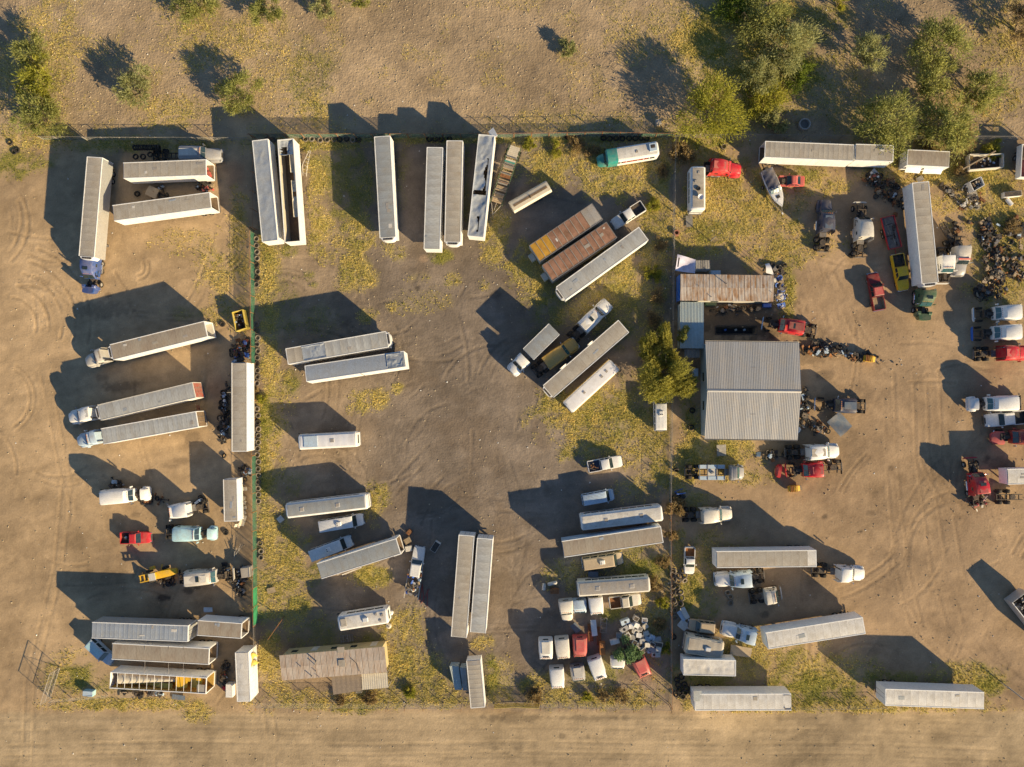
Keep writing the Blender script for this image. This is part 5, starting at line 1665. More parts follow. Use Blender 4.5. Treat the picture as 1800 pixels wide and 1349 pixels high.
for x, y, s in ((L - .9, .55, .5), (L - .8, -.95, .5), (L - 1.1, -.95, .35)):
    ob('roof_marking', MB().box(x, x + s, y - .18, y - .15, 4.055, 4.065).box(x, x + s, y + .15, y + .18, 4.055, 4.065).box(x, x + .03, y - .18, y + .18, 4.055, 4.065).box(x + s, x + s + .03, y - .18, y + .18, 4.055, 4.065), 'black', t)
t, L = trailer((1518.5, 1100), (1348, 1127), 'white trailer with a grey patched roof hitched to a white truck', roofm='roof_white', wallm='white_wall', amp=.35, **G2)
ob('roof_patch', MB().box(L - 7.6, L - 2.0, -.72, .42, 4.06, 4.075), 'roof_silver', t)
trailer((1293, 1175), (1201, 1173), 'short off white trailer just south of the boxy cream camper', roofm='roof_white', roof='crumple', amp=.28, h=3.6, w=2.5, **G2)
t, L = trailer((1222, 1234.8), (1391, 1234.5), 'cream roofed trailer with torn east end along the dirt road', roofm='roof_white', amp=.4, **G2)
ob('torn_end', crumpled_roof(1.0, 2.2, 8, .6), 'steel_grey', t, (L - 1.1, 0, 4.12))
ob('loose_sheet', MB().obox((.4, 1.0, 4.14), (1.3, 1.6, .03), ry=.1), 'roof_grey', t)
t, L = trailer((1557, 1226), (1730, 1232), 'cream roofed trailer with shut doors, easternmost along the dirt road', roofm='roof_white', amp=.4, **G2)
for x, y in ((1.0, -.6), (2.3, -.6), (2.9, -.5), (4.0, .3), (5.3, -.5), (6.0, -.3), (6.0, .2), (8.3, -1.0)):
    ob('roof_patch', MB().box(x, x + .18, y - .12, y + .12, 4.055, 4.07), 'roof_worn_grey', t)
t, L = trailer((1800 + 22, 837), (1771, 838.5), 'white box trailer cut off by the right edge of the picture', roofm='roof_white', h=3.3, w=2.4, **G2)
t, L = trailer((1815, 255), (1812, 312), 'red decked white trailer at the northeast corner', roof='none', h=2.4, w=3.2, floorm='maroon', doors='none', wheels=True, **G2)
ob('load', MB().obox((3.4, .3, 1.5), (1.0, 1.6, .3), rz=1.3), 'white_paint', t)
ob('load', MB().obox((1.2, .2, 1.6), (1.8, 2.2, .7)), 'grime', t)
# scrap filled dump trailer at the right edge
t, L = trailer((1850, 1122), (1793, 1050), 'grey walled dump trailer heaped with scrap at the lower right edge', roof='none', h=2.6, w=3.0, wallm='aluminium_wall', doors='shut', floorm='grime', deck=.5, **G2)
m = MB()
rg = random.Random(3)
for i in range(110):
    m.obox((rg.uniform(.5, L - .5), rg.uniform(-1.2, 1.2), rg.uniform(1.7, 2.7)), (rg.uniform(.2, .8), rg.uniform(.1, .4), rg.uniform(.05, .3)), rg.uniform(-1, 1), rg.uniform(-1, 1), rg.uniform(0, 3))
tag(ob('scrap_load', m, 'steel_grey', t), None, None, kind='stuff')

# ropes over the two southern trailers
for px in (254.7, 296.5, 322.7):
    a, b = P(px, 1136, 4.15), P(px - 1, 1185, 4.15)
    o = ob('tie_rope', MB().tube([a, (a + b) / 2 + Vector((0, 0, -.15)), b], .03), 'steel_grey')
    tag(o, 'rope strung across the gap between the roped beige trailer and the roofless trailer', 'rope', 'ropes over the southern trailers')

# ------------------------------------------------------------------ road tractors
tractor((161, 453), (157, 509), 'bright blue semi truck with its hood tipped forward', 'blue', 3.5, 'open', cb=.6, hl=1.7, roof_hatch=True, fifth=False)
tractor((203, 618.5), (147, 637), 'dusty silver semi truck hitched to the open white trailer', 'silver', 3.4, 'on', cb=1.6, roofm='tan')
tractor((180, 723), (117, 735.5), 'white semi truck hitched to the red ended trailer', 'white_paint', 3.5, 'on', cb=1.3, roofm='off_white')
tractor((186, 764.5), (132, 777), 'pale blue silver semi truck hitched to the ribbed trailer', 'pale_blue', 2.9, 'on', cb=1.2)
tractor((168, 875.5), (257, 869), 'white semi truck with its hood pulled forward in the left lot', 'white_paint', 3.5, 'slid', cb=1.5, hl=2.0, junk=True)
tractor((361, 891), (293, 901), 'white semi truck with hood missing facing west in the left lot', 'white_paint', 3.2, 'none', cb=2.6, hl=.25, junk=True)
tractor((284, 938), (377, 939.5), 'light blue semi truck in the left lot', 'light_blue', 3.1, 'slid', cb=2.2, hl=2.35)
tractor((308, 1018), (405, 1012), 'dusty silver semi truck with exposed engine next to the yellow loader', 'silver', 3.4, 'off', cb=2.0, hl=2.3, roof_hatch=True, roofm='off_white', junk=True)
tractor((322 - 60, 270), (386, 270), 'old grey flatbed truck with peeling white cab roof carrying tyres', 'grey_paint', 2.7, 'on', cb=5.0, hl=2.2, roofm='off_white', fifth=False, stack=False)
tractor((937, 656.5), (1014, 601), 'mustard gold semi truck facing northeast in the middle lot', 'gold', 3.0, 'on', cb=2.4, hl=1.9)
tractor((1003, 597.5), (1071, 531), 'white semi truck facing northeast in the middle lot', 'white_paint', 3.3, 'on', cb=2.5, hl=1.9, roof_hatch=True, roofm='off_white')
# box truck
t, L, xw, cb = tractor((973, 581), (898, 654.5), 'white box truck with its cab facing southwest in the middle lot', 'white_paint', 2.6, 'on', cb=6.0, hl=1.2, name='box_truck', stack=False, fifth=False, lights=False)
ob('cargo_box', MB().box(-.1, 5.7, -1.22, 1.22, 1.1, 3.7), 'white_wall', t)
for i in range(5):
    ob('roof_panel', roof_panel_mb(1.14, 2.36, 50 + i).mesh('roof_panel', 20), 'roof_grey', t, (-.08 + i * 1.155, 0, 3.705))
for s in (-1, 1):
    ob('box_rail', MB().box(-.1, 5.7, *sorted((s * 1.18, s * 1.25)), 3.62, 3.73), 'white_wall', t)
# right lot
tractor((1239, 293), (1305, 297), 'bright red semi truck beside the white camper', 'red', 3.3, 'on', cb=1.0, hl=1.7, roofm='red_faded', visor=True)
tractor((1449.5, 441), (1454, 349), 'dusty dark blue semi truck facing north in the scrap lot', 'navy', 3.3, 'on', cb=3.0, hl=1.8, roofm='steel_blue')
tractor((1517, 451), (1517.5, 352), 'white semi truck without hood facing north in the scrap lot', 'off_white', 3.6, 'off', cb=2.7, hl=2.6, junk=True)
tractor((1627, 507), (1625, 556), 'dark green semi truck with hood tipped open facing south', 'green', 3.5, 'open', cb=.5, hl=1.5, roof_hatch=True, fifth=False)
tractor((1663, 432), (1664, 497), 'white semi truck wreck with bare front frame beside the long trailer', 'white_paint', 2.9, 'off', cb=1.6, hl=1.5, junk=True)
t, L, xw, cb = tractor((1691, 412), (1690, 484), 'dusty grey semi truck with a red stripe beside the scrap heap', 'silver', 3.0, 'on', cb=1.9, hl=1.6, junk=True, hoodm='grey_paint')
ob('stripe', MB().slab((xw - .60, -.95, 2.80), (xw - .60, .95, 2.80), (xw - .86, .95, 2.88), (xw - .86, -.95, 2.88), .09), 'red_faded', t)
tractor((1801, 549), (1719, 552), 'white semi truck missing its hood, upper of two at the right edge', 'white_paint', 3.6, 'off', cb=1.3, hl=2.5, junk=True)
tb = tractor((1801, 584), (1717, 586), 'white semi truck with blue bumper missing its hood, lower of two at the right edge', 'white_paint', 3.6, 'off', cb=1.3, hl=2.5, junk=True)
for o in tb[0].children:
    if o.name.startswith('bumper'):
        o.material_slots[0].material = MATS['tarp_blue']
tractor((1719, 622), (1815, 620), 'red semi truck facing east at the right edge with bare rear frame', 'red', 3.5, 'on', cb=3.2, hl=1.8, roofm='red_faded')
tractor((1804, 708), (1708, 711), 'white semi truck with open engine bay above the white pickup at the right edge', 'white_paint', 3.5, 'slid', cb=1.9, hl=2.2)
tractor((1838, 768), (1755, 769), 'red semi truck with detached faded hood at the right edge', 'red_dark', 3.3, 'off', cb=1.5, hl=2.0, roofm='red_faded')
p = P(1754, 770, 1)
tag(ob('truck_hood', MB().loft([sec(0, [(1.0, .5), (1.12, .8), (1.0, 1.25), (.6, 1.4), (0, 1.42)]), sec(1.3, [(.95, .5), (1.05, .8), (.9, 1.1), (.5, 1.26), (0, 1.28)]), sec(1.9, [(.6, .5), (.7, .7), (.55, .95), (.3, 1.05), (0, 1.07)])]), 'red_faded', None, (p.x + .9, p.y, 0), (0, 0, PI)), 'faded pink red hood lying apart below the white pickup at the right edge', 'truck hood')
tractor((1724, 892), (1714, 806), 'red semi truck with exposed engine and wreckage on its rear frame', 'red', 3.4, 'off', cb=2.2, hl=2.2, roofm='red_faded', roof_hatch=True, junk=True)
tractor((1440, 582), (1344, 567), 'red semi truck with open front beside the service pit', 'red', 3.2, 'off', cb=2.6, hl=2.3, roof_hatch=True, roofm='maroon')
tractor((1528, 715), (1437, 711), 'dark navy stripped semi truck east of the metal shop', 'navy', 2.9, 'off', cb=2.2, hl=2.6, junk=True, roofm='steel_blue')
tractor((1384, 797), (1478, 793), 'white semi truck with tan dusty roof southeast of the metal shop', 'white_paint', 3.5, 'on', cb=3.0, hl=1.7, roofm='roof_tan')
tractor((1486, 822), (1386, 829), 'red semi truck in pieces southeast of the metal shop', 'red', 3.3, 'off', cb=3.7, hl=2.2, roofm='red_faded', junk=True)
p = P(1368, 829, 1)
tag(ob('truck_hood', MB().loft([sec(0, [(1.0, .3), (1.12, .5), (1.0, .95), (.6, 1.1), (0, 1.12)]), sec(.5, [(.95, .3), (1.05, .5), (.9, .9), (.5, 1.06), (0, 1.08)]), sec(.8, [(.6, .3), (.7, .4), (.55, .65), (.3, .75), (0, .77)])]), 'red', None, (p.x + .5, p.y, 0), (0, 0, PI - .15)), 'red hood lying in front of the dismantled red truck', 'truck hood')
tractor((1200, 908), (1289, 904.5), 'white semi truck facing east beside the dry bushes on the fence', 'off_white', 3.3, 'on', cb=2.9, hl=1.7)
tractor((1431, 1005), (1523, 1011), 'white semi truck facing east beyond the beige trailer', 'white_paint', 3.6, 'on', cb=3.5, hl=1.8)
tractor((1348, 1015), (1259, 1022), 'white and pale blue semi truck facing west below the beige trailer', 'pale_blue', 3.4, 'on', cb=2.6, hl=2.0, roof_hatch=True, hoodm='white_paint')
tractor((1320, 1054), (1378, 1046), 'small white stripped truck with no front below the beige trailer', 'off_white', 2.6, 'none', cb=2.2, hl=.9, junk=True, stack=False)
tractor((1331, 1120), (1271, 1107), 'white and pale blue semi truck hitched to the grey patched trailer', 'pale_blue', 3.5, 'on', cb=.6, hl=2.0, roof_hatch=True, hoodm='white_paint')
# bare frames
for a, b, lb in (((1683, 440), (1655, 393), 'bare axle frame with dual wheels east of the long tan trailer'), ((1750, 874), (1797, 874), 'bare truck frame with wheels beside the wrecked red truck at the right edge')):
    loc, L, rz = place(a, b, .8)
    t = thing('axle_frame', lb, 'truck frame', loc, rz, 'bare frames')
    m = MB()
    for s in (-1, 1):
        m.box(0, L, s * .42 - .05, s * .42 + .05, .65, .9)
    for x in np.arange(.1, L, .7):
        m.box(x, x + .1, -.38, .38, .68, .85)
    ob('frame_rails', m, 'steel_dark', t)
    for x in (.6, 1.9):
        ob('axle', MB().cyl((x, -.9, .5), (x, .9, .5), .1, n=8), 'grime', t)
        for s in (-1, 1):
            wheel(t, x, s * .9, .52, .56)
    ob('fifth_wheel', MB().cyl((2.6, 0, .9), (2.6, 0, 1.0), .45, n=12), 'grime', t)

# cab shells in the southeast corner of the middle lot: photo positions rear -> front
for a, b, lb, m, h, kw in (
        ((994, 1056), (998, 1094), 'smashed white truck cab with torn roof, westernmost of the wrecks below the long bus', 'off_white', 2.2, dict(hood=1.1)),
        ((1018, 1055), (1020, 1079), 'narrow pale truck cab shell between the smashed cab and the boxy white cab', 'pale_blue', 1.9, {}),
        ((1046, 1049), (1050, 1082), 'boxy clean white truck cab just below the long bus', 'white_paint', 2.5, {}),
        ((959, 1124), (960, 1161), 'white truck cab shell with black vent, west end of the upper cab row', 'white_paint', 2.5, dict(marks=True, roofm='off_white')),
        ((987, 1122), (991, 1160), 'plain off white truck cab shell beside the red cab', 'off_white', 2.5, {}),
        ((1019, 1120), (1020, 1157), 'faded red truck cab shell in the upper cab row', 'red_faded', 2.4, dict(roofm='red_faded')),
        ((978, 1174), (981, 1212), 'white truck cab shell, westernmost of the lower cab row', 'white_paint', 2.4, {}),
        ((1014, 1171), (1018, 1199), 'low grey blue truck cab shell in the lower cab row', 'grey_paint', 2.0, dict(roofm='silver')),
        ((1044, 1157), (1057, 1196), 'tilted white truck cab with roof vent in the lower cab row', 'white_paint', 2.5, dict(marks=True)),
        ((1086, 1158), (1086, 1177), 'small white cab shell half hidden under the green tree', 'white_paint', 1.9, {}),
        ((1121, 1158), (1136, 1191), 'faded red truck cab shell lying at the east end by the fence', 'red_faded', 2.4, dict(marks=True, roofm='red_faded'))):
    truck_cab(a, b, lb, m, h, **kw)

# ------------------------------------------------------------------ pickups, cars, vans
t, L = car((211, 946.5), (263, 945.5), 'red pickup with a spare wheel in its black bed in the left lot', 'red', 'pickup', roofm='red')
wheel(t, .9, .1, .4, .26, z=.85, rot=(PI / 2, 0, .3))
car((1131, 361), (1078, 395), 'white pickup beside the rusty office trailers', 'white_paint', 'pickup', bedm='steel_dark')
t, L = car((1034, 821.5), (1093.5, 810.5), 'white pickup with scrap in its bed near the east fence', 'white_paint', 'pickup', bedm='navy')
for i in range(12):
    ob('scrap_piece', MB().obox((random.uniform(.3, 1.5), random.uniform(-.6, .6), random.uniform(.85, 1.2)), (random.uniform(.2, .7), .12, .1), rz=random.uniform(0, 3), ry=random.uniform(-.4, .4)), random.choice(('grime', 'rust', 'wood')), t)
t, L = car((1547, 545), (1535, 480), 'red pickup with faded pink roof facing north in the scrap lot', 'red_dark', 'pickup', bedm='wood', roofm='red_faded')
t, L = car((1578, 447), (1590, 510), 'bright yellow pickup facing south beside the long trailer', 'bright_yellow', 'pickup', bedm='grime')
t, L = car((1072, 1061), (1127, 1054), 'cream old pickup with rusty brown bed below the long bus', 'off_white', 'pickup', bedm='rust', roofm='cream')
car((1806, 733), (1735, 740), 'white pickup at the right edge between the white and red trucks', 'white_paint', 'pickup', w=2.2, roofm='white_paint')
car((1256, 1104), (1211, 1099), 'tan station wagon with roof rack west of the patched trailer', 'tan', 'suv', roofm='tan', w=1.9)
t, L = car((157, 1128), (196, 1165), 'pale blue crew cab wagon parked diagonally by the southwest gate', 'pale_blue', 'suv', w=2.0, roofm='light_blue')
car((1415, 317.5), (1371, 317), 'faded red car with its hood missing beside the boat', 'red_faded', 'sedan', hood='off', w=1.75, roofm='red_faded')
t, L = car((1213, 963), (1212, 1010), 'wrecked white pickup with gutted bed beside the pile of tyres', 'white_paint', 'pickup', w=1.7, bedm='rust_orange')
car((562.5, 925.5), (638, 913), 'white ribbed roof van with roof air conditioner, upper of two parked below the bus', 'white_paint', 'van', w=2.05, ac=True)
car((547, 977), (617.5, 950.5), 'white van with roof air conditioner, lower of two beside the smashed trailer', 'white_paint', 'van', w=2.05, ac=True)
car((1024, 879.5), (1078.5, 869.5), 'plain pale blue white minivan above the white bus', 'pale_blue', 'van', w=1.95, h=1.9)
car((1024, 991), (1094, 981.5), 'tan van with white roof air conditioner between trailer and old bus', 'tan', 'van', w=2.05, ac=True, roofm='tan')
t, L = car((1160.5, 757), (1160, 695), 'white camper van with roof pod parked against the east fence', 'white_paint', 'van', w=2.0, ac=True)
for s in (-1, 1):
    ob('ladder_rail', MB().cyl((-.15, s * .25, .6), (-.12, s * .22, 2.1), .02, n=5), 'chrome', t)
ob('ladder_rung', MB().cyl((-.14, -.25, 1.2), (-.14, .25, 1.2), .018, n=5).cyl((-.14, -.25, 1.6), (-.14, .25, 1.6), .018, n=5), 'chrome', t)
# scrap collector truck with stake sides
t, L = car((724.5, 1042), (737.5, 962), 'white scrap collector truck with a bed heaped with junk in the middle lot', 'white_paint', 'pickup', roofm='white_paint', nobed=True, w=2.0)
ob('flat_bed', MB().box(-.4, L * .47, -1.15, 1.15, .85, .97), 'wood', t)
for s in (-1, 1):
    ob('bed_rail', MB().box(-1.0, L * .5, *sorted((s * 1.12, s * 1.2)), 1.3, 1.4), 'off_white', t)
    for x in (-.3, .9, 2.1, 3.0):
        ob('stake', MB().box(x, x + .08, *sorted((s * 1.1, s * 1.18)), .9, 1.3), 'wood', t)
rg = random.Random(8)
for i in range(60):
    c = rg.choice(('off_white', 'grime', 'rust', 'steel_grey', 'pale_blue', 'tarp_blue', 'cream', 'wood', 'white_paint'))
    ob('junk_piece', MB().obox((rg.uniform(-.3, 3.9), rg.uniform(-.95, .95), rg.uniform(1.0, 1.7)), (rg.uniform(.2, .8), rg.uniform(.15, .5), rg.uniform(.1, .4)), rg.uniform(-.5, .5), rg.uniform(-.5, .5), rg.uniform(0, 3)), c, t)

# ------------------------------------------------------------------ buses, motorhomes
t, L, b = bus((1158, 259.5), (1066, 274.5), 'white shuttle bus with teal front and red lettering by the north fence', roofm='roof_white', h=2.9, w=2.35, hatches=(), nwin=7, name='shuttle_bus', vents=((.42, .1),))
ob('cab_roof', rbox(L - 2.0, L + .02, 1.2, .5, 2.9, .3, .2), 'teal', t)
ob('nose', MB().loft([sec(L - .1, [(1.0, .4), (1.1, .8), (1.0, 1.3), (.6, 1.5), (0, 1.55)]), sec(L + .9, [(.95, .4), (1.02, .8), (.85, 1.15), (.5, 1.3), (0, 1.34)]), sec(L + 1.35, [(.7, .4), (.75, .7), (.6, .95), (.4, 1.05), (0, 1.08)])]), 'teal', t)
ob('windshield', MB().slab((L + .25, -.95, 1.5), (L + .25, .95, 1.5), (L - .02, .85, 2.3), (L - .02, -.85, 2.3), .04), 'glass', t)
a = ob('air_conditioner', MB().box(.35, 1.5, -.75, .45, 2.9, 3.15), 'pale_blue', b)
ob('fan_opening', MB().box(.6, 1.3, -.55, .0, 3.15, 3.17), 'black', a)
for i in range(11):
    x = 2.0 + i * .38
    ob('lettering', MB().obox((x, 1.185, 1.95), (.26, .02, .34 if i % 3 else .55), ry=.3 if i % 2 else -.2), 'red', b)
bus((502, 899), (645, 882), 'long white bus with two roof hatches above the two white vans', h=3.0, w=2.5, hatches=(.2, .64), nwin=10, roofm='roof_grey')
bus((1021, 920), (1165, 902.5), 'white bus with orange striped side and two roof hatches by the east fence', h=3.1, w=2.55, hatches=(.31, .74), stripe='orange', roofm='roof_white')
bus((1143, 1028), (1015, 1037), 'weathered grey bus beside the heap of truck cabs', h=2.9, w=2.45, hatches=(.25, .72), body='off_white', roofm='roof_worn_grey')
t, L, b = bus((998, 717), (1081, 641), 'white roofed bus with yellow edges parked diagonally in the middle lot', h=2.9, w=2.5, body='white_paint', roofm='tarp_white', hatches=(), rail='yellow', stripe='yellow', vents=((.35, 0), (.72, 0), (.83, .1)))
t, L, b = bus((627, 772.5), (524, 778), 'white motorhome with roof vent alone at the west side of the middle lot', h=3.0, w=2.5, nwin=5, hatches=(.42,), name='motorhome', cat='motorhome', roofm='tarp_white')
ob('roof_pod', MB().box(L - 3.2, L - 1.0, -.9, .9, 3.02, 3.14), 'pale_blue', b)
t, L, b = bus((681, 1083.5), (594, 1097.5), 'white motorhome with roof air conditioner north of the mobile home', h=3.0, w=2.5, nwin=4, hatches=(), ac=((.45, 0),), vents=((.15, .5), (.1, -.3), (.22, -.6)), name='motorhome', cat='motorhome', roofm='roof_white')
ob('roof_pod', MB().box(L - 1.4, L - .5, -.7, .5, 3.03, 3.1), 'roof_tan', b)
# fifth wheel camper
t, L, b = bus((1227.5, 292), (1227.5, 369), 'white camper trailer with satellite dish on its roof near the red truck', h=3.3, w=2.4, nwin=4, hatches=(), vents=((.15, .1), (.35, -.4)), name='camper_trailer', cat='camper', roofm='roof_tan', ac=())
d = ob('satellite_dish', MB().loft([[(L * .72 + .0 + r * math.cos(a_), .3 + r * math.sin(a_), 3.5 + .25 * (r / .45) ** 2) for a_ in np.linspace(0, 2 * PI, 14, endpoint=False)] for r in (.05, .2, .34, .45)], False), 'tarp_white', b)
ob('dish_arm', MB().cyl((L * .72, .3, 3.3), (L * .72, .3, 3.55), .04, n=6).cyl((L * .72, -.4, 3.5), (L * .78, -.1, 3.9), .025, n=5), 'galvanised', d)
ob('spare_wheel', cached(('wheel', .35, .22), lambda: ring(.2, .35, .22)), 'rubber', b, (L * .52, .0, 3.42), (PI / 2, 0, 0))
# boxy camper in the south of the scrap lot
t, L, b = bus((1272, 1145), (1206, 1134), 'boxy cream camper with a roof vent between tan wagon and short trailer', h=2.9, w=2.9, nwin=3, hatches=(), ac=((.42, .1),), name='truck_camper', cat='camper', body='cream', roofm='roof_tan')

# ------------------------------------------------------------------ other vehicles
# gooseneck flatbed with deck planks
loc, L, rz = place((906, 257), (872, 359), 1.0)
t = thing('flatbed_trailer', 'rusty green flatbed trailer with broken plank deck beside the crumpled trailer', 'trailer', loc, rz)
w2 = 1.05
for s in (-1, 1):
    ob('side_beam', MB().box(0, L, *sorted((s * (w2 - .1), s * w2)), .75, 1.0), 'green', t)
    for x in (.9, 1.8):
        wheel(t, x, s * (w2 + .12), .4, .24)
for i in range(34):
    x = .1 + i * (L - .3) / 34
    if rg.random() < .18:
        continue
    ob('plank', MB().box(0, (L - .3) / 34 - .03, -w2 + .12 + rg.uniform(0, .15), w2 - .12 - rg.uniform(0, .15), .98, 1.03 + rg.uniform(0, .03)), 'cream' if i < 9 else rg.choice(('wood', 'rust', 'wood_grey', 'teal', 'wood')), t, (x, 0, 0))
for x in np.linspace(2, L - 1, 6):
    ob('cross_frame', MB().box(x, x + .07, -w2, w2, 1.06, 1.25), 'steel_grey', t)
ob('hitch', MB().cyl((L, -.8, .9), (L + 1.8, 0, .7), .06, n=6).cyl((L, .8, .9), (L + 1.8, 0, .7), .06, n=6).cyl((L - 2, 0, .9), (L + 1.0, 0, .9), .05, n=6), 'galvanised', t)
# cream hopper trailer
loc, L, rz = place((965, 326.5), (899, 364.5), 2.2)
t = thing('hopper_trailer', 'small cream hopper trailer with a slotted top beside the flatbed', 'trailer', loc, rz)
ob('tub', MB().loft([sec(x, [(.5, .7), (1.0, 1.3), (1.05, 1.9), (.75, 2.2), (.22, 2.28)]) for x in (0, .15, L - .15, L)]), 'cream', t)
ob('slot', MB().box(.4, L - .4, -.2, .2, 2.24, 2.31), 'plywood_floor', t)
ob('slot_bar', MB().box(L * .5, L * .5 + .15, -.3, .3, 2.31, 2.36), 'black', t)
for x in (L * .3, L * .3 + .9):
    for s in (-1, 1):
        wheel(t, x, s * .85, .4, .26)
# red junk trailer
loc, L, rz = place((1574, 437), (1560, 381), .9)
t = thing('utility_trailer', 'red framed utility trailer loaded with scrap beside the long tan trailer', 'trailer', loc, rz)
for s in (-1, 1):
    ob('side_rail', MB().box(0, L, *sorted((s * 1.0, s * 1.1)), .7, 1.0), 'red', t)
    wheel(t, L * .45, s * 1.2, .36, .24)
    wheel(t, L * .45 + .8, s * 1.2, .36, .24)
for x in (0, L - .1):
    ob('end_rail', MB().box(x, x + .1, -1.0, 1.0, .7, 1.0), 'red', t)
ob('deck', MB().box(.1, L - .1, -1.0, 1.0, .66, .72), 'wood_grey', t)
ob('tongue', MB().cyl((0, 0, .7), (-1.3, 0, .6), .05, n=6), 'red', t)
for i in range(24):
    ob('scrap_bar', MB().obox((rg.uniform(.4, L - .6), rg.uniform(-.8, .8), rg.uniform(.8, 1.0)), (rg.uniform(.3, 1.0), .1, .1), rz=rg.choice((0, 1.57)) + rg.uniform(-.2, .2)), rg.choice(('black', 'grime', 'wood_grey', 'steel_grey')), t)
# pale service bed truck
t, L, xw, cb = tractor((1206, 831.5), (1310, 831.5), 'pale blue grey tow truck bed on a rusty frame south of the metal shop', 'grey_paint', 2.5, 'on', cb=6.6, hl=.9, name='service_truck', stack=False, fifth=False, lights=False)
m = MB()
for s in (-1, 1):
    m.box(2.2, 6.4, *sorted((s * .62, s * 1.22)), 1.05, 1.5)
ob('deck_ramp', m, 'pale_blue', t)
ob('deck_panel', MB().box(3.6, 5.0, -.6, .6, 1.05, 1.45), 'roof_white', t)
ob('winch', MB().obox((4.3, 0, 1.6), (.5, .25, .3), rz=.4), 'steel_blue', t)
for x in (2.25, 3.55, 5.05, 6.3):
    ob('cross_bar', MB().box(x, x + .1, -1.2, 1.2, 1.5, 1.58), 'galvanised', t)
# yellow loader
loc, L, rz = place((247, 1018), (308, 1005), 1.6)
t = thing('wheel_loader', 'yellow wheel loader with ladder like boom beside the silver truck', 'loader', loc, rz)
for s in (-1, 1):
    ob('boom_arm', MB().obox((1.3, s * .55, 1.8), (2.6, .14, .2), ry=.06), 'yellow', t)
for x in (.05, .75, 1.4):
    ob('boom_cross', MB().box(x, x + .14, -.5, .5, 1.75, 1.9), 'yellow', t)
ob('cab', MB().box(1.9, 2.9, -.55, .55, 1.0, 2.3), 'yellow', t)
ob('cab_roof', MB().box(1.85, 2.95, -.6, .6, 2.3, 2.38), 'off_white', t)
ob('engine_cover', MB().loft([sec(2.95, [(.6, .7), (.65, 1.0), (.6, 1.7), (0, 1.75)]), sec(4.6, [(.6, .7), (.65, 1.0), (.55, 1.55), (0, 1.6)]), sec(L, [(.4, .7), (.45, 1.0), (.4, 1.3), (0, 1.35)])]), 'yellow', t)
ob('bucket', MB().box(-.35, 0, -.9, .9, .3, .9), 'black', t)
for x in (1.2, 4.0):
    for s in (-1, 1):
        wheel(t, x, s * .85, .6, .4)
ob('outrigger', MB().cyl((3.4, .6, 1.0), (3.7, 1.6, .9), .09, n=6).obox((2.0, 1.3, 1.0), (.8, .5, .5)), 'yellow', t)
# boat on trailer
loc, L, rz = place((1347, 300), (1374, 364), 1.2)
t = thing('cabin_boat', 'white cabin boat with dark cover over its stern', 'boat', loc, rz)
hs = []
for x, ww, zb in ((0, 1.05, .55), (L * .3, 1.15, .5), (L * .6, 1.08, .55), (L * .8, .78, .7), (L * .93, .36, .9), (L, .04, 1.1)):
    hs.append([(x, 0, zb), (x, ww * .8, zb + .25), (x, ww, 1.35), (x, ww * .9, 1.45), (x, 0, 1.5 if x > L * .3 else 1.42), (x, -ww * .9, 1.45), (x, -ww, 1.35), (x, -ww * .8, zb + .25)])
hull = ob('hull', MB().loft(hs), 'white_paint', t)
ob('stern_cover', MB().grid(lambda u, v: (-.1 + u * L * .5, (v - .5) * 2.05, 1.55 + .35 * math.sin(PI * v) * (.6 + .4 * u) + .06 * math.sin(17 * u + 9 * v)), 12, 10), 'navy', t)
for i in range(4):
    y = -.72 + i * .48
    ob('windscreen', MB().slab((L * .62, y - .22, 1.52), (L * .62, y + .22, 1.52), (L * .54, y + .2, 1.95), (L * .54, y - .2, 1.95), .03), 'glass_teal', t)
ob('deck_hatch', MB().box(L * .70, L * .77, -.28, .28, 1.5, 1.56), 'black', t)
for s in (-1, 1):
    ob('bow_rail', MB().tube([(L * .6, s * 1.0, 1.75), (L * .8, s * .72, 1.8), (L * .98, s * .05, 1.85)], .02), 'chrome', t)
ob('motor', MB().box(-.5, -.05, -.3, .3, .6, 1.7), 'black', t)
t2 = thing('boat_trailer', 'boat trailer carrying the white cabin boat', 'trailer', loc, rz)
for s in (-1, 1):
    ob('frame_beam', MB().box(-.2, L * .7, *sorted((s * .85, s * .93)), .42, .52), 'galvanised', t2)
    wheel(t2, L * .35, s * 1.25, .34, .22)
    ob('hitch_arm', MB().cyl((L * .7, s * .88, .47), (L + .9, 0, .45), .05, n=6), 'galvanised', t2)
ob('coupler', MB().box(L + .8, L + 1.15, -.1, .1, .4, .55), 'white_paint', t2)


# ------------------------------------------------------------------ tyres
random.seed(21)
LW = 'worn tyre in the long row inside the green west fence of the middle lot'
y = 420
gaps = ((505, 560), (683, 708))
while y < 885:
    if not any(a < y < b for a, b in gaps):
        tyre(451.5 + (y - 420) * .005 + random.uniform(-1.3, 1.3), y, LW, 'tyres along the west fence', tilt=random.uniform(-.12, .12), m='rubber_dusty' if random.random() < .95 else 'rubber')
    y += 11.6 + random.uniform(-.8, .8)
for y in (955, 969, 980):
    tyre(457 + random.uniform(-1, 2), y, LW, 'tyres along the west fence', m='rubber_dusty')
LN = 'worn tyre in the row inside the north fence near the open topped trailer'
for x in (537, 548, 563, 575, 587, 597, 609, 620, 630, 470, 480):
    tyre(x, 245.5 + random.uniform(-1, 1.5), LN, 'tyres along the north fence', tilt=random.uniform(-.1, .1), m='rubber_dusty' if random.random() < .5 else 'rubber')
LN2 = 'worn tyre in the shaded row behind the teal and white shuttle bus'
for x in (1061, 1072, 1083, 1094, 1106, 1117, 1127, 1137):
    tyre(x, 243 + random.uniform(-1, 1), LN2, 'tyres behind the shuttle bus', tilt=random.uniform(-.1, .1))
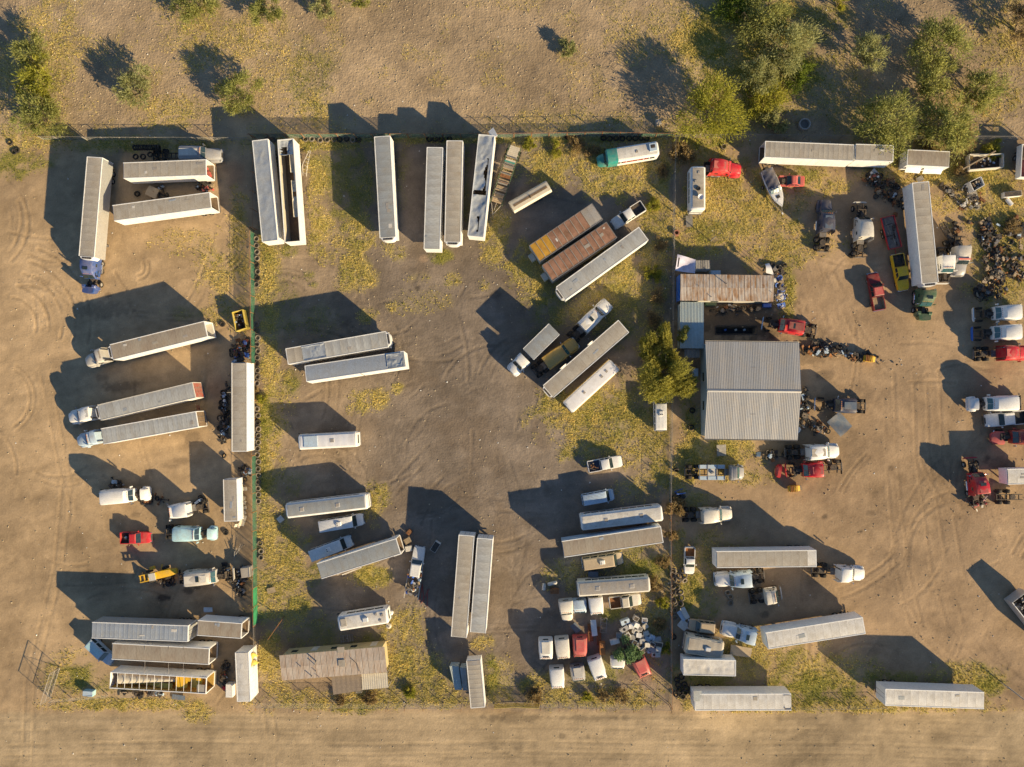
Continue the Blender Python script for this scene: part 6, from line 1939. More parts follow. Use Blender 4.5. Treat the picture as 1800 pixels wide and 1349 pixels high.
for x in (754, 765, 776, 790):
    tyre(x, 245, 'worn tyre between the close pair of trailers and the north fence', 'tyres behind the close pair')
for x, y_ in ((997, 240), (1008, 241)):
    tyre(x, y_, 'one of two tyres in the orange weeds at the north fence', 'tyres in the orange weeds')
for x, y_ in ((18, 251), (30, 264), (25, 267)):
    tyre(x, y_, 'one of three tyres lying in the grass at the far northwest corner', 'tyres at the northwest corner')
# stacked on the flatbed
for i in range(11):
    p = P(236 + i * 4.3, 259.5, 1.6)
    o = ob('tyre', cached(('wheel', .5, .3), lambda: ring(.29, .5, .3)), 'rubber', None, (p.x, p.y, 1.55), (0, 0, PI / 2 + random.uniform(-.1, .1)))
    tag(o, 'upright tyre in the back line on the grey flatbed truck', 'tyre', 'tyres on the flatbed truck')
for x, y_ in ((237, 275), (250, 275), (262.5, 271), (275, 271), (274, 262)):
    p = P(x, y_, 1.5)
    o = ob('tyre', cached(('wheel', .5, .3), lambda: ring(.29, .5, .3)), 'rubber', None, (p.x, p.y, 1.25), (PI / 2 + random.uniform(-.2, .2), 0, 0))
    tag(o, 'flat lying tyre in the front line on the grey flatbed truck', 'tyre', 'flat tyres on the flatbed truck')
LJ = 'half buried pale tyre in the grassy pile beside the scrap lot fence'
for x, y_ in ((1184, 1003), (1191, 1012), (1203, 1011), (1185, 1018), (1192, 1020), (1203, 1020), (1182, 1031), (1190, 1032), (1196, 1041), (1181, 1045), (1188, 1042), (1184, 1056), (1198, 1051), (1186, 1060), (1196, 1061), (1185, 1073), (1181, 1009), (1199, 1003)):
    tyre(x, y_, LJ, 'tyre pile by the scrap lot fence', tilt=random.uniform(.3, 1.0) * random.choice((-1, 1)), az_=random.uniform(0, 6), m='rubber_dusty')
LK = 'black tyre in the heap west of the cream roofed trailer by the road'
for x, y_ in ((1190, 1195), (1198, 1190), (1192, 1204), (1203, 1203), (1195, 1213), (1204, 1217), (1188, 1220), (1200, 1224), (1207, 1210)):
    tyre(x, y_, LK, 'tyre heap by the road', tilt=random.uniform(-.3, .3))
for x, y_, lb in ((391, 570, 'lone tyre in the grass near the yellow framed bin'), (397, 936, 'lone tyre east of the light blue truck'), (1188, 826, 'upright tyre standing at the scrap lot fence'), (1272, 258, 'pale lone tyre beside the small white can by the red truck'),
                  (1279, 1042, 'upper of two black tyres below the white and pale blue truck'), (1284, 1049, 'lower of two black tyres below the white and pale blue truck'), (1284, 1060, 'small pale tyre south of the two black tyres'), (241, 341, 'tyre lying between the two open ended trailers'),
                  (1497, 449, 'small wheel behind the white hoodless truck in the scrap lot'), (1215, 752, 'tyre against the west wall of the metal shop'), (1217, 722, 'tyre in shade beside the metal shop wall'), (1186, 1085, 'rusty tyre by the leaning white sheets'), (1184, 1120, 'lone tyre at the fence west of the tan wagon')):
    tyre(x, y_, lb, None, m='rubber_dusty' if 'pale' in lb or 'rusty' in lb else 'rubber', tilt=.9 if 'upright' in lb else 0)
for i in range(10):
    tyre(400 + random.uniform(-14, 6), 690 + i * 9, 'black tyre in the heap west of the long tan trailer', 'tyres by the long tan trailer', tilt=random.uniform(-.8, .8), az_=random.uniform(0, 6))


# ------------------------------------------------------------------ appliances and junk
random.seed(5)
AP = [(1115, 640, 1), (1225, 605, 0), (1310, 630, 0), (1185, 680, 0), (1230, 670, 0), (1320, 680, 0), (1115, 720, 1), (1210, 735, 0), (1265, 710, 0), (1330, 750, 0), (1140, 775, 0), (1060, 780, 0), (1255, 775, 0), (1020, 840, 1), (1195, 795, 0), (1345, 810, 0),
      (1425, 820, 1), (1280, 830, 0), (1215, 850, 0), (1335, 870, 0), (1390, 860, 0), (1270, 870, 0), (1440, 860, 1), (1300, 920, 0), (1265, 930, 0), (1390, 915, 1), (1450, 910, 0), (1400, 960, 0), (1435, 965, 0), (1380, 795, 0), (1240, 900, 0), (1360, 930, 0), (1230, 740, 0), (1300, 795, 0)]
for zx, zy, big in AP:
    px, py = 900 + zx / 5.622, 980 + zy / 5.622
    h = random.uniform(.7, 1.0)
    lx = 1.5 if big else .85
    p = P(px, py, h)
    t = thing('discarded_appliance', 'white discarded household appliance in the jumbled heap beside the small green tree', 'appliance', (p.x, p.y, 0), random.uniform(-.6, .6), 'heap of household appliances')
    t.rotation_euler = (random.uniform(-.12, .12), random.uniform(-.12, .12), random.uniform(-.7, .7))
    m = random.choice(('white_paint', 'white_paint', 'off_white', 'silver', 'pale_blue', 'cream', 'grey_paint'))
    ob('body', MB().box(-lx / 2, lx / 2, -.38, .38, .02, h), m, t)
    ob('door', MB().box(lx / 2, lx / 2 + .04, -.32, .32, .1, h - .1), m, t)
    r = random.random()
    if r < .12:
        ob('drum_opening', MB().cyl((0, 0, h), (0, 0, h + .012), .22, n=12), 'black', t)
    elif r < .6:
        ob('control_panel', MB().box(-lx / 2, -lx / 2 + .12, -.33, .33, h, h + .12), m, t)
    elif r < .88:
        ob('open_back', MB().box(-lx / 2 + .07, lx / 2 - .07, -.3, .3, h, h + .012), 'grime', t)
    else:
        ob('coil_panel', MB().box(-lx / 2 + .1, lx / 2 - .1, -.26, .26, h, h + .02), 'steel_grey', t)

# boxes and bins
box_at(402.7, 1214.7, 1.15, 2.2, 1.1, 0, 'storage_box', 'tall white box west of the white panelled container', 'box', 'white_paint', lid=.04)
box_at(154, 1220, 1.7, .9, .9, -4, 'storage_box', 'pale blue box on the grass near the southwest gate', 'box', 'light_blue', lid=.05, lidm='pale_blue')
box_at(431, 1007, 1.5, 1.6, 1.6, 8, 'storage_box', 'dusty grey box beside the fence east of the silver truck', 'box', 'silver', lid=.03, lidm='roof_tan')
box_at(765, 962, 1.0, 1.7, 1.1, -32, 'chest_freezer', 'white chest freezer with black opening in the trailer shade', 'freezer', 'white_paint', lid=.01, lidm='black')
box_at(716, 951, 1.1, .9, .7, 30, 'scrap_crate', 'brown crate near the smashed trailer end', 'crate', 'wood', lid=.03)
box_at(718, 965, 1.1, .9, .8, 10, 'scrap_crate', 'white crate behind the scrap collector truck', 'crate', 'off_white', lid=.03)
box_at(719, 936, .9, .7, .5, 50, 'scrap_crate', 'dark crate north of the brown crate', 'crate', 'rust', lid=.03)
box_at(1059, 1141, .95, 2.0, 1.0, 0, 'rusty_box', 'rusty brown steel box east of the faded red cab', 'box', 'rust_orange', lid=.03)
box_at(975, 1040, 1.4, .8, .7, 0, 'rusty_box', 'rusty channel lying below two white tanks', 'box', 'rust_orange', lid=.02, lidm='rust')
box_at(1043, 1010, 1.6, .9, .9, 0, 'storage_box', 'grey blue box in shade north of the weathered bus', 'box', 'steel_blue', lid=.04)
box_at(1223, 655, .8, 1.3, 1.0, 0, 'storage_box', 'blue barrel like box against the west wall of the metal shop', 'box', 'pale_blue', lid=.05)
box_at(1349, 537, 1.3, .6, .8, 0, 'storage_box', 'bright blue box below the rusty roofed house', 'box', 'tarp_blue', lid=.04)
box_at(1250, 534, 1.8, .7, .6, 0, 'planter_box', 'green planter under the south wall of the rusty roofed house', 'planter', 'green', lid=.05, lidm='green')
box_at(1781, 341, 2.7, .85, .9, 5, 'feed_trough', 'white trough filled with scrap at the right edge', 'trough', 'white_paint', lid=.02, lidm='grime')
box_at(250, 259, .01, .01, .05, 0, 'small_crate', 'tiny crate on the flatbed truck', 'crate', 'wood') if False else None
for px, py, rz, lb in ((976 - 20, 1032, 85, 'upright'), (971, 1026, 12, 'lying')):
    p = P(px, py, .4)
    t = thing('gas_tank', 'white cylindrical tank %s in the drive west of the weathered bus' % ('standing crosswise' if lb == 'upright' else 'lying lengthwise'), 'tank', (p.x, p.y, 0), R(rz))
    L = 1.2 if lb == 'upright' else 1.6
    ob('shell', MB().loft([[(x, r * math.cos(a), .35 + r * math.sin(a)) for a in np.linspace(0, 2 * PI, 12, endpoint=False)] for x, r in ((-L / 2, .12), (-L / 2 + .12, .3), (L / 2 - .12, .3), (L / 2, .12))]), 'off_white', t)
    ob('cradle', MB().box(-L / 3, -L / 3 + .1, -.25, .25, 0, .15).box(L / 3 - .1, L / 3, -.25, .25, 0, .15), 'steel_grey', t)


def open_bin(c, h, label, m, inner, name='open_bin', cat='bin', fill=20, group=None):
    p = corner_box(c, h)
    cen = sum(p, Vector()) / 4
    t = thing(name, label, cat, (cen.x, cen.y, 0), 0, group)
    o = Vector((cen.x, cen.y, 0))
    for i in range(4):
        a, b = p[i] - o, p[(i + 1) % 4] - o
        n = Vector((b.y - a.y, a.x - b.x, 0)).normalized()
        if n.dot(a + b) > 0:
            n = -n
        ob('wall', MB().add([(a.x, a.y, .1), (b.x, b.y, .1), (b.x, b.y, h), (a.x, a.y, h), (a.x + n.x * .09, a.y + n.y * .09, .1), (b.x + n.x * .09, b.y + n.y * .09, .1), (b.x + n.x * .09, b.y + n.y * .09, h), (a.x + n.x * .09, a.y + n.y * .09, h)],
                            [(0, 1, 2, 3), (7, 6, 5, 4), (0, 4, 5, 1), (1, 5, 6, 2), (2, 6, 7, 3), (3, 7, 4, 0)]), m, t)
    q = [v - o for v in p]
    ob('floor', MB().add([(v.x, v.y, .12) for v in q] + [(v.x, v.y, .2) for v in q], [(0, 1, 2, 3), (7, 6, 5, 4)]), inner, t)
    rg = random.Random(int(c[0][0]))
    for i in range(fill):
        u, v = rg.uniform(.12, .88), rg.uniform(.15, .85)
        x = q[0].lerp(q[1], u).lerp(q[3].lerp(q[2], u), v)
        ob('scrap_piece', MB().obox((x.x, x.y, rg.uniform(.3, h * .8)), (rg.uniform(.2, .7), rg.uniform(.1, .35), rg.uniform(.05, .3)), rg.uniform(-.5, .5), rg.uniform(-.5, .5), rg.uniform(0, 3)), rg.choice(('grime', 'rust', 'steel_grey', 'black', 'pale_blue', 'wood', 'off_white')), t)
    return t


open_bin([(407, 549), (426, 544), (433, 577), (414, 583)], 1.7, 'yellow framed open bin of scrap beside the green fence', 'gate_yellow', 'grime', fill=26)
open_bin([(1704, 271), (1765, 270), (1765, 294), (1704, 299)], 1.3, 'large open dump bin with a plank across it in the northeast corner', 'off_white', 'grime', fill=14)
open_bin([(1704, 320), (1725, 310), (1731.5, 326), (1712, 337)], 1.6, 'small white open bin full of engine parts in the scrap lot', 'white_paint', 'grime', fill=24)
p0, p1 = P(1692, 298, 1.5), P(1750, 266, 1.5)
tag(ob('plank', MB().cyl(p0, p1, .14, n=4), 'wood'), 'long bare timber plank lying across the large dump bin', 'plank')
p = P(1775, 355, .5)
tag(ob('white_drum', MB().loft([[(x, r * math.cos(a), .35 + r * math.sin(a)) for a in np.linspace(0, 2 * PI, 12, endpoint=False)] for x, r in ((-.65, .2), (-.6, .32), (0, .33), (.6, .32), (.65, .2))]), 'white_paint', None, (p.x, p.y, 0), (0, 0, R(-50))), 'white drum lying in the weeds below the trough', 'drum')
p = P(1414, 219, .5)
t = thing('concrete_well', 'round concrete well ring beside the trees north of the fence', 'well', (p.x, p.y, 0))
ob('ring', MB().loft([[(r * math.cos(a), r * math.sin(a), z) for a in np.linspace(0, 2 * PI, 20, endpoint=False)] for r, z in ((.95, 0), (.95, .8), (.75, .8), (.75, .2))], False), 'concrete', t)
ob('soil', MB().cyl((0, 0, .1), (0, 0, .3), .75, n=16), 'wood_grey', t)
p = P(1189.5, 409.5, .4)
t = thing('clay_pipe', 'terracotta pipe ring beside the fence west of the thin pole', 'pipe', (p.x, p.y, 0))
ob('ring', MB().loft([[(r * math.cos(a), r * math.sin(a), z) for a in np.linspace(0, 2 * PI, 18, endpoint=False)] for r, z in ((.5, 0), (.5, .5), (.3, .5), (.3, .05))], False), 'terracotta', t)
ob('base', MB().cyl((0, 0, .02), (0, 0, .06), .3, n=12), 'black', t)


# flat sheets, plywood, covers
def sheet(px, py, lx, ly, rz, label, m, z=.12, tilt=0.0, name='loose_sheet', cat='sheet', amp=.03, group=None):
    p = P(px, py, z)
    o = ob(name, MB().grid(lambda u, v: ((u - .5) * lx, (v - .5) * ly, amp * math.sin(5 * u + 4 * v)), 8, 8).grid(lambda u, v: ((u - .5) * lx, (v - .5) * ly, amp * math.sin(5 * u + 4 * v) - .03), 8, 8), m, None, (p.x, p.y, z + .05), (tilt, 0, R(rz)))
    return tag(o, label, cat, group)


sheet(1211.5, 389, 1.1, 1.9, 3, 'grey plywood ramp at the south end of the white camper', 'wood_grey')
sheet(1268, 792, 1.5, 1.9, 4, 'dark weathered plywood sheet south of the metal shop', 'wood_grey', .5, .2)
sheet(1302, 1145, 3.4, 1.6, -8, 'crumpled tan tarp over a low shape south of the patched trailer', 'tan', .5, amp=.14, name='tarp_sheet', cat='tarp')
sheet(1201, 1099, 1.6, 1.4, -40, 'pale square sheet, lowest of three leaning by the tyre pile', 'off_white', .3)
sheet(1198, 1083, .7, 1.8, 35, 'narrow pale sheet, middle of three by the tyre pile', 'pale_blue', .3)
sheet(1204, 1078, .8, 2.0, 28, 'narrow pale sheet, uppermost of three by the tyre pile', 'off_white', .4)
sheet(1710, 345, 1.5, 1.6, 20, 'grey sheet below the small white bin of engine parts', 'wood_grey', .2)
sheet(1617, 315, 1.1, .8, 30, 'grey plate north of the long tan trailer', 'wood_grey', .2)
sheet(1476, 746, 2.6, 3.2, 42, 'dark teal vehicle shell roof lying east of the metal shop', 'steel_blue', .7, amp=.12, name='vehicle_shell', cat='vehicle part')
sheet(1012, 1104, 1.1, 1.6, 38, 'blue grey grate below the smashed white cab', 'steel_blue', .3)
sheet(1044, 1104, .9, 2.6, 6, 'white ribbed panel standing among rusty plates', 'white_paint', .9)
sheet(1038, 1112, .8, 2.9, 4, 'rusty red plate west of the white ribbed panel', 'rust', .2)
sheet(1053, 1118, .7, 3.0, 0, 'rusty red plate east of the white ribbed panel', 'rust', .2)
sheet(493, 913, 1.0, 1.0, 40, 'pale board lying west of the long white bus', 'off_white', .2)
sheet(224, 1222, 2.6, 1.0, 0, 'brown pallets lying below the roofless trailer', 'wood', .2)
sheet(270, 1219, 2.0, .9, 0, 'grey panel lying below the roofless trailer', 'roof_grey', .2)
sheet(314, 1226, 2.2, .8, -6, 'dark blue sheet below the roofless trailer by the road', 'steel_blue', .15)
sheet(366, 1072, 1.5, .8, 2, 'pale blue sheet north of the short beige trailer', 'pale_blue', .2)
sheet(268, 338, 2.0, 1.7, -25, 'tan seat box between the two open ended trailers', 'tan', .7, amp=.1, name='seat_box', cat='seat')
sheet(477, 1038, 1.4, .9, 15, 'brown board with white strips in the grass near the bright green fence', 'wood', .2)
p = P(1061, 1099, .8)
t = thing('steel_truss', 'pale green lattice truss section standing among the truck cabs', 'truss', (p.x, p.y, 0), R(-4))
for s in (-1, 1):
    for z in (.2, .9):
        ob('chord', MB().cyl((s * .5, -1.2, z), (s * .5, 1.2, z), .035, n=5), 'galvanised', t)
for i in range(6):
    y_ = -1.2 + i * .4
    ob('lattice_bar', MB().cyl((-.5, y_, .9), (.5, y_ + .4 * (1 if i % 2 else 0), .9), .025, n=5).cyl((.5, y_, .2), (.5, y_ + .4, .9), .02, n=5), 'galvanised', t)
p = P(1190, 868, 1.0)
t = thing('engine_crane', 'bright blue engine crane by the scrap lot fence', 'crane', (p.x, p.y, 0), R(10))
ob('mast', MB().box(-.08, .08, -.08, .08, 0, 1.7), 'tarp_blue', t)
ob('boom', MB().obox((.55, 0, 1.65), (1.4, .12, .14), ry=-.1), 'tarp_blue', t)
for s in (-1, 1):
    ob('leg', MB().obox((.5, s * .35, .12), (1.5, .1, .1), rz=s * .2), 'tarp_blue', t)
# forklift like yellow machine and yellow scrap machine
for px, py, rz, lb in ((1396, 859, 5, 'small yellow machine south of the dismantled red truck'), (1528, 631, -8, 'yellow machine part at the east end of the scrap row')):
    p = P(px, py, .7)
    t = thing('yellow_machine', lb, 'machine', (p.x, p.y, 0), R(rz))
    ob('body', MB().loft([sec(-.9, [(.4, .2), (.5, .5), (.45, .9), (0, .95)]), sec(.2, [(.5, .2), (.55, .5), (.5, 1.2), (0, 1.25)]), sec(.9, [(.4, .2), (.45, .5), (.4, .8), (0, .85)])]), 'yellow', t)
    for i in range(5):
        ob('rib', MB().box(-.7 + i * .25, -.62 + i * .25, -.5, .5, .95, 1.2), 'rust_orange', t)
    ob('counterweight', MB().box(.9, 1.15, -.35, .35, .25, .75), 'steel_grey', t)
for i, (px, py) in enumerate(((420, 868), (427, 876), (428, 884), (429, 893), (428, 902), (429, 910), (425, 922), (418, 925), (427, 916), (430, 860))):
    p = P(px, py, .8)
    t = thing('stacked_chair', 'beige chair in the jumble along the east side of the short tan trailer', 'chair', (p.x, p.y, 0), random.uniform(-.6, .6), 'beige chairs by the short trailer')
    ob('seat', MB().box(-.3, .3, -.3, .3, .5, .62), 'cream', t)
    ob('backrest', MB().obox((-.3, 0, .95), (.1, .6, .7), ry=-.2), 'cream', t)
    for sx_ in (-1, 1):
        for sy in (-1, 1):
            ob('leg', MB().box(sx_ * .26 - .03, sx_ * .26 + .03, sy * .26 - .03, sy * .26 + .03, 0, .5), 'steel_grey', t)
p = P(740, 1042, .2)
for i, a in enumerate((80, 95, 60, 88)):
    o = ob('steel_bar', MB().cyl((-1.4, 0, .08), (1.4, 0, .08), .07, n=5), 'maroon', None, (p.x + i * .35, p.y - .3 * i, 0), (0, 0, R(a)))
    tag(o, 'dark red steel bar in the bundle lying south of the scrap collector truck', 'bar', 'bundle of red bars')
for x in (349, 352.5):
    p0, p1 = P(x - 3, 713, .1), P(x, 733, .1)
    tag(ob('steel_bar', MB().cyl(p0, p1, .07, n=5), 'maroon'), 'dark red bar lying behind the red ended trailer', 'bar', 'pair of red bars')
p = P(538, 285, 1.0)
t = thing('metal_rack', 'bent white metal rack leaning against the roofless white trailer', 'rack', (p.x, p.y, 0), R(78))
for s in (-1, 1):
    ob('side_bar', MB().tube([(-2.2, s * .3, .3), (-.6, s * .42, 1.2), (2.2, s * .12, .4)], .04), 'off_white', t)
for i in range(7):
    ob('rung', MB().cyl((-1.9 + i * .6, -.35, .6), (-1.7 + i * .6, .35, .6), .03, n=5), 'off_white', t)
t = thing('metal_rack', 'tangle of pale metal tubing beside the fence above the silver truck', 'rack', P(418, 970, 0), R(60))
for i in range(9):
    ob('tube', MB().cyl((random.uniform(-1.8, 0), random.uniform(-.4, .4), .3), (random.uniform(0, 1.8), random.uniform(-.4, .4), random.uniform(.6, 1.2)), .035, n=5), 'galvanised', t)
p = P(609, 1123, .3)
t = thing('wooden_pallet', 'slatted pallet leaning between the motorhome and the mobile home', 'pallet', (p.x, p.y, .1), R(8))
for i in range(6):
    ob('slat', MB().box(-1.0 + i * .38, -.85 + i * .38, -.6, .6, .1, .14), 'wood_grey', t)
for s in (-.5, .45):
    ob('runner', MB().box(-1.05, 1.1, s, s + .08, 0, .1), 'wood_grey', t)
for px, py, lb, m in ((686, 1078, 'white round tank beside the motorhome, upper of two', 'white_paint'), (683, 1101, 'cream spool beside the motorhome, lower of two', 'cream')):
    p = P(px, py, .6)
    t = thing('round_tank', lb, 'tank', (p.x, p.y, 0))
    ob('shell', MB().loft([[(r * math.cos(a), r * math.sin(a), z) for a in np.linspace(0, 2 * PI, 16, endpoint=False)] for r, z in ((.4, 0), (.46, .1), (.46, .6), (.3, .75))]), m, t)
    ob('cap', MB().cyl((0, 0, .75), (0, 0, .82), .14, n=10), 'steel_grey', t)
box_at(1451 - 62, 218, .6, .6, .3, 0, 'hay_bale', 'x', 'bale', 'tan') if False else None
p = P(1158, 214, .4)
t = box_at(1158, 214, .9, .9, .8, 10, 'stone_block', 'pale stone block in the shade behind the shuttle bus', 'block', 'concrete', lid=.06)


# ------------------------------------------------------------------ heaps of scrap (too many pieces to count)
def heap(px, py, rx, ry, n, h, label, ms, seed, smin=.15, smax=.7, rz=0.0):
    rg = random.Random(seed)
    bm = {m: MB() for m in ms}
    c = P(px, py)
    cs = [(rg.uniform(0, 2 * PI), rg.random() ** .5 * .85, rg.uniform(.08, .3)) for _ in range(7)]
    for i in range(n):
        ca_, cr_, sg = rg.choice(cs)
        u, v = cr_ * math.cos(ca_) + rg.gauss(0, sg), cr_ * math.sin(ca_) + rg.gauss(0, sg)
        r = min(1.0, math.hypot(u, v))
        x, y_ = u * rx * .094, v * ry * .094
        x, y_ = x * math.cos(rz) - y_ * math.sin(rz), x * math.sin(rz) + y_ * math.cos(rz)
        z = rg.uniform(.03, h) * (1.05 - r * r * .8)
        m = bm[rg.choice(ms)]
        k = rg.random()
        q0 = rg.uniform(0, 6)
        s = rg.uniform(smin, smax)
        if k < .10:
            rr = ring(.26, .45, .24, 12)
            mt = Matrix.Rotation(rg.uniform(0, 6), 3, 'Z') @ Matrix.Rotation(PI / 2 + rg.uniform(-.6, .6), 3, 'X')
            bm[ms[1]].add([mt @ Vector(p) + Vector((x, y_, z * .6 + .15)) for p in rr.v], rr.f)
        elif k < .17:
            m.obox((x, y_, z), (rg.uniform(.7, 1.3), rg.uniform(.4, .8), .03), rg.uniform(-.4, .4), rg.uniform(-.4, .4), rg.uniform(0, 3))
        elif k < .24:
            q_ = rg.uniform(0, 3)
            for e_ in range(4):
                m.obox((x + rg.uniform(-.25, .25), y_ + rg.uniform(-.25, .25), z * .5 + .25 + e_ * .06), (rg.uniform(.3, .6), rg.uniform(.25, .4), rg.uniform(.2, .4)), 0, 0, q_)
        elif k < .30:
            d = Vector((math.cos(q0), math.sin(q0), 0)) * rg.uniform(1.0, 1.9)
            o_ = Vector((x, y_, z * .5 + .15))
            m.cyl(o_ - d * .5, o_ + d * .5, .07, n=6).cyl(o_ - d * .5, o_ - d * .42, .22, n=9).cyl(o_ + d * .42, o_ + d * .5, .22, n=9)
        elif k < .6:
            m.obox((x, y_, z), (s, s * rg.uniform(.2, .6), s * rg.uniform(.08, .4)), rg.uniform(-.7, .7), rg.uniform(-.7, .7), rg.uniform(0, 3))
        elif k < .85:
            d = Vector((rg.uniform(-1, 1), rg.uniform(-1, 1), rg.uniform(-.3, .3))) * s * 1.6
            m.cyl(Vector((x, y_, z)) - d * .5, Vector((x, y_, z)) + d * .5, rg.uniform(.02, .08), n=5)
        else:
            m.cyl((x, y_, z), (x + rg.uniform(-.1, .1), y_ + .1, z + .18), s * .4, s * .36, n=9)
    t = thing('scrap_heap', label, 'scrap heap', (c.x, c.y, 0))
    for m_, b in bm.items():
        if b.v:
            o = ob('scrap_pieces', b, m_, t)
            o['kind'] = 'stuff'
    return t


DM = ['grime', 'black', 'rust', 'steel_dark', 'grime', 'steel_dark', 'grime', 'black', 'steel_grey', 'rust', 'black', 'pale_blue', 'wood']
heap(1745, 480, 50, 56, 430, .6, 'dark heap of engines and metal scrap at the right of the scrap lot', ['grime', 'black', 'rust', 'steel_dark', 'grime', 'steel_grey', 'rust_orange', 'wood', 'tan', 'steel_dark'], 1)
heap(1752, 405, 44, 34, 220, .7, 'scattered rusty scrap in the weeds below the trough', DM, 2)
heap(1690, 345, 36, 22, 90, .5, 'loose boards and scrap between the long trailer and the small bin', ['wood', 'grime', 'off_white', 'rust', 'wood_grey'], 3, rz=-.6)
heap(1530, 318, 40, 16, 150, .8, 'junk with red seat strewn below the ribbed tan trailer', DM + ['maroon', 'white_paint'], 4)
heap(1470, 620, 64, 12, 260, .9, 'long row of engines and parts running east from the metal shop', DM + ['rust_orange'], 5, rz=-.18)
heap(1372, 500, 15, 42, 110, .5, 'junk with blue scraps in the weeds east of the rusty roofed house', ['off_white', 'tarp_blue', 'grime', 'white_paint', 'steel_grey', 'wood'], 6)
heap(1412, 732, 10, 40, 110, 1.0, 'parts and shelves piled against the east wall of the metal shop', DM + ['white_paint'], 7)
heap(1437, 755, 18, 12, 40, .5, 'oily parts beside the dark teal shell', DM, 8)
heap(1195, 878, 14, 22, 80, .7, 'parts heap at the fence beside the blue engine crane', DM + ['tarp_blue', 'red'], 9)
heap(398, 735, 10, 60, 160, .8, 'dark parts piled along the west side of the long tan trailer', DM, 10)
heap(424, 625, 16, 34, 150, .8, 'scrap with red pieces between the yellow framed bin and the long trailer', DM + ['maroon', 'tarp_blue'], 11)
heap(432, 832, 14, 16, 70, .7, 'blue and silver scrap above the short tan trailer', DM + ['tarp_blue', 'pale_blue'], 12)
heap(420, 1030, 20, 30, 100, .6, 'dark scrap by the fence around the dusty grey box', DM, 13)
heap(396, 1180, 7, 26, 70, .7, 'black and red scrap beside the white panelled container', DM + ['red'], 14)
heap(355, 325, 22, 16, 70, .7, 'engine parts in the gap between the two open ended trailers', DM + ['off_white', 'red_faded'], 15)
heap(285, 342, 26, 14, 60, .5, 'grimy frame parts at the middle of the gap between open ended trailers', DM, 16)
heap(268, 880, 18, 12, 60, .4, 'torn white and dark bits in front of the white truck in the left lot', DM + ['white_paint'], 17)
heap(205, 852, 26, 6, 40, .4, 'loose parts strewn along the north side of the white truck in the left lot', DM, 31)
heap(352, 882, 14, 10, 40, .7, 'stripped parts on the rear frame of the hoodless white truck in the left lot', DM + ['off_white'], 32)
heap(300, 1022, 22, 10, 40, .5, 'parts between the yellow loader and the dusty silver truck', DM, 33)
heap(398, 1012, 16, 14, 50, .8, 'twisted parts at the nose of the dusty silver truck', DM + ['off_white'], 34)
heap(250, 1218, 60, 6, 60, .4, 'bits and rims strewn below the roofless trailer', DM, 18)
heap(1290, 545, 60, 10, 60, .5, 'clutter along the south wall of the rusty roofed house', DM + ['off_white'], 19)
heap(1360, 475, 18, 12, 40, .6, 'clutter at the northeast corner of the rusty roofed house', DM, 20)
heap(1355, 800, 28, 10, 40, .4, 'small parts between the metal shop and the white truck', DM, 21)
heap(1720, 878, 14, 16, 40, 1.4, 'pink and grey wreckage on the rear frame of the exposed engine red truck', ['red_faded', 'steel_grey', 'grime', 'off_white'], 22)
heap(1560, 345, 20, 30, 50, .4, 'dark parts north of the red utility trailer', DM, 23)
heap(1675, 415, 12, 26, 50, .8, 'wheels and parts behind the white wreck beside the long trailer', DM, 24)

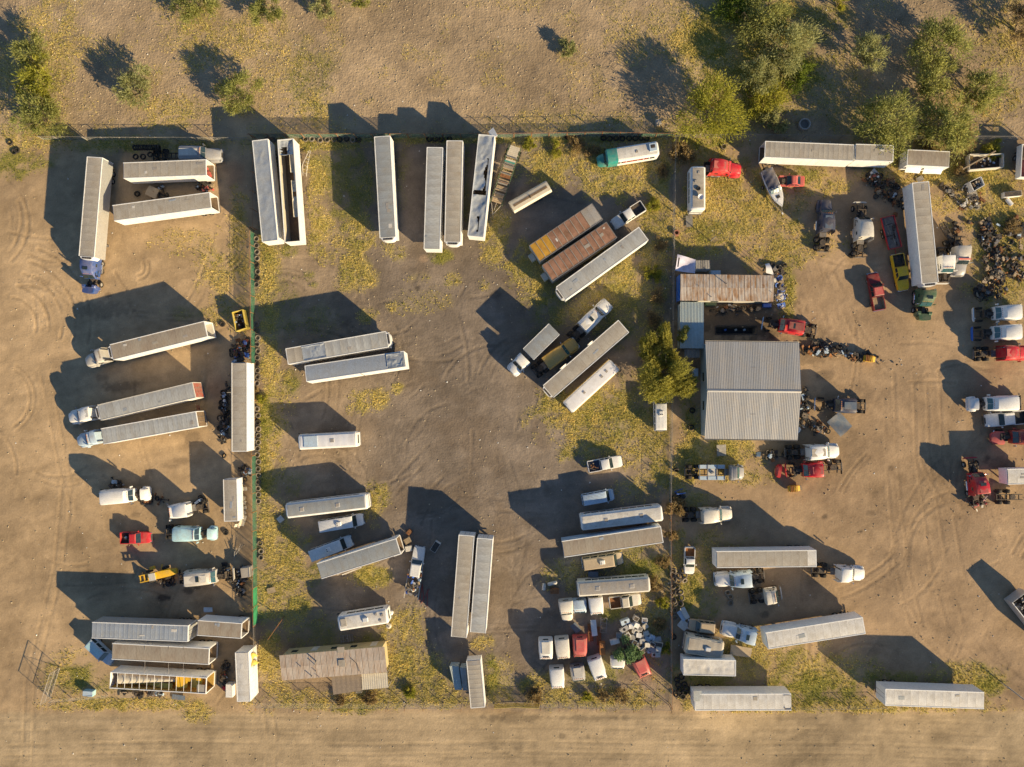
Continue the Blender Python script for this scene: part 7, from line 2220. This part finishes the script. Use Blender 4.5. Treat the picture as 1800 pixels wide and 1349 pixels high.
# ------------------------------------------------------------------ trees and shrubs
TR = [
    (55, 95, 34, 4.2, 'leaf_mesquite', 'leafy desert tree, uppermost of three at the left edge'),
    (66, 142, 38, 4.6, 'leaf_yellow', 'bright green desert tree, middle of three at the left edge'),
    (62, 200, 44, 4.6, 'leaf_mesquite', 'wide desert tree, lowest of three at the left edge'),
    (233, 152, 38, 4.0, 'leaf_pale', 'pale airy desert tree alone north of the left lot'),
    (418, 160, 40, 4.4, 'leaf_mesquite', 'airy desert tree just behind the north end of the tall trailers'),
    (338, 2, 42, 4.2, 'leaf_mesquite', 'desert tree cut by the top edge, left of centre'),
    (466, 18, 30, 4.4, 'leaf_mesquite', 'round green desert tree near the top edge'),
    (568, 12, 22, 3.2, 'leaf_pale', 'pale small desert tree at the top edge beside another'),
    (628, -4, 22, 3.2, 'leaf_mesquite', 'small desert tree at the top edge, right of a pale one'),
    (998, 84, 15, 1.9, 'leaf_pale', 'small pale shrub alone in the open field'),
    (1252, 195, 60, 6.0, 'leaf_yellow', 'large bright green tree straddling the north fence beside the red truck'),
    (1385, 78, 48, 5.2, 'leaf_pale', 'pale grey green tree above the concrete well'),
    (1335, 130, 36, 4.4, 'leaf_pale', 'pale tree in the thicket left of the concrete well'),
    (1340, 30, 46, 5.0, 'leaf_mesquite', 'olive tree in the thicket near the top edge'),
    (1290, 10, 34, 3.5, 'leaf_green', 'dark green tree at the top edge over the olive patch'),
    (1405, 130, 30, 2.2, 'leaf_green', 'dark green low bush among the thicket'),
    (1345, 170, 40, 2.4, 'leaf_yellow', 'low yellow green bush by the north fence thicket'),
    (1480, -2, 18, 3.4, 'leaf_yellow', 'small light tree cut by the top edge, right side'),
    (1532, 92, 34, 4.8, 'leaf_pale', 'round pale tree standing free right of the thicket'),
    (1655, 75, 52, 5.6, 'leaf_mesquite', 'wide airy tree in the upper right field'),
    (1645, 140, 40, 4.6, 'leaf_mesquite', 'airy tree just below the widest one in the upper right field'),
    (1728, 160, 40, 4.6, 'leaf_mesquite', 'green tree nearest the right edge behind the fence'),
    (1562, 215, 56, 6.0, 'leaf_mesquite', 'large tree overhanging the short tan trailer at the north fence'),
    (1664, 222, 52, 5.4, 'leaf_mesquite', 'large tree overhanging the short cream trailer at the north fence'),
    (1690, 245, 24, 3.0, 'leaf_brown', 'twiggy grey shrub at the north fence in the northeast'),
    (1358, 210, 24, 2.0, 'leaf_pale', 'small grey shrub beside the concrete well'),
    (1808, 40, 40, 5.0, 'leaf_brown', 'brown tree at the upper right edge'),
]
for px, py, r, h, lf, lb in TR:
    tree(px, py, r, h, lb, lf, 'desert_tree' if h > 2.3 else 'desert_shrub', 'tree' if h > 2.3 else 'shrub', dens=.6)
YG = 'trees by the shop'
tree(1171, 658, 46, 5.6, 'large rounded yellow green tree beside the metal shop', 'leaf_olive', 'shade_tree', dens=5, size=.13, group=YG, nclump=44, lump=True)
tree(1161, 606, 31, 5.0, 'upright yellow green tree north of the large rounded one', 'leaf_olive', 'shade_tree', dens=5, size=.13, group=YG, nclump=24, lump=True)
tree(1201, 590, 17, 3.6, 'small yellow green tree over the blue lean-to roof', 'leaf_mesquite', 'shade_tree', dens=3, size=.13, group=YG, nclump=14, lump=True)
tree(1102, 1146, 22, 3.2, 'small blue green tree growing among the appliances', 'leaf_bluegreen', 'small_tree', dens=2.5, size=.15, group=None, nclump=18, lump=True)
tree(1188, 892, 17, 1.8, 'dry tan bush on the fence beside the white truck', 'leaf_brown', 'dry_bush', 'shrub', .8, group='dry bushes')
tree(1181, 940, 10, 1.5, 'thin dry bush on the fence, south of the larger one', 'leaf_brown', 'dry_bush', 'shrub', .8, group='dry bushes')
tree(1197, 270, 22, 2.0, 'dry brown bush between the shuttle bus and the red truck', 'leaf_brown', 'dry_bush', 'shrub', .8, group='dry bushes')
tree(942, 1222, 14, 1.2, 'dry brush beside the yellowish road gate', 'leaf_brown', 'dry_bush', 'shrub', .8, group='dry bushes')
for i, (px, py, r) in enumerate(((980, 262, 16), (1012, 256, 18), (1040, 262, 14), (930, 255, 12), (1150, 560, 16), (1155, 520, 14), (1148, 480, 16), (1160, 430, 12), (1160, 1100, 14), (1165, 1060, 12), (1150, 1030, 14), (1165, 990, 12), (1170, 1140, 10), (1640, 262, 16), (1700, 262, 16), (1745, 262, 18), (1780, 400, 18), (1690, 300, 12), (1150, 360, 12), (1168, 300, 12), (450, 690, 8), (460, 700, 9), (1090, 1225, 14), (1060, 1222, 10), (1030, 1224, 10), (650, 1228, 14), (600, 1232, 10), (720, 1215, 12))):
    where = ('in the orange strip at the north fence' if py < 275 and px < 1100 else 'at the north fence of the scrap lot' if py < 320 and px > 1200 else 'among the scrap at the right edge' if px > 1500 else
             'by the tyre row on the west fence' if px < 470 else 'by the road fence below the truck cabs' if py > 1200 and px > 900 else 'by the road fence near the mobile home' if py > 1200 else
             'in the shaded strip beside the upper east fence' if py < 700 else 'in the strip beside the lower east fence')
    tree(px, py, r, .9, 'low tuft of dry weeds ' + where, 'leaf_brown' if i % 3 else 'leaf_yellow', 'weed_clump', 'weeds', .7, .6, 'weed clumps along the fences', .2)
